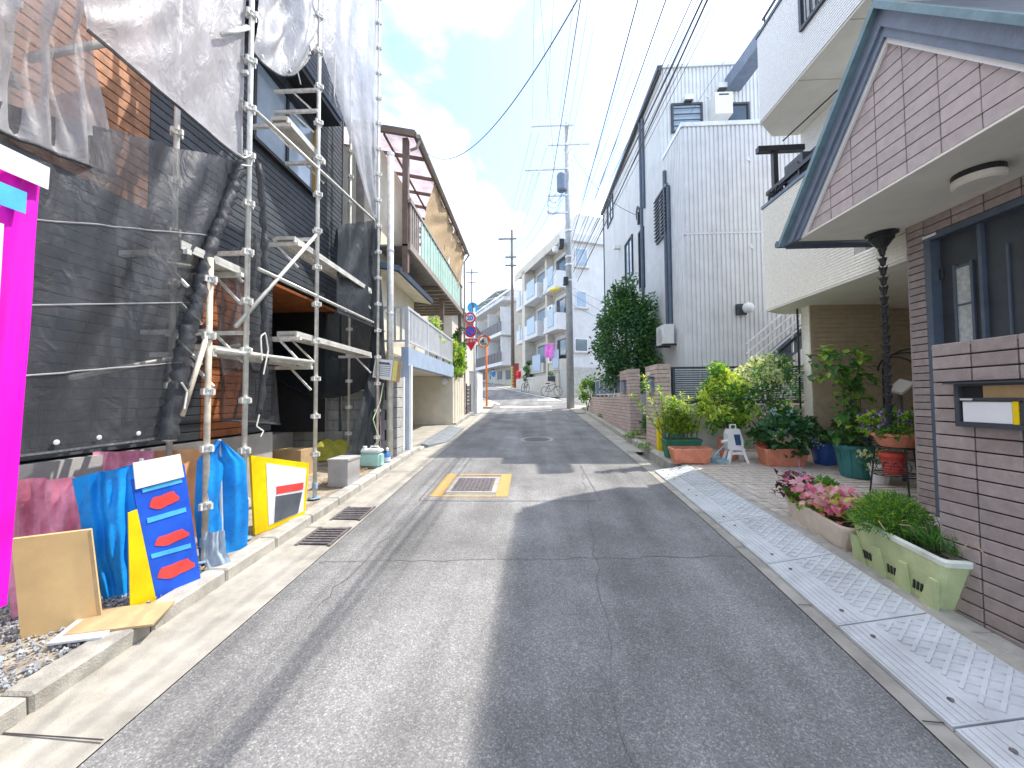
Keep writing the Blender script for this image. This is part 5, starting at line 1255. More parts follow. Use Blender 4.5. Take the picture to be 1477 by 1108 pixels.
for o in ch.children:
    if o.get('flip') is not None: del o['flip']
# brown balcony
bl_ = thing('upper_balcony', 'brown framed balcony with mint panels and clear roof on the cream house', 'balcony', (-3.3, 11.5, 4.8))
by0, by1 = 8.05, 14.55
mb = MB(); mb.box((LX - .06, by0, 4.78), (LX, by1, 4.93)); mb.box((LX - .05, by0, 5.80), (LX + .01, by1, 5.87)); mk('rail', mb, M['taupe'], bl_)
mb = MB(); mb.box((-4.19, by0, 4.86), (LX - .061, by1, 4.90)); mk('deck', mb, M['taupe'], bl_)
yy = by0 + .1
while yy < 8.85: piece('baluster', (LX - .03, yy, 5.365), (.03, .07, .86), M['taupe'], bl_, None, 0); yy += .15
yy = 8.95
while yy < by1 - .6: piece('mint_panel', (LX - .03, yy + .14, 5.365), (.012, .27, .86), M['greenpanel'], bl_, None, 0); piece('panel_batten', (LX - .015, yy, 5.365), (.02, .03, .862), M['alu'], bl_, None, 0); yy += .29
piece('end_panel', (LX - .03, by1 - .25, 5.365), (.014, .45, .86), M['brownmetal'], bl_, None, 0)
yy = 11.1
while yy < by1: piece('joist', (-3.32, yy, 4.79), (1.6, .09, .10), M['taupe'], bl_, None, 0); yy += .42
for (X, yy, z0, z1) in ((LX - .12, by0 + .06, 4.3, 7.22), (LX - .1, by1 - .06, gz(15), 7.22), (-2.72, 12.0, 2.5, 4.78), (LX - .1, 11.6, 5.88, 7.22)):
    mb = MB(); mb.box((X - .06, yy - .06, z0), (X + .06, yy + .06, z1)); mk('post', mb, M['brownmetal'], bl_)
rx0, rz0, rx1, rz1 = -2.38, 7.22, -4.5, 7.66
mb = MB(); mb.bar((rx0, by0 - .1, rz0), (rx0, by1 + .2, rz0), .07, .10); mb.bar((rx1, by0 - .1, rz1), (rx1, by1 + .2, rz1), .07, .10); mb.bar((rx0, by0 - .1, rz0), (rx1, by0 - .1, rz1), .07, .14); mb.bar((rx0, by1 + .2, rz0), (rx1, by1 + .2, rz1), .07, .12); mk('roof_frame', mb, M['brownmetal'], bl_)
for k in range(1, 8):
    yy = by0 - .1 + k * (by1 - by0 + .3) / 8; mb = MB(); mb.bar((rx0 - .04, yy, rz0 - .02), (rx1, yy, rz1 - .02), .05, .07); mk('rafter', mb, M['brownmetal'], bl_)
for f in (.33, .66):
    mb = MB(); X = rx0 + (rx1 - rx0) * f; zz = rz0 + (rz1 - rz0) * f; mb.bar((X, by0, zz - .05), (X, by1, zz - .05), .04, .04); mk('purlin', mb, M['brownmetal'], bl_)
for k in range(8):
    ya_, yb_ = by0 - .06 + k * (by1 - by0 + .2) / 8, by0 - .07 + (k + 1) * (by1 - by0 + .2) / 8
    mb = MB(); mb.add([(rx0 - .0, ya_, rz0 + .055), (rx0, yb_, rz0 + .055), (rx1, yb_, rz1 + .055), (rx1, ya_, rz1 + .055)], [(0, 1, 2, 3)]); mb.add([(rx0, ya_, rz0 + .06), (rx0, yb_, rz0 + .06), (rx1, yb_, rz1 + .06), (rx1, ya_, rz1 + .06)], [(3, 2, 1, 0)]); mk('roof_panel', mb, M['poly'], bl_)
mb = MB(); mb.tube([(rx0 + .08, by0 - .1, rz0 - .05), (rx0 + .08, by1 + .25, rz0 - .07)], .05, 8); mb.tube([(rx0 + .08, by0 - .02, rz0 - .1), (rx0 + .02, by0 - .02, rz0 - .25), (-2.5, by0 - .02, rz0 - .3)], .03, 6); mb.tube([(rx0 + .08, by1 + .2, rz0 - .1), (-2.47, by1 + .2, rz0 - .35), (-2.47, by1 + .2, gz(15) + .2)], .035, 6); mk('roof_gutter', mb, M['taupe'], bl_)
for k, (ya_, yb_, zb, lab) in enumerate(((9.7, 12.2, 5.75, 'larger straw blind hanging from the balcony roof nearer the pole'), (12.45, 14.45, 5.55, 'farther straw blind hanging at the end of the balcony'))):
    t = thing('straw_blind', lab, 'blind', (LX + .04, (ya_ + yb_) / 2, 7.1), 'straw blinds on the balcony')
    l = [V(-2.40, ya_, 7.10), V(-2.5, ya_ - .35 + .0, 6.4), V(-2.54, ya_ - .5 + k * .4, zb)]; r_ = [V(-2.40, yb_, 7.02), V(-2.48, yb_ - .1, 6.4), V(-2.54, yb_ - .15, zb - .1)]
    mb = sheet(l, r_, 24, 20, .05, 2.0, 71 + k); mk('blind', mb, M['straw'], t)
    mb = MB(); 
    for i in range(5): yy = ya_ + .1 + i * (yb_ - ya_ - .2) / 4; mb.tube([(-2.40, yy, 7.08), (-2.37, yy, 7.22)], .012, 5)
    mk('tie', mb, M['rope'], t)
    mb = MB(); mb.tube([V(-2.40, ya_, 7.10), V(-2.40, yb_, 7.02)], .02, 6); mk('rod', mb, M['straw'], t)
# ================================================================ BEYOND: gate wall, signs, mirror, poles
t = thing('white_wall', 'white end wall beside the sign pole', 'wall', (-2.5, 17.4, .9))
mb = MB(); mb.box((-2.62, 16.9, .8), (-2.30, 19.0, 2.75)); mk('wall_body', mb, M['white'], t)
mb = MB(); mb.box((-2.64, 16.88, 2.751), (-2.28, 19.02, 2.79)); mk('coping', mb, M['alu'], t)
t = thing('side_gate', 'narrow dark slatted gate left of the white end wall', 'gate', (-2.6, 15.9, .9))
mb = MB(); mb.box((-2.56, 15.55, .85), (-2.52, 15.62, 2.2)); mb.box((-2.56, 16.55, .85), (-2.52, 16.62, 2.2)); mk('frame', mb, M['charcoal'], t)
for k in range(8): piece('slat', (-2.54, 16.085, 1.0 + k * .15), (.02, .92, .13), M['darkrail'], t, None, 0)

def text_mesh(name, body, size, Mx, m, parent, ext=.003, bold=0.0):
    cu = bpy.data.curves.new(name, 'FONT'); cu.body = body; cu.size = size; cu.align_x = 'CENTER'; cu.align_y = 'CENTER'; cu.extrude = ext; cu.offset = bold
    tmp = bpy.data.objects.new(name + '_tmp', cu); C.objects.link(tmp)
    dg = bpy.context.evaluated_depsgraph_get(); me = bpy.data.meshes.new_from_object(tmp.evaluated_get(dg))
    bpy.data.objects.remove(tmp); bpy.data.curves.remove(cu)
    base = Vector(root_of(parent).location)
    me.transform(Matrix.Translation(-base) @ Mx); me.materials.clear(); me.materials.append(m)
    o = bpy.data.objects.new(name, me); C.objects.link(o); o.parent = parent; return o
SP = V(-2.27, 16.0, gz(16))
t = thing('sign_pole', 'grey pole carrying the round and triangular road signs', 'sign pole', tuple(SP))
top = onY(680, 448, 16).z + .1
mb = MB(); mb.tube([SP, SP + V(0, 0, top - SP.z)], .038, 10); mk('pole', mb, M['alu'], t, smooth=True)
mb = MB(); mb.lathe(SP, [(.12, 0), (.12, .03), (.05, .05)], 10); mk('foot', mb, M['pole'], t)
def disc(px, py, dia, rings, lab, name):
    p = onY(px, py, 15.93)
    s = thing(name, lab, 'road sign', tuple(p))
    for i, (f, m, nm) in enumerate(rings):
        mb = MB(); mb.lathe(p - V(0, i * .006, 0), [(dia / 2 * f, -.004), (dia / 2 * f, .004)], 28, axis=(0, -1, 0)); mk(nm, mb, m, s)
    mb = MB(); mb.box((p.x - .03, p.y + .005, p.z - .03), (p.x + .03, p.y + .04, p.z + .03)); mk('bracket', mb, M['alu'], s)
    return s, p
s, p = disc(678, 459, .50, [(1, M['white'], 'rim'), (.96, M['signred'], 'red_ring'), (.70, M['white'], 'white_face')], 'round red ringed speed limit sign reading 20', 'speed_sign')
Mx = Matrix.Translation(p + V(0, -.022, 0)) @ Matrix.Rotation(R(90), 4, 'X'); text_mesh('numerals', '20', .26, Mx, M['signblue'], s, bold=.006)
s, p = disc(678.5, 478, .52, [(1, M['white'], 'rim'), (.96, M['signred'], 'red_ring'), (.72, M['signblue'], 'blue_face')], 'round blue no parking sign with red ring and slash', 'no_parking_sign')
mb = MB(); mb.bar(p + V(-.14, -.02, .14), p + V(.14, -.02, -.14), .05, .004, up=V(0, 1, 0)); mk('slash', mb, M['signred'], s)
p = onY(679.5, 496, 15.93); s = thing('stop_sign', 'red inverted triangle stop sign with white lettering', 'road sign', tuple(p))
W_, H_ = .64, .56
def tri(sc_, dy, m, nm):
    c = p + V(0, dy, 0); mb = MB(); mb.prism([c + V(-W_ / 2 * sc_, 0, H_ * .42 * sc_), c + V(W_ / 2 * sc_, 0, H_ * .42 * sc_), c + V(0, 0, -H_ * .58 * sc_)], (0, .006, 0)); mk(nm, mb, m, s)
tri(1, 0, M['white'], 'border'); tri(.92, -.004, M['signred'], 'red_face')
text_mesh('lettering', '止まれ', .135, Matrix.Translation(p + V(0, -.008, .11)) @ Matrix.Rotation(R(90), 4, 'X'), M['white'], s, bold=.002)
p = onY(682, 444, 16.4); s = thing('route_sign', 'pale blue round sign seen edge-on above the speed sign', 'road sign', tuple(p))
mb = MB(); mb.lathe(p, [(.24, -.004), (.24, .004)], 24, axis=(.3, -1, 0)); mk('face', mb, M['skyprint'], s)
mb = MB(); mb.bar(p + V(.05, -.03, -.2), p + V(-.0, -.03, .2), .09, .004, up=V(0, 1, 0)); mk('bar', mb, M['slate2'], s)
mb = MB(); mb.tube([p + V(-.02, .02, -.6), p + V(-.02, .02, .1)], .02, 6); mk('holder', mb, M['alu'], s)
# mirror
MP = onG(702, 586, .03)
t = thing('traffic_mirror', 'orange road mirror on an orange post at the corner', 'traffic mirror', tuple(MP))
hz_ = onY(699, 493, MP.y).z
mb = MB(); mb.tube([MP, (MP.x, MP.y, hz_ + .3)], .05, 10); mk('post', mb, M['orange'], t, smooth=True)
c = V(MP.x - .12, MP.y - .14, hz_); ax = V(.45, -1, -.18).normalized()
mb = MB(); mb.lathe(c, [(.30, -.04), (.325, 0), (.325, .02), (.29, .03)], 28, axis=ax); mk('rim', mb, M['orange'], t)
mb = MB(); mb.lathe(c, [(.285, .025), (.23, .045), (.14, .06), (.02, .07)], 28, axis=ax); mk('mirror_face', mb, M['mirror'], t, smooth=True)
Q = ax.to_track_quat('Z', 'Y').to_matrix(); mb = MB()
vs = []
for k in range(13):
    th_ = math.pi * k / 12
    for zz in (0, .16): vs.append(c + Q @ V(.333 * math.cos(th_), .333 * math.sin(th_), zz))
mb.add(vs, [(2 * i, 2 * i + 1, 2 * i + 3, 2 * i + 2) for i in range(12)]); mk('hood', mb, M['orange'], t)
mb = MB(); mb.bar(c - ax * .05, V(MP.x, MP.y, hz_), .05, .05); mk('arm', mb, M['orange'], t)

# concrete utility pole
UP = onG(823, 589); UY = UP.y
t = thing('utility_pole', 'tall pale concrete utility pole with crossarms and transformer', 'utility pole', tuple(UP))
ztop = onY(818, 178, UY).z
mb = MB(); mb.tube([UP - V(0, 0, .2), UP + V(0, 0, (ztop - UP.z) * .5), V(UP.x, UY, ztop)], [.19, .155, .115], 14); mk('shaft', mb, M['pole'], t, smooth=True)
def arm(pa, pb, w_=.09):
    A = onY(*pa, UY); B = onY(*pb, UY); z = (A.z + B.z) / 2
    mb = MB(); mb.bar((A.x, UY - .16, z), (B.x, UY - .16, z), w_, w_); return mk('crossarm', mb, M['alu'], t), z, A.x, B.x
def ins(x, z, par, up=True):
    mb = MB(); s_ = 1 if up else -1
    mb.lathe((x, UY - .16, z), [(.03, 0), (.03, .10 * s_), (.06, .12 * s_), (.03, .16 * s_), (.06, .19 * s_), (.03, .24 * s_), (.02, .26 * s_)], 8); mk('insulator', mb, M['acwhite'], par)
a1, z1_, xa, xb = arm((766, 184), (826, 184))
for px in (768, 787, 806): ins(onY(px, 184, UY).x, z1_ + .04, a1)
a2, z2_, xa2, xb2 = arm((790, 211), (850, 211))
for px in (794, 832): ins(onY(px, 211, UY).x, z2_ + .04, a2)
ins(onY(837, 211, UY).x, z2_ - .04, a2, False)
a3, z3_, xa3, xb3 = arm((757, 247), (818, 247))
for px in (770, 778): ins(onY(px, 247, UY).x, z3_ + .04, a3); ins(onY(px, 247, UY).x, z3_ - .04, a3, False)
c = onY(811, 264, UY); mb = MB(); mb.lathe((c.x - .04, UY - .1, c.z - .48), [(.20, 0), (.25, .06), (.25, .80), (.2, .88), (.05, .92)], 16); tr = mk('transformer', mb, M['slate2'], t, smooth=False)
mb = MB(); mb.bar((c.x, UY - .1, c.z - .3), (UP.x, UY, c.z - .3), .08, .08); mk('hanger', mb, M['alu'], tr)
q0 = onY(790, 284, UY); q1 = onY(819, 308, UY); mb = MB()
for zz in (q0.z, q1.z): mb.bar((q0.x, UY - .1, zz), (UP.x, UY - .1, zz), .08, .08)
mb.bar((q0.x, UY - .1, q0.z), (q0.x, UY - .1, q1.z), .08, .08); mk('side_frame', mb, M['alu'], t)
for (px, py, s_) in ((806, 355, .35), (812, 408, .30)):
    c = onY(px + 6, py, UY); mb = MB(); mb.cbox((c.x - .1, UY - .25, c.z), (.22, .5, s_)); mk('splice_box', mb, M['black'], t)
for zz in fr(q1.z - 3.8, q1.z + 5.0, 15):
    mb = MB(); mb.bar((UP.x - .24, UY - .05, zz), (UP.x + .24, UY - .05, zz), .02, .02); mk('step_bolt', mb, M['alu'], t)
for (zz) in (q1.z - 3.4, q1.z - 2.6, q1.z - .9, q1.z - 2.2):
    mb = MB(); mb.lathe((UP.x, UY, zz), [(.165, -.04), (.17, -.03), (.17, .03), (.165, .04)], 14); mk('band', mb, M['alu'], t)
c = onY(801, 362, UY); mb = MB(); mb.lathe((c.x, UY - .15, c.z), [(.03, -.15), (.16, -.1), (.17, .08), (.1, .14)], 12); mk('street_light', mb, M['acwhite'], t)
c = onY(800, 424, UY); tt_ = thing('cable_guard', 'yellow guard sleeve on the cables beside the concrete pole', 'cable guard', tuple(c))
mb = MB(); mb.tube([c + V(-.25, -.2, .12), c + V(.25, -.2, .22)], .09, 8); mk('sleeve', mb, mat('guard_yellow', (.75, .62, .10), .5), tt_)
mb = MB(); mb.tube([c + V(-.05, -.2, .12), c + V(-.05, -.2, -.3)], .05, 8); mk('sleeve_tail', mb, M['straw'], tt_)
# far poles
def farpole(px, pyb, pyt, r0, lab, m, arms, guard=False, Y=None):
    b_ = onG(px, pyb) if Y is None else onY(px, pyb, Y)
    if guard: b_.z = gz(b_.y) + .03
    t = thing('utility_pole', lab, 'utility pole', tuple(b_)); zt = onY(px, pyt, b_.y).z
    mb = MB(); mb.tube([b_ - V(0, 0, .3), V(b_.x, b_.y, zt)], [r0, r0 * .62], 10); mk('shaft', mb, m, t, smooth=True)
    for (x0, x1, py) in arms:
        A = onY(x0, py, b_.y); B = onY(x1, py, b_.y); mb = MB(); mb.bar((A.x, b_.y - .15, A.z), (B.x, b_.y - .15, A.z), .12, .12); a_ = mk('crossarm', mb, M['woodpole'], t)
        for f in (.05, .4): 
            mb = MB(); mb.lathe((A.x + (B.x - A.x) * f, b_.y - .15, A.z + .06), [(.05, 0), (.07, .15), (.03, .3)], 6); mk('insulator', mb, M['acwhite'], a_)
    if guard:
        mb = MB(); mb.tube([b_, b_ + V(0, 0, 2.0)], r0 * 1.08, 12)
        for k in range(9):
            pass
        mk('base_guard', mb, mat('striped_guard', (.42, .40, .12), .6), t)
        for k in range(6):
            mb = MB(); mb.lathe(b_ + V(0, 0, .25 + k * .3), [(r0 * 1.09, -.05), (r0 * 1.1, .05)], 12, axis=(.5, 0, 1)); mk('guard_stripe', mb, M['ink'], t)
    return b_, zt
b2_, zt2 = farpole(740, 554, 332, .20, 'dark weathered utility pole with striped base farther up the street', M['woodpole'], [(719, 745, 346), (729, 745, 372), (729, 745, 384)], True, 37.0)
b3_, zt3 = farpole(681, 540, 388, .17, 'slender distant utility pole above the road signs', M['woodpole'], [(672, 690, 394), (674, 688, 408)], False, Y=60.0)

# ---- wires: each run of cable a thing
def wire(label, p0, p1, r, sag, n=30, grp='overhead cables along the street'):
    p0 = Vector(p0); p1 = Vector(p1); mb = MB()
    pts = [p0 + (p1 - p0) * (i / n) - V(0, 0, sag * 4 * (i / n) * (1 - i / n)) for i in range(n + 1)]
    mb.tube(pts, r * .72, 5); o = mk('cable', mb, M['wire'], None, loc=p0); tag(o, label, 'cable', grp); return pts
BY = -14.0
for i, px in enumerate((768, 787, 806)):
    x = onY(px, 184, UY).x
    wire(('thin power line leftmost of the three on the top crossarm', 'thin power line in the middle of the three on the top crossarm', 'thin power line rightmost of the three on the top crossarm')[i], (x - .0, BY, z1_ - 1.4), (x, UY - .16, z1_ + .3), .011, .45)
def zz(px, py): p = onY(px, py, UY); return (p.x, UY - .2, p.z)
def run(label, ptop, pend, r, sag=.25):
    e = Vector(zz(*pend)); k = (ptop[0] - 763) / (574 - ptop[1]); 
    # where the cable leaves the top of the picture it is nearly overhead; it runs on to the next pole behind
    Yn = 2.6; q = onY(ptop[0], ptop[1], 1.0); d = (q - CAMLOC); zr = e.z - 1.6
    s_ = zr / d.z; P = CAMLOC + d * s_
    P2 = P + (P - e) / max(1e-3, (e - P).length) * 14
    wire(label, P2, e, r, sag, 40)
run('thick black cable dropping steeply to the bracket frame left of the pole top', (835, 0), (791, 292), .020)
run('black cable running down to the right side of the concrete pole', (915, 0), (824, 350), .019)
run('thin black cable right of the thick one, strung to the concrete pole', (953, 0), (827, 372), .016)
run('thick communications cable above the grey house roof edge', (1002, 0), (826, 395), .022)
run('thin communications cable beside the thick one over the grey roof', (988, 0), (825, 380), .013)
run('lower communications cable bundle nearest the grey house', (1000, 20), (832, 408), .021)
run('thin grey line passing left of the pole top', (848, 0), (812, 230), .010)
run('faint thin line between the pole and the sky', (862, 0), (816, 240), .008)
for i, (a_, b_) in enumerate((((1010, 0), (829, 398)), ((1018, 0), (830, 401)), ((996, 0), (828, 388)), ((972, 0), (824, 362)), ((943, 0), (820, 352)), ((780, 0), (800, 250)), ((1026, 0), (831, 404)), ((963, 0), (823, 366)), ((926, 0), (822, 340)), ((1006, 0), (827, 384)))):
    run(('hair thin line just right of the thick communications cable', 'outermost hair thin line over the grey house roof', 'hair thin line inside the communications bundle', 'hair thin line between the two black cables at right', 'hair thin line hugging the cable to the right side of the pole', 'hair thin line left of the pole running to its bracket frame', 'hair thin line farthest right, brushing the roof edge of the grey house', 'hair thin line in the middle of the fan of cables', 'hair thin line right beside the cable to the right side of the pole', 'hair thin line tucked between the two communications cables')[i], a_, b_, .008)
dd = []
p0 = onX(612, 217, -2.45); wire('service cable swooping from the brown balcony up to the right', p0, onY(866, -60, 3.2), .009, .8, grp='service cables')
wire('thin service cable crossing in front of the grey house roof', V(5.2, 1.5, 9.8), onY(884, 330, UY - .5), .008, .2, grp='service cables')
pe = onX(920, 311, GXX - .1); wire('service cable sagging from the concrete pole to the grey house wall', zz(826, 225), pe, .016, .5, grp='service cables')
hb = thing('cable_bracket', 'coiled cable bracket on the corner of the grey house wall', 'bracket', tuple(pe))
mb = MB(); mb.tube([pe + V(0, .18 * math.cos(a), .2 * math.sin(a) + .01 * a) for a in fr(0, 14, 40)], .02, 5); mk('cable_coil', mb, M['black'], hb)
mb = MB(); mb.box((pe.x - .02, pe.y - .05, pe.z - .3), (pe.x + .09, pe.y + .05, pe.z + .1)); mk('mount', mb, M['charcoal'], hb)
for i, (px, zz_) in enumerate(((768, z1_ - .2), (778, z1_ - .3), (790, z2_), (770, z3_), (779, z3_), (792, q0.z), (792, q1.z), (806, q1.z - 2.5))):
    A = onY(px, 300, UY); A.z = zz_; B = V(b2_.x + (-.9 + .22 * i), b2_.y, zt2 - .6 - .55 * (i // 2) if i < 7 else b2_.z + 6)
    wire('cable onward to the dark pole from the ' + ('left end of the top crossarm', 'middle of the top crossarm', 'left end of the second crossarm', 'outer insulator of the lowest crossarm', 'inner insulator of the lowest crossarm', 'upper bar of the bracket frame', 'lower bar of the bracket frame', 'bare shaft below the bracket frame')[i], A, B, .014, .5 + .1 * (i % 3), 24, 'cables between the two street poles')
for i in range(6):
    A = V(b2_.x - .9 + .25 * i, b2_.y, zt2 - .6 - .6 * (i // 2)); B = V(b3_.x - .6 + .3 * i, 60, zt3 - .4 - .9 * (i // 2))
    wire('distant cable strung from the dark pole to the slender far pole', A, B, .016, .9, 20, 'cables beyond the dark pole')
for i, (ax_, ay) in enumerate(((826, 415), (826, 440), (826, 425))):
    A = onY(ax_, ay, UY); wire(('uppermost', 'lowest', 'middle')[i] + ' of three cables leading from the concrete pole toward the apartments at right', A, A + V(6.5, 3.5, -1.2 - .3 * i), .012, .3, 16, 'cables to the white apartments')
for k in range(6):
    r_ = random.Random(k + 50); A = Vector(zz(790 + r_.uniform(-2, 2), 288 + r_.uniform(0, 20))); B = Vector(zz(812 + r_.uniform(-4, 8), 225 + r_.uniform(0, 80)))
    wire('jumper cable looping about the pole frame and transformer', A, B, .014, r_.uniform(.2, .6), 12, 'jumper loops on the concrete pole')

# ================================================================ FAR: white apartments with balconies
def local_frame(o, ang):
    d = V(-math.sin(ang), math.cos(ang), 0); n = V(-math.cos(ang), -math.sin(ang), 0)
    return lambda u, v, z: V(*o) + d * u + n * v + V(0, 0, z)
def lbox(mb, F, u0, u1, v0, v1, z0, z1, mi=0):
    vs = [F(u, v, z) for z in (z0, z1) for v in (v0, v1) for u in (u0, u1)]
    mb.add(vs, [(0, 2, 3, 1), (4, 5, 7, 6), (0, 1, 5, 4), (2, 6, 7, 3), (0, 4, 6, 2), (1, 3, 7, 5)], mi)
A0 = (2.95, 27.2, 0)
ap = thing('white_apartments', 'white apartment block with blue panelled balconies beyond the concrete pole', 'apartment block', (2.9, 28, 1.5))
F = local_frame(A0, R(20.8))
def fl(nm, m, *bx, par=ap, FF=None):
    mb = MB(); lbox(mb, FF or F, *bx); return mk(nm, mb, m, par)
fl('wall', M['aptwhite'], 0, 9.0, -9, 0, 1.2, 12.6)
fl('parapet', M['aptwhite'], -.3, 9.2, -9.2, .9, 12.602, 13.1)
fl('penthouse', M['aptwhite'], .4, 4.5, -8, -.8, 13.1, 14.9)
fl('base_wall', M['aptcream'], -.0, 9.0, .002, 1.0, 1.2, 3.3)
fl('end_base', M['blocks'], -1.3, -.02, -9, .9, 1.0, 3.6)
for lv, zf in enumerate((3.6, 6.6, 9.6)):
    for bi, (u0, u1, dp) in enumerate(((.3, 2.6, .95), (3.4, 6.4, 1.15), (7.1, 8.8, 1.0))):
        o = fl('balcony', M['aptwhite'], u0, u1, .004, dp, zf, zf + 1.0) if lv else fl('balcony', M['aptcream'], u0, u1, .004, dp * .6, zf, zf + .75)
        fl('balcony_panel', M['bluepanel'], u0 + .5, u1 - .8, (dp if lv else dp * .6) + .004, (dp if lv else dp * .6) + .05, zf + .15, zf + 1.45, par=o)
        fl('balcony_slab', M['aptwhite'], u0 - .05, u1 + .05, .006, dp + .03 if lv else .4, zf - .2, zf - .003, par=o)
        w1 = fl('window', M['charcoal'], u0 + .3, u1 - .4, .002, .05, zf + 1.02 if lv else zf + .8, zf + 2.3)
        fl('pane', M['paleglass'] if bi % 2 else M['glass'], u0 + .4, u1 - .5, .051, .06, zf + 1.1 if lv else zf + .9, zf + 2.2, par=w1)
    fl('eave_band', M['aptcream'], -.1, 9.1, .003, .12, zf + 2.62, zf + 2.78)
fl('balcony_post', M['aptcream'], 6.6, 7.3, .003, 1.0, 3.3, 12.6); fl('balcony_post', M['aptcream'], 2.75, 3.1, .003, .6, 3.3, 12.6)
fl('cornice', M['aptcream'], -.3, 9.2, .91, 1.0, 12.3, 12.9)
# end wall windows (facing the viewer)
for (px, py, w_, h_, gk) in ((838, 372, 1.0, 1.35, 'paleglass'), (838, 432, .9, 1.2, 'paleglass'), (838, 498, 1.05, .95, 'glass')):
    n_end = V(math.sin(R(20.8)), -math.cos(R(20.8)), 0); p = wallpt(px, py, V(*A0), n_end)
    v_ = (p - V(*A0)).dot(V(-math.cos(R(20.8)), -math.sin(R(20.8)), 0))
    w1 = fl('window', M['alu'], -.06, -.003, v_ - w_ / 2, v_ + w_ / 2, p.z - h_ / 2, p.z + h_ / 2)
    fl('pane', M[gk], -.08, -.061, v_ - w_ / 2 + .07, v_ + w_ / 2 - .07, p.z - h_ / 2 + .07, p.z + h_ / 2 - .07, par=w1)
    fl('sill', M['aptcream'], -.16, -.004, v_ - w_ / 2 - .1, v_ + w_ / 2 + .1, p.z - h_ / 2 - .1, p.z - h_ / 2 - .01, par=w1)
for k, (u, zf, v) in enumerate(((2.2, 4.2, .5), (1.6, 7.75, .75), (2.9, 8.0, .35))):
    pos = F(u, v, zf); t = thing('air_conditioner', ('outdoor unit at the ground floor corner of the white apartments', 'outdoor unit on a middle balcony of the white apartments', 'outdoor unit hung beside the balcony post of the white apartments')[k], 'air conditioner', tuple(pos))
    mb = MB(); lbox(mb, F, u - .4, u + .4, v - .15, v + .15, zf, zf + .6); mk('casing', mb, M['acwhite'], t)
    mb = MB(); mb.lathe(F(u - .1, v + .155, zf + .3), [(.22, 0), (.22, .01)], 14, axis=F(0, 1, 0) - F(0, 0, 0)); mk('fan_grille', mb, M['charcoal'], t)
p = onY(793, 506, 28.6); t = thing('laundry_towel', 'pink towel drying on a ground floor balcony of the white apartments', 'towel', tuple(p))
mb = sheet([p + V(-.35, 0, .5), p + V(-.38, 0, -.5)], [p + V(.3, -.1, .5), p + V(.36, -.1, -.6)], 10, 10, .06, 1.5, 5, axis=V(0, 1, 0)); mk('cloth', mb, mat('towel_pink', (.80, .22, .62), .8), t)
mb = MB(); mb.tube([p + V(-.6, 0, .51), p + V(.6, -.12, .51)], .02, 6); mk('rod', mb, M['alu'], t)
# second apartments with dark railings
B0 = (-1.5, 39.8, 0)
FB = local_frame(B0, R(25)); bb = thing('cream_apartments', 'long cream apartment block with dark balcony railings up the street at left', 'apartment block', (-1.5, 40, 2.8))
def fb(nm, m, *bx, par=bb): return fl(nm, m, *bx, par=par, FF=FB)
fb('wall', M['aptcream'], 0, 22, -8, 0, 2.0, 11.6); fb('roof_slab', M['aptwhite'], -.3, 22.3, -8.2, 1.3, 11.602, 11.95)
for lv, zf in enumerate((5.3, 8.4)):
    o = fb('gallery', M['aptwhite'], -.2, 22.2, .004, 1.5, zf - .35, zf)
    for k in range(22): fb('railing_panel', M['darkrail'], k * 1.0 + .03, k * 1.0 + .95, 1.42, 1.48, zf + .05, zf + 1.05, par=o)
    for k in range(9):
        w1 = fb('window', M['glass'] if k % 2 else M['frost'], 1 + k * 2.4, 2.3 + k * 2.4, .003, .04, zf + .3, zf + 2.2)
    for k in range(6): fb('partition', M['aptwhite'], .2 + k * 4, .35 + k * 4, .005, 1.38, zf + .01, zf + 2.6)
for k in range(8):
    w1 = fb('window', M['glass'], 1 + k * 2.6, 2.4 + k * 2.6, .003, .05, 3.6 + .12 * k, 4.6 + .05 * k)
for k in range(5):
    u = .8 + k * 4.3
    mb = MB(); pr = [FB(u, .2, 13.2), FB(u, 1.7, 12.7), FB(u, 1.7, 12.6), FB(u, .2, 13.1)]; mb.prism(pr, FB(3.6, 0, 0) - FB(0, 0, 0)); o = mk('awning', mb, mat('green_awning', (.38, .42, .40), .6) if k == 0 else bpy.data.materials['green_awning'], bb)
    mb = MB(); mb.bar(FB(u + .2, 1.6, 12.6), FB(u + .2, .3, 11.95), .05, .05); mb.bar(FB(u + 3.4, 1.6, 12.6), FB(u + 3.4, .3, 11.95), .05, .05); mk('awning_strut', mb, M['alu'], o)
fb('attic_wall', M['aptwhite'], .5, 21, -7, .1, 11.96, 13.05)
# a filler house on the left beyond the sign
t = thing('far_house', 'pale house with tiled roof behind the road signs', 'house', (-7.5, 21, 1.2))
mb = MB(); mb.box((-12, 18.0, 1.0), (-3.6, 26, 6.0)); mk('wall', mb, M['aptcream'], t)
mb = MB(); mb.prism([(-12.5, 17.6, 6.0), (-3.2, 17.6, 6.0), (-7.8, 17.6, 7.6)], (0, 8.9, 0)); mk('roof', mb, M['slate'], t)
mb = MB(); mb.box((-5.6, 17.95, 3.8), (-4.5, 17.998, 5.0)); mk('window', mb, M['glass'], t)
t = thing('distant_house', 'plain white house far up the street between trees', 'house', (-16, 62, 4))
mb = MB(); mb.box((-24, 60, 4), (-12.5, 68, 10)); mk('wall', mb, M['aptwhite'], t)
mb = MB(); mb.prism([(-24.5, 59.5, 10), (-12, 59.5, 10), (-18.2, 59.5, 12.5)], (0, 9, 0)); mk('roof', mb, M['slate'], t)
t = thing('rear_house', 'grey rear house standing behind the side road at right', 'house', (13, 30, 1.5))
mb = MB(); mb.box((11.5, 24, 1), (22, 34, 8)); mk('wall', mb, M['aptcream'], t)
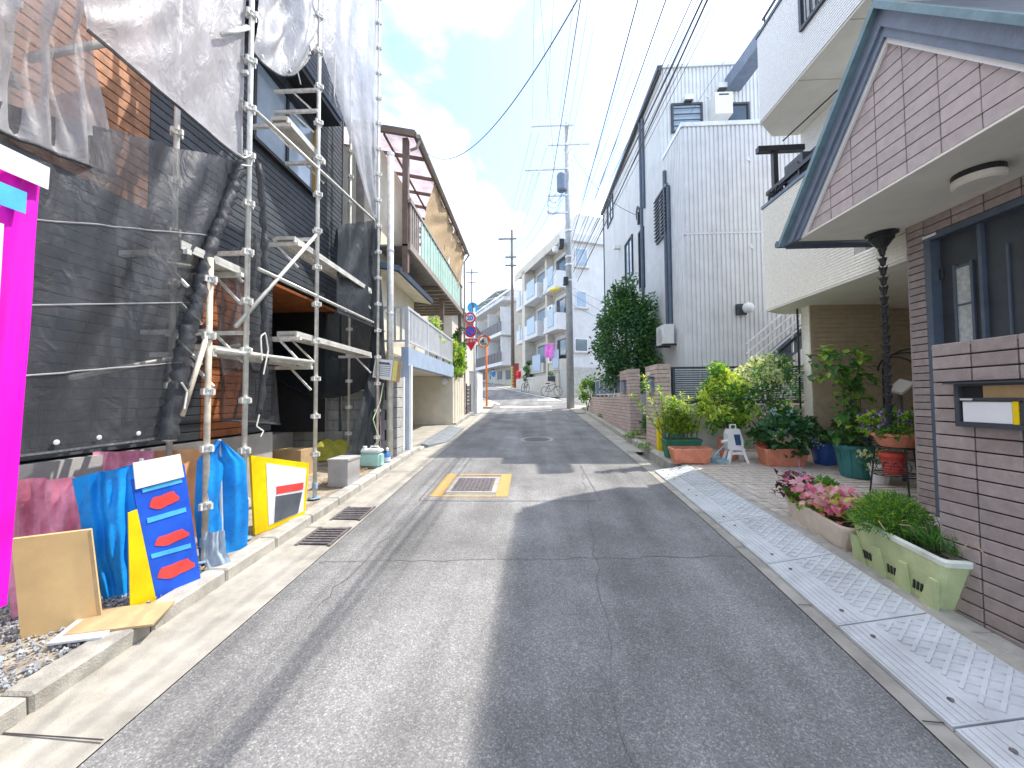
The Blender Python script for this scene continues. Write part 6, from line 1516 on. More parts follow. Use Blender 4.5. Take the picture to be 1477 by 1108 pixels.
mb = MB(); mb.prism([(11, 23.5, 8), (22.5, 23.5, 8), (16.7, 23.5, 10.5)], (0, 11, 0)); mk('roof', mb, M['slate'], t)

# bicycle leaning at the apartments
def bicycle(base, ang, label, sc_=1.0, cat='bicycle'):
    t = thing('bicycle', label, cat, tuple(base))
    Mz = Matrix.Translation(base) @ Matrix.Rotation(ang, 4, 'Z') @ Matrix.Rotation(R(7), 4, 'X') @ Matrix.Scale(sc_, 4)
    def P(x, z, y=0): return Mz @ V(x, y, z)
    axn = (Mz.to_3x3() @ V(0, 1, 0)).normalized()
    for x in (-.53, .53):
        mb = MB(); n = 28; mb.tube([P(x + .33 * math.cos(2 * math.pi * k / n), .34 + .33 * math.sin(2 * math.pi * k / n)) for k in range(n + 1)], .018, 6, caps=False); wh = mk('wheel', mb, M['black'], t)
        mb = MB()
        for k in range(12): a = 2 * math.pi * k / 12; mb.tube([P(x, .34), P(x + .32 * math.cos(a), .34 + .32 * math.sin(a))], .004, 4)
        mk('spokes', mb, M['alu'], wh)
    mb = MB()
    for (a, b_) in (((-.53, .34), (-.05, .32)), ((-.05, .32), (-.22, .80)), ((-.05, .32), (.36, .70)), ((-.2, .72), (.34, .80)), ((-.53, .34), (-.2, .74)), ((.53, .34), (.33, .92))): mb.tube([P(*a), P(*b_)], .018, 6)
    mk('frame', mb, M['black'], t)
    mb = MB(); mb.tube([P(.33, .92), P(.30, 1.0), P(.26, 1.02, .28)], .013, 6); mb.tube([P(.30, 1.0), P(.26, 1.02, -.28)], .013, 6); mk('handlebar', mb, M['charcoal'], t)
    mb = MB(); mb.prism([P(-.36, .86, .09), P(-.36, .86, -.09), P(-.08, .86, -.03), P(-.08, .86, .03)], P(0, .06) - P(0, 0)); mk('saddle', mb, M['black'], t)
    mb = MB(); mb.tube([P(-.05, .32, .08), P(.05, .20, .1)], .012, 5); mb.tube([P(-.05, .32, -.08), P(-.15, .44, -.1)], .012, 5); mk('crank', mb, M['alu'], t)
    return t
bp_ = onG(796, 572, .02); bicycle(V(bp_.x, bp_.y, gz(bp_.y) + .02), R(-38), 'black bicycle parked against the low wall of the white apartments')
def bicycle2():
    p = onG(762, 564, .02); p = p + V(-.25, -1.6, 0); return bicycle(V(p.x, p.y, gz(p.y) + .02), R(70), 'dark bicycle parked head-on under the climbing plant by the wall')
bicycle2()
# red standpipe things by the dark pole
p = V(b2_.x + .62, b2_.y - 1.6, gz(b2_.y - 1.6) + .03)
t = thing('hydrant_post', 'red and white hydrant post beside the striped utility pole', 'hydrant', tuple(p))
mb = MB(); mb.tube([p, p + V(0, 0, .55)], .11, 10); mk('lower_post', mb, M['white'], t)
mb = MB(); mb.lathe(p + V(0, 0, .55), [(.12, 0), (.2, .1), (.2, .4), (.14, .5), (.24, .62), (.24, .95), (.1, 1.08)], 12); mk('red_head', mb, M['signred'], t)
p = V(b2_.x + .33, b2_.y - .7, gz(b2_.y - .7) + .03); t = thing('red_cabinet', 'dark red cabinet behind the striped utility pole', 'cabinet', tuple(p))
mb = MB(); mb.box((p.x - .25, p.y - .2, p.z), (p.x + .25, p.y + .2, p.z + 2.2)); mk('cabinet_body', mb, mat('dark_red', (.30, .05, .04), .5), t)
mb = MB(); mb.box((p.x - .28, p.y - .23, p.z + 2.201), (p.x + .28, p.y + .23, p.z + 2.26)); mk('cabinet_top', mb, M['charcoal'], t)
# person in blue far up the street
def person(base, face):
    t = thing('person', 'person in a blue top and pale trousers walking far up the street', 'person', tuple(base))
    J = {'pel': (0, 0, .92), 'sp': (0, .0, 1.15), 'ch': (0, .02, 1.36), 'nk': (0, .03, 1.50), 'hd': (0, .05, 1.62), 'tp': (0, .05, 1.74),
         'ls': (-.19, .02, 1.40), 'le': (-.25, -.10, 1.14), 'lh': (-.22, .08, .92), 'lf': (-.22, .12, .82), 'rs': (.19, .02, 1.40), 're': (.25, .06, 1.14), 'rh': (.22, .26, .98), 'rf': (.21, .31, .90),
         'lhp': (-.09, 0, .88), 'lk': (-.10, .20, .50), 'la': (-.10, .12, .09), 'lt': (-.10, .28, .03), 'rhp': (.09, 0, .88), 'rk': (.10, -.06, .48), 'ra': (.10, -.28, .12), 'rt': (.10, -.12, .03)}
    E = [('pel', 'sp'), ('sp', 'ch'), ('ch', 'nk'), ('nk', 'hd'), ('hd', 'tp'), ('ch', 'ls'), ('ls', 'le'), ('le', 'lh'), ('lh', 'lf'), ('ch', 'rs'), ('rs', 're'), ('re', 'rh'), ('rh', 'rf'), ('pel', 'lhp'), ('lhp', 'lk'), ('lk', 'la'), ('la', 'lt'), ('pel', 'rhp'), ('rhp', 'rk'), ('rk', 'ra'), ('ra', 'rt')]
    rad = dict(pel=.14, sp=.135, ch=.15, nk=.055, hd=.10, tp=.07, ls=.07, le=.05, lh=.04, lf=.035, rs=.07, re=.05, rh=.04, rf=.035, lhp=.095, lk=.065, la=.045, lt=.04, rhp=.095, rk=.065, ra=.045, rt=.04)
    keys = list(J); me = bpy.data.meshes.new('body'); me.from_pydata([J[k] for k in keys], [(keys.index(a), keys.index(b_)) for a, b_ in E], [])
    o = bpy.data.objects.new('body_tmp', me); C.objects.link(o); md = o.modifiers.new('s', 'SKIN')
    for i, k in enumerate(keys): me.skin_vertices[0].data[i].radius = (rad[k], rad[k]); me.skin_vertices[0].data[i].use_root = (k == 'pel')
    sb = o.modifiers.new('u', 'SUBSURF'); sb.levels = 1; sb.render_levels = 1
    dg = bpy.context.evaluated_depsgraph_get(); m2 = bpy.data.meshes.new_from_object(o.evaluated_get(dg)); bpy.data.objects.remove(o)
    m2.materials.clear()
    for m in (M['skin'], mat('shirt_blue', (.05, .25, .62), .8), mat('trousers_pale', (.62, .64, .68), .8), M['ink']): m2.materials.append(m)
    for f in m2.polygons:
        z = f.center.z; x = abs(f.center.x)
        f.material_index = 3 if z < .10 else 2 if (z < .93 and x < .2) else 1 if (1.46 > z > .93 and not (x > .2 and z < 1.1)) else 0
        f.use_smooth = True
    b_ = bpy.data.objects.new('body', m2); C.objects.link(b_); b_.parent = t
    mb = MB(); mb.lathe((0, .035, 1.66), [(.105, -.04), (.118, .03), (.10, .10), (.03, .135)], 12); h = mk('hair', mb, M['black'], t, local=True, smooth=True)
    t.rotation_euler = (0, 0, face); return t
pp_ = onY(711, 551, 40.5); person(V(pp_.x, pp_.y, gz(pp_.y) + .034), R(200))
t = thing('planter_trough', 'dark window box with dry plants on the apartment base wall', 'planter', tuple(onY(800, 546, 27.5)))
p = onY(800, 546, 27.6); mb = MB(); mb.box((p.x - .5, p.y - .25, p.z - .2), (p.x + .4, p.y, p.z + .15)); mk('trough', mb, M['charcoal'], t)
mb = MB()
for k in range(60): a = rng.uniform(0, 6.28); q = V(p.x + rng.uniform(-.5, .4), p.y - .12, p.z + .15); mb.leaf(q, V(math.cos(a) * .4, math.sin(a) * .4, 1), V(0, 0, 1), rng.uniform(.2, .5), .06)
mk('foliage', mb, M['g_mid'], t)
# ================================================================ PLANTS AND POTS
def rdir(r_, up=.0):
    while True:
        v = V(r_.uniform(-1, 1), r_.uniform(-1, 1), r_.uniform(-1, 1))
        if .05 < v.length < 1: return (v.normalized() + V(0, 0, up)).normalized()
def foliage(c, rad, n, size, seed, nm=3, clumps=28, up=.3, asp=.5, spread=.32, shape=None, hollow=.35):
    """leaf-sized faces gathered in clumps through an uneven volume"""
    r_ = random.Random(seed); mb = MB(); c = Vector(c); cl = []
    for k in range(clumps):
        d = rdir(r_); rr = (hollow + (1 - hollow) * r_.random() ** .5) * r_.uniform(.78, 1.12)
        p = V(d.x * rad[0] * rr, d.y * rad[1] * rr, d.z * rad[2] * rr)
        if shape: p = shape(p)
        cl.append((p, r_.uniform(.6, 1.25), r_.randrange(nm)))
    m = min(rad)
    for i in range(n):
        p, s, mi = cl[r_.randrange(clumps)]
        d = rdir(r_); q = p + d * (m * spread * s * r_.random() ** .4) * 1.4
        out = (q.normalized() * .6 + rdir(r_, up)).normalized()
        l = size * r_.uniform(.65, 1.35)
        mb.leaf(c + q, out, rdir(r_, .6), l, l * asp, mi if r_.random() < .75 else r_.randrange(nm), r_.uniform(.05, .45))
    return mb
def stems(mb, base, tips, r=.006):
    for tp in tips: 
        b_ = Vector(base); tp = Vector(tp); mid = (b_ + tp) / 2 + V(rng.uniform(-.05, .05), rng.uniform(-.05, .05), .03)
        mb.tube([b_, mid, tp], [r, r * .8, r * .4], 5)
def round_pot(name, lab, px, py, r, h, m, r_bot=.72, dz=.10, rim=True, off=0.0, ribs=0, cat='pot'):
    p = onG(px, py, dz); p = p + (V(p.x, p.y, 0).normalized() * r * .8)
    p.z = gz(p.y) + dz
    t = thing(name, lab, cat, tuple(p))
    mb = MB(); prof = [(r * r_bot, 0), (r * (r_bot + .02), .005), (r * .98, h - .05)]
    if rim: prof += [(r * 1.06, h - .05), (r * 1.08, h - .005), (r * 1.0, h)]
    prof += [(r * .92, h), (r * .9, h - .04)]
    mb.lathe(p, prof, 22); mk('pot_wall', mb, m, t)
    for k in range(ribs):
        a = 2 * math.pi * k / ribs; mb = MB(); mb.bar(p + V(r * r_bot * math.cos(a), r * r_bot * math.sin(a), .02), p + V(r * .99 * math.cos(a), r * .99 * math.sin(a), h - .06), .014, .014); mk('rib', mb, m, t)
    mb = MB(); mb.lathe(p + V(0, 0, h - .045), [(r * .9, 0), (r * .88, .012), (r * .3, .025)], 16); mk('soil', mb, M['soil'], t)
    return t, p + V(0, 0, h)
def trough(name, lab, c, L_, W_, h, m, ang=0.0, ribs=0, rimm=None, feet=False, slots=0, taper=.82, round_=False):
    """rectangular planter: tapered walls, rolled rim, soil"""
    t = thing(name, lab, 'planter', tuple(c)); c = Vector(c)
    Mz = Matrix.Translation(c) @ Matrix.Rotation(ang, 4, 'Z') @ Matrix.Rotation(SL if abs(ang) < .5 else 0, 4, 'X')
    if abs(ang) > .5: Mz = Matrix.Translation(c) @ Matrix.Rotation(SL, 4, 'X') @ Matrix.Rotation(ang, 4, 'Z')
    def ring(l, w_, z, q=.03):
        a, b_ = l / 2, w_ / 2; q = min(q, b_ * .6); out = []
        for (sx, sy, st) in ((1, 1, 0), (-1, 1, 1), (-1, -1, 2), (1, -1, 3)):
            for k in range(4):
                th_ = math.pi / 2 * (st + k / 3); out.append(V(sx * (a - q) + q * math.cos(th_), sy * (b_ - q) + q * math.sin(th_), z))
        return out
    q = .12 if round_ else .03
    lv = [ring(L_ * taper, W_ * taper, 0.02 if feet else 0, q), ring(L_ * .97, W_ * .97, h - .04, q), ring(L_ * 1.0, W_ * 1.0, h - .04, q), ring(L_ * 1.01, W_ * 1.02, h - .01, q), ring(L_ * .99, W_ * .98, h, q), ring(L_ * .94, W_ * .88, h, q), ring(L_ * .93, W_ * .86, h - .05, q)]
    def shell(a, b_, mm, nm):
        mb = MB(); vs = [Mz @ p for rg_ in lv[a:b_] for p in rg_]; n = 16; fs = []
        for i in range(b_ - a - 1):
            for j in range(n): fs.append((i * n + j, i * n + (j + 1) % n, (i + 1) * n + (j + 1) % n, (i + 1) * n + j))
        if a == 0: fs.append(tuple(range(n - 1, -1, -1)))
        mb.add(vs, fs); return mk(nm, mb, mm, t)
    shell(0, 3, m, 'wall'); shell(2, 7, rimm or m, 'rim')
    mb = MB(); mb.add([Mz @ p for p in ring(L_ * .935, W_ * .865, h - .04, q)], [tuple(range(16))]); 
    rr = random.Random(int(L_ * 1000))
    for k in range(40): mb.cbox((rr.uniform(-L_ * .44, L_ * .44), rr.uniform(-W_ * .36, W_ * .36), h - .04), (.03, .03, .02), 0, Mz)
    mb.v[16:] = [p for p in mb.v[16:]]; mk('soil', mb, M['soil'], t)
    def wallp(u, z, side=-1):
        f = z / (h - .04); ww = W_ / 2 * (taper + (.97 - taper) * f); return Mz @ V(u * (taper + (.97 - taper) * f), side * ww, z)
    for k in range(ribs):
        u = -L_ / 2 * .94 + L_ * .94 * k / (ribs - 1); mb = MB(); mb.bar(wallp(u, .02), wallp(u, h - .05), .012, .008); mk('rib', mb, m, t)
    if feet:
        for u in (-L_ * .40, L_ * .40): 
            mb = MB(); mb.cbox((u * .9, 0, .012), (.10, W_ * .7, .024), 0, Mz); mk('foot', mb, m, t)
    return t, Mz, wallp
# --- terracotta trough by the guard + green trough behind with yellow-green plants
c = onG(1000, 671, .10); c = c + V(0, .14, 0); c.z = gz(c.y) + .10
trough('planter', 'empty terracotta trough planter in front of the yellow green plants', c, .66, .26, .27, M['terracotta'], 0, 14, feet=True)
c2 = c + V(-.0, .36, 0); c2.z = gz(c2.y) + .10
t, Mz, _ = trough('planter', 'dark green trough holding tall yellow green plants by the gate pillar', c2, .66, .24, .36, M['greenpot'], 0)
sm = MB(); lf_ = MB(); r_ = random.Random(5)
for k in range(44):
    b_ = c2 + V(r_.uniform(-.28, .28), r_.uniform(-.06, .06), .33); ln = r_.uniform(.35, .85); tilt = V(r_.uniform(-.25, .35), r_.uniform(-.3, .1), 1)
    if k < 3: ln = r_.uniform(1.0, 1.25); tilt = V(-.35 + .12 * k, -.1, 1); b_ = c2 + V(-.28, -.02, .33)
    if k in (1,): tilt = V(-.75, -.2, 1); ln = 1.05
    tp = b_ + tilt.normalized() * ln
    sm.tube([b_, (b_ + tp) / 2 + V(0, 0, .02), tp], [.007, .006, .003], 5)
    for j in range(int(ln * 75)):
        f = .2 + .8 * r_.random(); q = b_ + (tp - b_) * f; a = r_.uniform(0, 6.28)
        lf_.leaf(q, V(math.cos(a), math.sin(a), r_.uniform(.3, .9)), V(0, 0, 1), r_.uniform(.10, .20) * (1.1 - .4 * f), r_.uniform(.022, .040), r_.choice((0, 0, 0, 1, 1, 2)), r_.uniform(.1, .5))
mk('stem', sm, M['stem'], t); mk('foliage', lf_, [M['g_yellow'], M['g_lime'], M['g_mid']], t)
# --- round terracotta pot, shrub behind
t, top = round_pot('pot', 'round terracotta pot with a yellow green shrub behind the hose reel', 1052, 664, .19, .36, M['terracotta'])
tips = [top + V(rng.uniform(-.3, .25), rng.uniform(-.15, .3), rng.uniform(.5, 1.2)) for _ in range(9)]
mb = MB(); stems(mb, top - V(0, 0, .04), tips, .010); mk('stem', mb, M['bark'], t)
mb = foliage(top + V(-.02, .1, .72), (.42, .36, .64), 2400, .09, 71, 3, 34); mk('foliage', mb, [M['g_lime'], M['g_yellow'], M['g_mid']], t)
# --- white flowering tall shrub at the fence
t, top = round_pot('pot', 'red plastic pot with a white flowering shrub beside the dark pipe', 1108, 664, .17, .30, M['redpot'])
tips = [top + V(rng.uniform(-.4, .5), rng.uniform(.0, .4), rng.uniform(.5, 1.35)) for _ in range(10)]
mb = MB(); stems(mb, top - V(0, 0, .04), tips, .010); mk('stem', mb, M['bark'], t)
mb = foliage(top + V(.10, .12, .78), (.58, .42, .72), 2600, .08, 72, 4, 34); mk('foliage', mb, [M['g_mid'], M['g_pale'], M['g_dark'], M['g_blue']], t)
r_ = random.Random(9); mb = MB()
for k in range(70):
    d = rdir(r_, -.0); q = top + V(.10 + d.x * .55, .12 - abs(d.y) * .4, .75 + d.z * .6)
    for j in range(5): a = j * 1.256; mb.leaf(q, V(math.cos(a), -.4, math.sin(a)), V(0, -1, 0), .024, .02, 0, .1)
mk('blossom', mb, M['whitefl'], t, kind='stuff')
# another low mixed shrub to the left of it
t, top = round_pot('pot', 'dark pot with a lime leaved bush under the louvre fence', 1030, 640, .17, .30, M['greenpot'])
mb = foliage(top + V(.12, .1, .50), (.50, .36, .52), 2000, .085, 73, 3, 24); mk('foliage', mb, [M['g_mid'], M['g_lime'], M['g_pale']], t)
# --- ribbed terracotta trough with large dark leaves and pale blue flowers
c = onG(1138, 674, .10) + V(0, .16, 0); c.z = gz(c.y) + .10
t, Mz, _ = trough('planter', 'ribbed terracotta trough with broad dark leaves and pale blue flowers', c, .72, .30, .29, M['terracotta'], 0, 20)
mb = foliage(c + V(-.02, .0, .50), (.50, .28, .30), 900, .12, 74, 2, 26, asp=.62); mk('foliage', mb, [M['g_blue'], M['g_dark']], t)
def leafset(t, mats, n, gen, seed, name='leaf', ln=.1, asp=.6):
    """single leaves as parts that share mesh data"""
    mds = []
    for m in mats:
        b_ = MB(); b_.leaf(V(0, 0, 0), V(0, 1, 0), V(0, 0, 1), 1, asp, 0, .2)
        b_.leaf(V(0, .02, .004), V(0, 1, 0), V(0, 0, 1), .9, asp * .35, 0, .2)
        me = bpy.data.meshes.new(name); me.from_pydata([tuple(p) for p in b_.v], [], b_.f); me.materials.append(m); mds.append(me)
    r2 = random.Random(seed); base = Vector(t.location)
    for k in range(n):
        p, d, s = gen(r2); o = bpy.data.objects.new(name, r2.choice(mds)); C.objects.link(o); o.parent = t
        o.location = p - base; q = d.to_track_quat('Y', 'Z'); o.rotation_mode = 'QUATERNION'; o.rotation_quaternion = q; o.scale = (s, s, s)
def gA(r2):
    d = rdir(r2); p = c + V(d.x * .44 - .02, -.02 - abs(d.y) * .26, .48 + d.z * .22); return p, (V(d.x, -.6, .25) + rdir(r2) * .6).normalized(), r2.uniform(.10, .16)
leafset(t, [M['g_blue'], M['g_mid'], M['g_dark']], 90, gA, 5)
mb = MB(); r_ = random.Random(19)
for k in range(26):
    q = c + V(r_.uniform(-.2, .35), r_.uniform(-.25, .0), r_.uniform(.5, .95))
    if k > 18: q = c + V(r_.uniform(.2, .45), -.22, r_.uniform(.3, .5))
    for j in range(7): a = r_.uniform(0, 6.28); mb.leaf(q + rdir(r_) * .04, V(math.cos(a), -.5, math.sin(a)), V(0, -1, 0), .03, .028, 0, .1)
mk('blossom', mb, M['bluefl'], t, kind='stuff')
t, top = round_pot('pot', 'round blue glazed pot with fine green leaves beside the ribbed trough', 1190, 672, .20, .36, M['bluepot'])
mb = foliage(top + V(0, 0, .15), (.30, .28, .24), 900, .06, 75, 2, 22); mk('foliage', mb, [M['g_mid'], M['g_dark']], t)
t, top = round_pot('pot', 'dark pot with spreading green leaves in the shade before the pier', 1222, 660, .18, .30, M['greenpot'])
mb = foliage(top + V(.0, .0, .18), (.30, .28, .26), 700, .07, 76, 2, 20); mk('foliage', mb, [M['g_mid'], M['g_dark']], t)
# --- teal pot with the tall climbing plant
t, top = round_pot('pot', 'large teal pot with a tall broad leaved climbing plant', 1236, 692, .24, .46, M['tealpot'], ribs=10)
tips = [top + V(-.22 + .1 * k, .1 * (k % 3), 1.15 + .18 * (k % 3)) for k in range(6)]
mb = MB(); stems(mb, top - V(0, 0, .04), tips, .008); mb.tube([top + V(.14, .05, -.05), top + V(.12, .05, 1.55)], .007, 5); mb.tube([top + V(-.1, .05, -.05), top + V(-.12, .05, 1.4)], .007, 5); mk('stem', mb, M['stem'], t)
def gB(r2):
    h = r2.random(); 
    if h < .55: q = top + V(r2.uniform(-.52, .22), r2.uniform(-.22, .22), r2.uniform(.95, 1.42))
    else: q = top + V(r2.uniform(-.28, .12), r2.uniform(-.2, .2), r2.uniform(.1, 1.0))
    return q, (V(r2.uniform(-1, .8), -.5, r2.uniform(-.7, .3))).normalized(), r2.uniform(.11, .19)
leafset(t, [M['g_mid'], M['g_dark'], M['g_lime'], M['g_mid']], 298, gB, 6)
mb = foliage(top + V(-.05, .04, .1), (.26, .24, .18), 300, .07, 77, 2, 12); mk('foliage', mb, [M['g_dark'], M['g_mid']], t)
# --- hose reel on a step stool
g_ = onG(1066, 669, .10); z0 = gz(g_.y) + .10
t = thing('step_stool', 'white plastic step stool under the hose reel', 'stool', (g_.x, g_.y + .12, z0))
mb = MB(); mb.cbox((g_.x, g_.y + .12, z0 + .23), (.26, .2, .025)); mk('seat', mb, M['white'], t)
for sx in (-1, 1):
    for sy in (-1, 1):
        mb = MB(); mb.bar((g_.x + sx * .10, g_.y + .12 + sy * .07, z0 + .218), (g_.x + sx * .165, g_.y + .12 + sy * .10, z0), .055, .04); mk('leg', mb, M['white'], t)
mb = MB(); mb.cbox((g_.x, g_.y + .035, z0 + .17), (.2, .02, .05)); mk('apron', mb, M['white'], t)
t = thing('hose_reel', 'white cased hose reel with blue panel on the step stool', 'hose reel', (g_.x, g_.y + .12, z0 + .25))
h0 = V(g_.x - .02, g_.y + .12, z0 + .244)
mb = MB(); mb.prism([h0 + V(-.13, -.07, 0), h0 + V(.13, -.07, 0), h0 + V(.13, -.07, .14), h0 + V(.07, -.07, .33), h0 + V(-.10, -.07, .33), h0 + V(-.13, -.07, .25)], (0, .14, 0)); mk('case', mb, M['white'], t)
mb = MB(); mb.prism([h0 + V(.0, -.078, .06), h0 + V(.09, -.078, .06), h0 + V(.07, -.078, .24), h0 + V(-.03, -.078, .24)], (0, .006, 0)); mk('blue_panel', mb, mat('panel_blue', (.05, .09, .2), .3), t)
mb = MB(); mb.tube([h0 + V(-.05, 0, .33), h0 + V(-.05, 0, .40), h0 + V(.04, 0, .40), h0 + V(.04, 0, .33)], .014, 6); mk('handle', mb, M['white'], t)
mb = MB(); mb.tube([h0 + V(-.13, -.03, .13), h0 + V(-.22, -.04, .11)], .025, 8); mk('crank', mb, M['white'], t)
def coil(c0, r0, turns, dz): return [c0 + V(r0 * math.cos(a) * (1 + .1 * math.sin(3 * a)), r0 * .6 * math.sin(a), .012 + dz * a) for a in fr(0, 6.28 * turns, 50)]
hz0 = V(g_.x - .28, g_.y + .05, gz(g_.y) + .104)
mb = MB(); mb.tube(coil(hz0, .14, 2.5, .004) + [h0 + V(-.16, -.02, .06)], .010, 6); o = mk('hose', mb, mat('hose_blue', (.25, .45, .55), .4), None, loc=hz0); tag(o, 'pale blue garden hose coiled on the pavers beside the step stool', 'hose')
# --- wire stand with pots
g_ = onG(1322, 728, .10); sx, sy, z0 = g_.x, g_.y + .2, gz(g_.y) + .10
t = thing('plant_stand', 'black wire plant stand by the tiled pier', 'plant stand', (sx, sy, z0))
mb = MB(); mb.tube([V(sx + .27 * math.cos(a), sy + .27 * math.sin(a), z0 + .012) for a in fr(0, 6.283, 28)], .009, 6); mk('base_ring', mb, M['black'], t)
for k in range(3):
    a = 2.2 + k * 2.09; mb = MB(); mb.tube([V(sx + .27 * math.cos(a), sy + .27 * math.sin(a), z0), V(sx + .2 * math.cos(a), sy + .2 * math.sin(a), z0 + .62)], .009, 6); mk('leg', mb, M['black'], t)
for (r0, h) in ((.24, .30), (.2, .62)):
    mb = MB(); mb.tube([V(sx + r0 * math.cos(a), sy + r0 * math.sin(a), z0 + h) for a in fr(0, 6.283, 28)], .008, 6)
    for q in (-.1, 0, .1): mb.tube([V(sx - .2, sy + q, z0 + h), V(sx + .2, sy + q, z0 + h)], .006, 5)
    mk('shelf', mb, M['black'], t)
for k in range(5):
    a = 2.9 + k * .35; mb = MB(); q = V(sx + .24 * math.cos(a), sy + .24 * math.sin(a), z0 + .42); mb.tube([q + V(0, .05 * math.cos(b_), .05 * math.sin(b_)) for b_ in fr(0, 9, 14)], .005, 4); mk('scroll', mb, M['black'], t)
t = thing('planter', 'terracotta bowl with green and violet flowers on the black wire stand', 'planter', (sx, sy, z0 + .63))
mb = MB(); mb.lathe((sx, sy, z0 + .63), [(.15, 0), (.16, .01), (.22, .13), (.24, .13), (.24, .16), (.21, .16), (.2, .12)], 20); mk('bowl', mb, M['terracotta'], t)
mb = foliage((sx - .02, sy, z0 + .90), (.42, .30, .17), 1300, .05, 81, 3, 30, asp=.7); mk('foliage', mb, [M['g_mid'], M['g_lime'], M['g_dark']], t)
mb = MB(); r_ = random.Random(23)
for k in range(45):
    q = V(sx - .02 + r_.uniform(-.46, .25), sy + r_.uniform(-.3, .1), z0 + .93 + r_.uniform(-.08, .15))
    for j in range(4): a = r_.uniform(0, 6.28); mb.leaf(q, V(math.cos(a), -.5, math.sin(a)), V(0, -1, 0), .032, .03, r_.choice((0, 0, 1)), .1)
mk('blossom', mb, [M['purple'], M['lilac']], t, kind='stuff')
t = thing('pot', 'small red pot on the lower shelf of the black wire stand', 'pot', (sx - .05, sy, z0 + .31))
mb = MB(); mb.lathe((sx - .05, sy, z0 + .31), [(.09, 0), (.12, .2), (.135, .2), (.135, .25), (.11, .25)], 18); mk('pot_wall', mb, M['redpot'], t)
for k in range(4):
    mb = MB(); mb.lathe((sx - .05, sy, z0 + .34 + k * .035), [(.10 + k * .004, 0), (.104 + k * .005, .008), (.10 + k * .005, .016)], 16); mk('band', mb, M['redpot'], t)
g_ = onG(1270, 694, .10)
t, top = round_pot('pot', 'slim white pot of trailing violet flowers in front of the teal pot', 1270, 700, .12, .27, M['white'], .7)
mb = foliage(top + V(.02, -.02, .12), (.22, .2, .26), 500, .06, 82, 2, 16, asp=.4); mk('foliage', mb, [M['g_mid'], M['g_pale']], t)
mb = MB()
for k in range(14):
    q = top + V(r_.uniform(-.2, .05), r_.uniform(-.15, .1), r_.uniform(.25, .42))
    for j in range(4): a = r_.uniform(0, 6.28); mb.leaf(q, V(math.cos(a), -.5, math.sin(a)), V(0, -1, 0), .03, .028, 0, .1)
mk('blossom', mb, M['purple'], t, kind='stuff')
# solar lamp / white panel on a stake and dark arch behind the rain chain
q = onY(1298, 558, 5.6); t = thing('panel_stake', 'white tilted panel on a dark stake behind the rain chain', 'garden light', (q.x, 5.6, gz(5.6) + .1))
mb = MB(); mb.bar(q + V(-.09, -.02, -.07), q + V(.10, .0, .07), .17, .045, up=V(0, -.4, 1)); mk('panel', mb, M['acwhite'], t)
mb = MB(); mb.bar(q + V(.03, .04, -.05), V(q.x + .05, 5.64, gz(5.6) + .1), .04, .04); mk('stake', mb, M['woodpole'], t)
t = thing('garden_arch', 'dark curved wire arch behind the tiled pier', 'arch', (6.2, 6.4, .5))
for k in range(3):
    mb = MB(); cx_ = 6.15; mb.tube([V(cx_ + (.55 - .1 * k) * math.cos(a), 6.4 + .2 * k, 2.0 + (.34 - .05 * k) * math.sin(a)) for a in fr(0, math.pi, 18)], .014, 5); mk('hoop', mb, M['black'], t)
for xx in (5.6, 6.7): 
    mb = MB(); mb.tube([V(xx, 6.4, gz(6.4) + .1), V(xx, 6.4, 2.0)], .014, 5); mk('leg', mb, M['black'], t)
t, top = round_pot('pot', 'pot with a pale leaved shrub glimpsed between the chain and the pier', 1296, 640, .2, .3, M['tealpot'])
mb = foliage(top + V(.05, .2, .55), (.35, .35, .55), 900, .07, 83, 3, 26); mk('foliage', mb, [M['g_mid'], M['g_lime'], M['g_pale']], t)
# --- beige planter with coleus, pink flowers
PB = onG(1130, 742, .10); PE = onG(1228, 812, .10)
ang = math.atan2(PE.y - PB.y, PE.x - PB.x)
L_ = .98; c = V(2.86, 3.97, 0); c.z = gz(c.y) + .10
cB = V(2.80, 3.86, 0); cB.z = gz(3.86) + .10
t, Mz, _ = trough('planter', 'long beige planter of burgundy coleus and pink flowers', cB, 1.0, .30, .21, M['beigepot'], R(-96), 0, taper=.80, round_=True)
fm = foliage(cB + V(0, .05, .30), (.16, .44, .13), 420, .07, 91, 2, 18, asp=.6); mk('foliage', fm, [M['g_mid'], M['g_lime']], t)
def gC(r2):
    yy = r2.uniform(.22, .56); return cB + V(r2.uniform(-.2, .16), yy - .02, r2.uniform(.20, .46)), (V(r2.uniform(-1, .6), r2.uniform(-.6, .8), r2.uniform(.1, .9))).normalized(), r2.uniform(.06, .105)
leafset(t, [M['burgundy']], 110, gC, 11, 'coleus_leaf', asp=.62)
def gD(r2):
    yy = r2.uniform(-.46, -.08); return cB + V(r2.uniform(-.22, .14), yy, r2.uniform(.20, .38)), (V(r2.uniform(-1, .5), r2.uniform(-.7, .7), r2.uniform(.2, .9))).normalized(), r2.uniform(.08, .13)
leafset(t, [M['g_lime'], M['palepink'], M['pink'], M['pink'], M['g_yellow']], 90, gD, 12, 'coleus_leaf', asp=.66)
mb = MB(); r_ = random.Random(31)
for k in range(95):
    q = cB + V(r_.uniform(-.22, .12), r_.uniform(-.34, .30), r_.uniform(.26, .46)); ax_ = (V(-.6, -.5, .7) + rdir(r_) * .5).normalized(); a1_ = ax_.orthogonal(); b1_ = ax_.cross(a1_); mi = r_.choice((0, 0, 1, 1))
    for j in range(5): a = j * 1.2566; mb.leaf(q, a1_ * math.cos(a) + b1_ * math.sin(a) + ax_ * .25, ax_, .038, .036, mi, .1)
mk('blossom', mb, [M['pink'], M['palepink']], t, kind='stuff')
mb = MB()
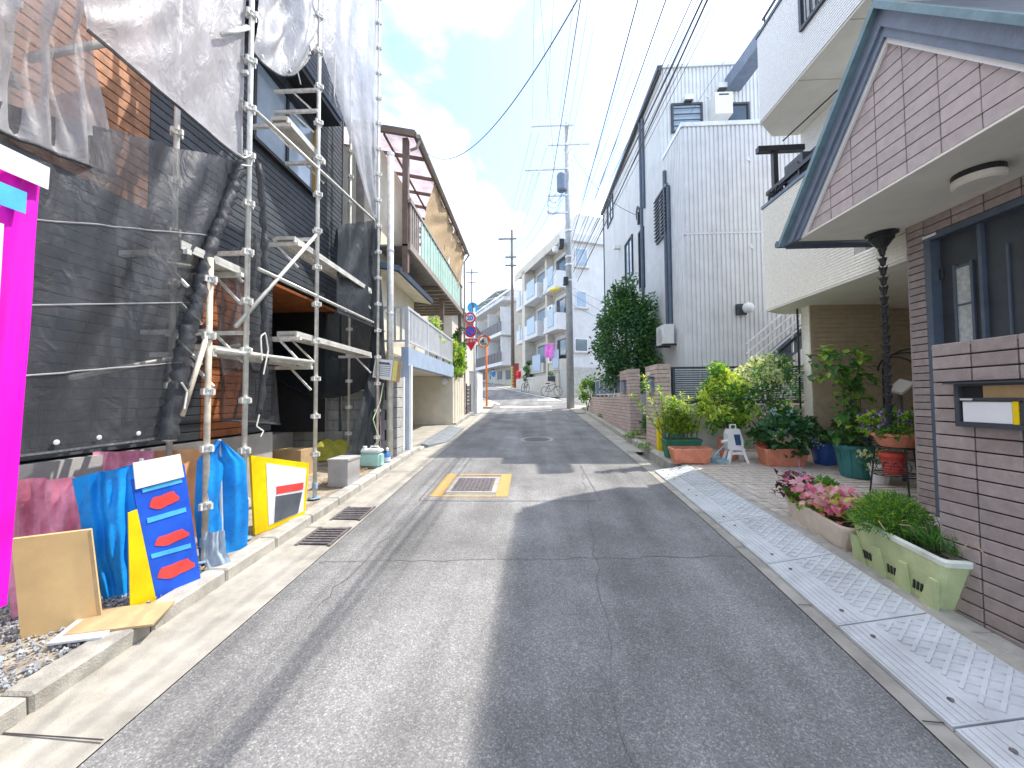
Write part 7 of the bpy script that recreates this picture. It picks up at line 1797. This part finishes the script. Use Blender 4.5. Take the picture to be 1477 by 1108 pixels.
for k in range(6):
    b_ = cB + V(r_.uniform(-.1, .12), r_.uniform(.2, .48), .35); tp = b_ + V(r_.uniform(-.03, .03), 0, r_.uniform(.16, .30)); mb.tube([b_, tp], .004, 4)
    for j in range(24): f = .3 + .7 * r_.random(); a = r_.uniform(0, 6.28); mb.leaf(b_ + (tp - b_) * f, V(math.cos(a), math.sin(a), .5), V(0, 0, 1), .016, .01, 0, .1)
mk('flower_spike', mb, M['lilac'], t)
# --- lime planter with feathery herb
cL = V(2.70, 2.92, 0); cL.z = gz(2.92) + .10
t, Mz, wp = trough('planter', 'pale lime slotted planter of feathery green herbs against the tile wall', cL, .82, .29, .35, M['limepot'], R(-96), 0, rimm=mat('pale_rim', (.68, .72, .62), .55), taper=.76)
for u in (-.34, -.06, .20):
    for k in range(6):
        a_ = wp(u + k * .034, .055 + .002 * k); b_ = wp(u + k * .034 + .004, .115); mb = MB(); d_ = V(-.003, 0, 0); mb.bar(a_ + d_, b_ + d_, .014, .006, up=V(1, 0, 0)); mk('slot', mb, M['interior'], t)
for u in (-.40, -.14, .12, .38):
    mb = MB(); mb.prism([wp(u - .10, .0) + V(-.002, 0, 0), wp(u + .06, 0) + V(-.002, 0, 0), wp(u + .02, .20) + V(-.002, 0, 0), wp(u - .04, .20) + V(-.002, 0, 0)], (-.022, 0, 0)); mk('buttress', mb, M['limepot'], t)
mb = MB(); r_ = random.Random(41)
def feather(c0, R0, n, lmin, lmax, up):
    for k in range(n):
        d = rdir(r_, up); d.z = abs(d.z); b_ = c0 + V(d.x * R0[0], d.y * R0[1], d.z * R0[2]) * (r_.random() ** .4)
        for j in range(2): mb.leaf(b_, (d + rdir(r_) * .8).normalized(), rdir(r_), r_.uniform(lmin, lmax), .007, r_.choice((0, 0, 1)), .3)
feather(cL + V(.01, .17, .33), (.21, .26, .26), 2600, .03, .07, .2)
mk('feathery_herb', mb, [M['g_mid'], M['g_lime']], t)
mb = MB()
for k in range(420):
    b_ = cL + V(r_.uniform(-.1, .12), r_.uniform(-.38, -.05), .32); d = V(r_.uniform(-.5, .4), r_.uniform(-.6, .6), 1).normalized(); mb.leaf(b_, d, rdir(r_), r_.uniform(.08, .20), .008, r_.choice((0, 0, 1)), .4)
mk('grassy_herb', mb, [M['g_mid'], M['g_dark']], t)
mb = MB()
for k in range(9):
    b_ = cL + V(r_.uniform(-.1, .1), r_.uniform(-.4, .2), .34); tp = b_ + V(r_.uniform(-.25, -.05), r_.uniform(-.4, .1), r_.uniform(.02, .14)); mb.tube([b_, (b_ + tp) / 2 + V(0, 0, .05), tp], .0035, 4)
mk('dry_stem', mb, M['straw'], t)
# ================================================================ TREES
def tree(name, lab, base, h, rx, ry, z0, n, size, seed, mats, clumps=60, shape=None):
    t = thing(name, lab, 'tree', tuple(base)); base = Vector(base)
    mb = MB(); mb.tube([base - V(0, 0, .1), base + V(.03, 0, h * .3), base + V(-.02, .02, h * .6), base + V(0, 0, h * .9)], [.075, .06, .04, .01], 8)
    r_ = random.Random(seed)
    for k in range(9):
        f = .25 + .07 * k; a = r_.uniform(0, 6.28); b_ = base + V(0, 0, h * f); tp = b_ + V(rx * .8 * math.cos(a), ry * .8 * math.sin(a), h * .14); mb.tube([b_, (b_ + tp) / 2 + V(0, 0, .05), tp], [.025, .018, .006], 6)
    mk('trunk', mb, M['bark'], t)
    zc = (z0 + h) / 2; fo = foliage(base + V(0, 0, zc), (rx, ry, (h - z0) / 2), n, size, seed, len(mats), clumps, .2, .5, .30, shape, .3)
    mk('crown', fo, mats, t); return t
b_ = onG(900, 590, .1); b_ = V(3.0, 12.0, gz(12) + .1)
def egg(p):
    f = (p.z / 1.75 + 1) / 2; k = 1.18 - .75 * max(0, f - .25); return V(p.x * k, p.y * k, p.z)
tree('evergreen_tree', 'dense dark evergreen tree in front of the grey house', b_, 4.45, 1.02, .88, .95, 11500, .115, 101, [M['g_dark'], M['g_mid'], M['g_dark'], M['g_blue']], 110, egg)
def shrub(lab, c, rad, n, size, seed, mats, name='shrub', cl=20, cat='shrub', zb=None):
    zb = gz(c[1]) + .05 if zb is None else zb
    t = thing(name, lab, cat, (c[0], c[1], zb)); mb = MB(); stems(mb, (c[0], c[1], zb), [V(*c) + V(rng.uniform(-1, 1) * rad[0] * .6, rng.uniform(-1, 1) * rad[1] * .6, rng.uniform(-.3, .6) * rad[2]) for _ in range(6)], .01); mk('stem', mb, M['bark'], t)
    mk('foliage', foliage(c, rad, n, size, seed, len(mats), cl), mats, t); return t
shrub('shady shrub filling the gap between the two gate pillars', (2.95, 9.35, 1.35), (.3, .5, .75), 1300, .09, 111, [M['g_dark'], M['g_mid']])
shrub('lime green shrub at the far end of the aluminium fence', (2.45, 16.6, 1.95), (.35, .35, .5), 700, .12, 112, [M['g_lime'], M['g_mid']])
shrub('dark shrub beside the lime shrub at the fence end', (2.8, 15.9, 1.9), (.3, .5, .5), 700, .12, 113, [M['g_dark'], M['g_mid']])
def gp2(px, py): return onX(px, py, -2.45)
q = gp2(660, 500); shrub('bright green climber spilling over the end of the terrace railing', (-2.55, 13.3, 2.95), (.28, .7, .62), 1500, .11, 114, [M['g_lime'], M['g_mid'], M['g_yellow']], zb=2.36)
shrub('dark green climber behind the road signs', (-2.75, 14.6, 3.3), (.35, .5, .9), 1300, .11, 115, [M['g_dark'], M['g_mid']])
shrub('thin pale vine growing up through the terrace railing', (-2.7, 11.2, 3.45), (.2, .75, .55), 420, .11, 116, [M['g_pale'], M['g_lime']], cl=14, zb=2.69)
wp_ = onG(765, 562, 0); shrub('climbing plant at the foot of the white apartments', (wp_.x - .15, wp_.y - .9, gz(wp_.y) + 1.4), (.45, .4, 1.0), 600, .16, 117, [M['g_mid'], M['g_dark']])
# weeds at the foot of the brick wall, each tuft
for k, (px, py, s, lab) in enumerate(((868, 602, .20, 'weed tuft farthest along the foot of the low brick wall'), (855, 592, .22, 'weed tuft near the concrete pole by the kerb'), (918, 630, .26, 'weed tuft at the gap between the brick pillars'), (928, 648, .2, 'weed tuft at the foot of the nearest brick pillar'), (908, 632, .18, 'small weed tuft beneath the farther brick pillar'))):
    g_ = onG(px, py, .12); t = thing('weed', lab, 'weed', tuple(g_), 'weeds along the brick wall'); mb = MB(); r_ = random.Random(k)
    for j in range(150): a = r_.uniform(0, 6.28); mb.leaf(g_ + V(r_.uniform(-.12, .12), r_.uniform(-.15, .15), r_.uniform(0, s * .6)), V(math.cos(a), math.sin(a), r_.uniform(.3, 1.4)), V(0, 0, 1), r_.uniform(.04, .11), .022, r_.choice((0, 1, 1)), .4)
    mk('foliage', mb, [M['g_lime'], M['g_mid']], t)
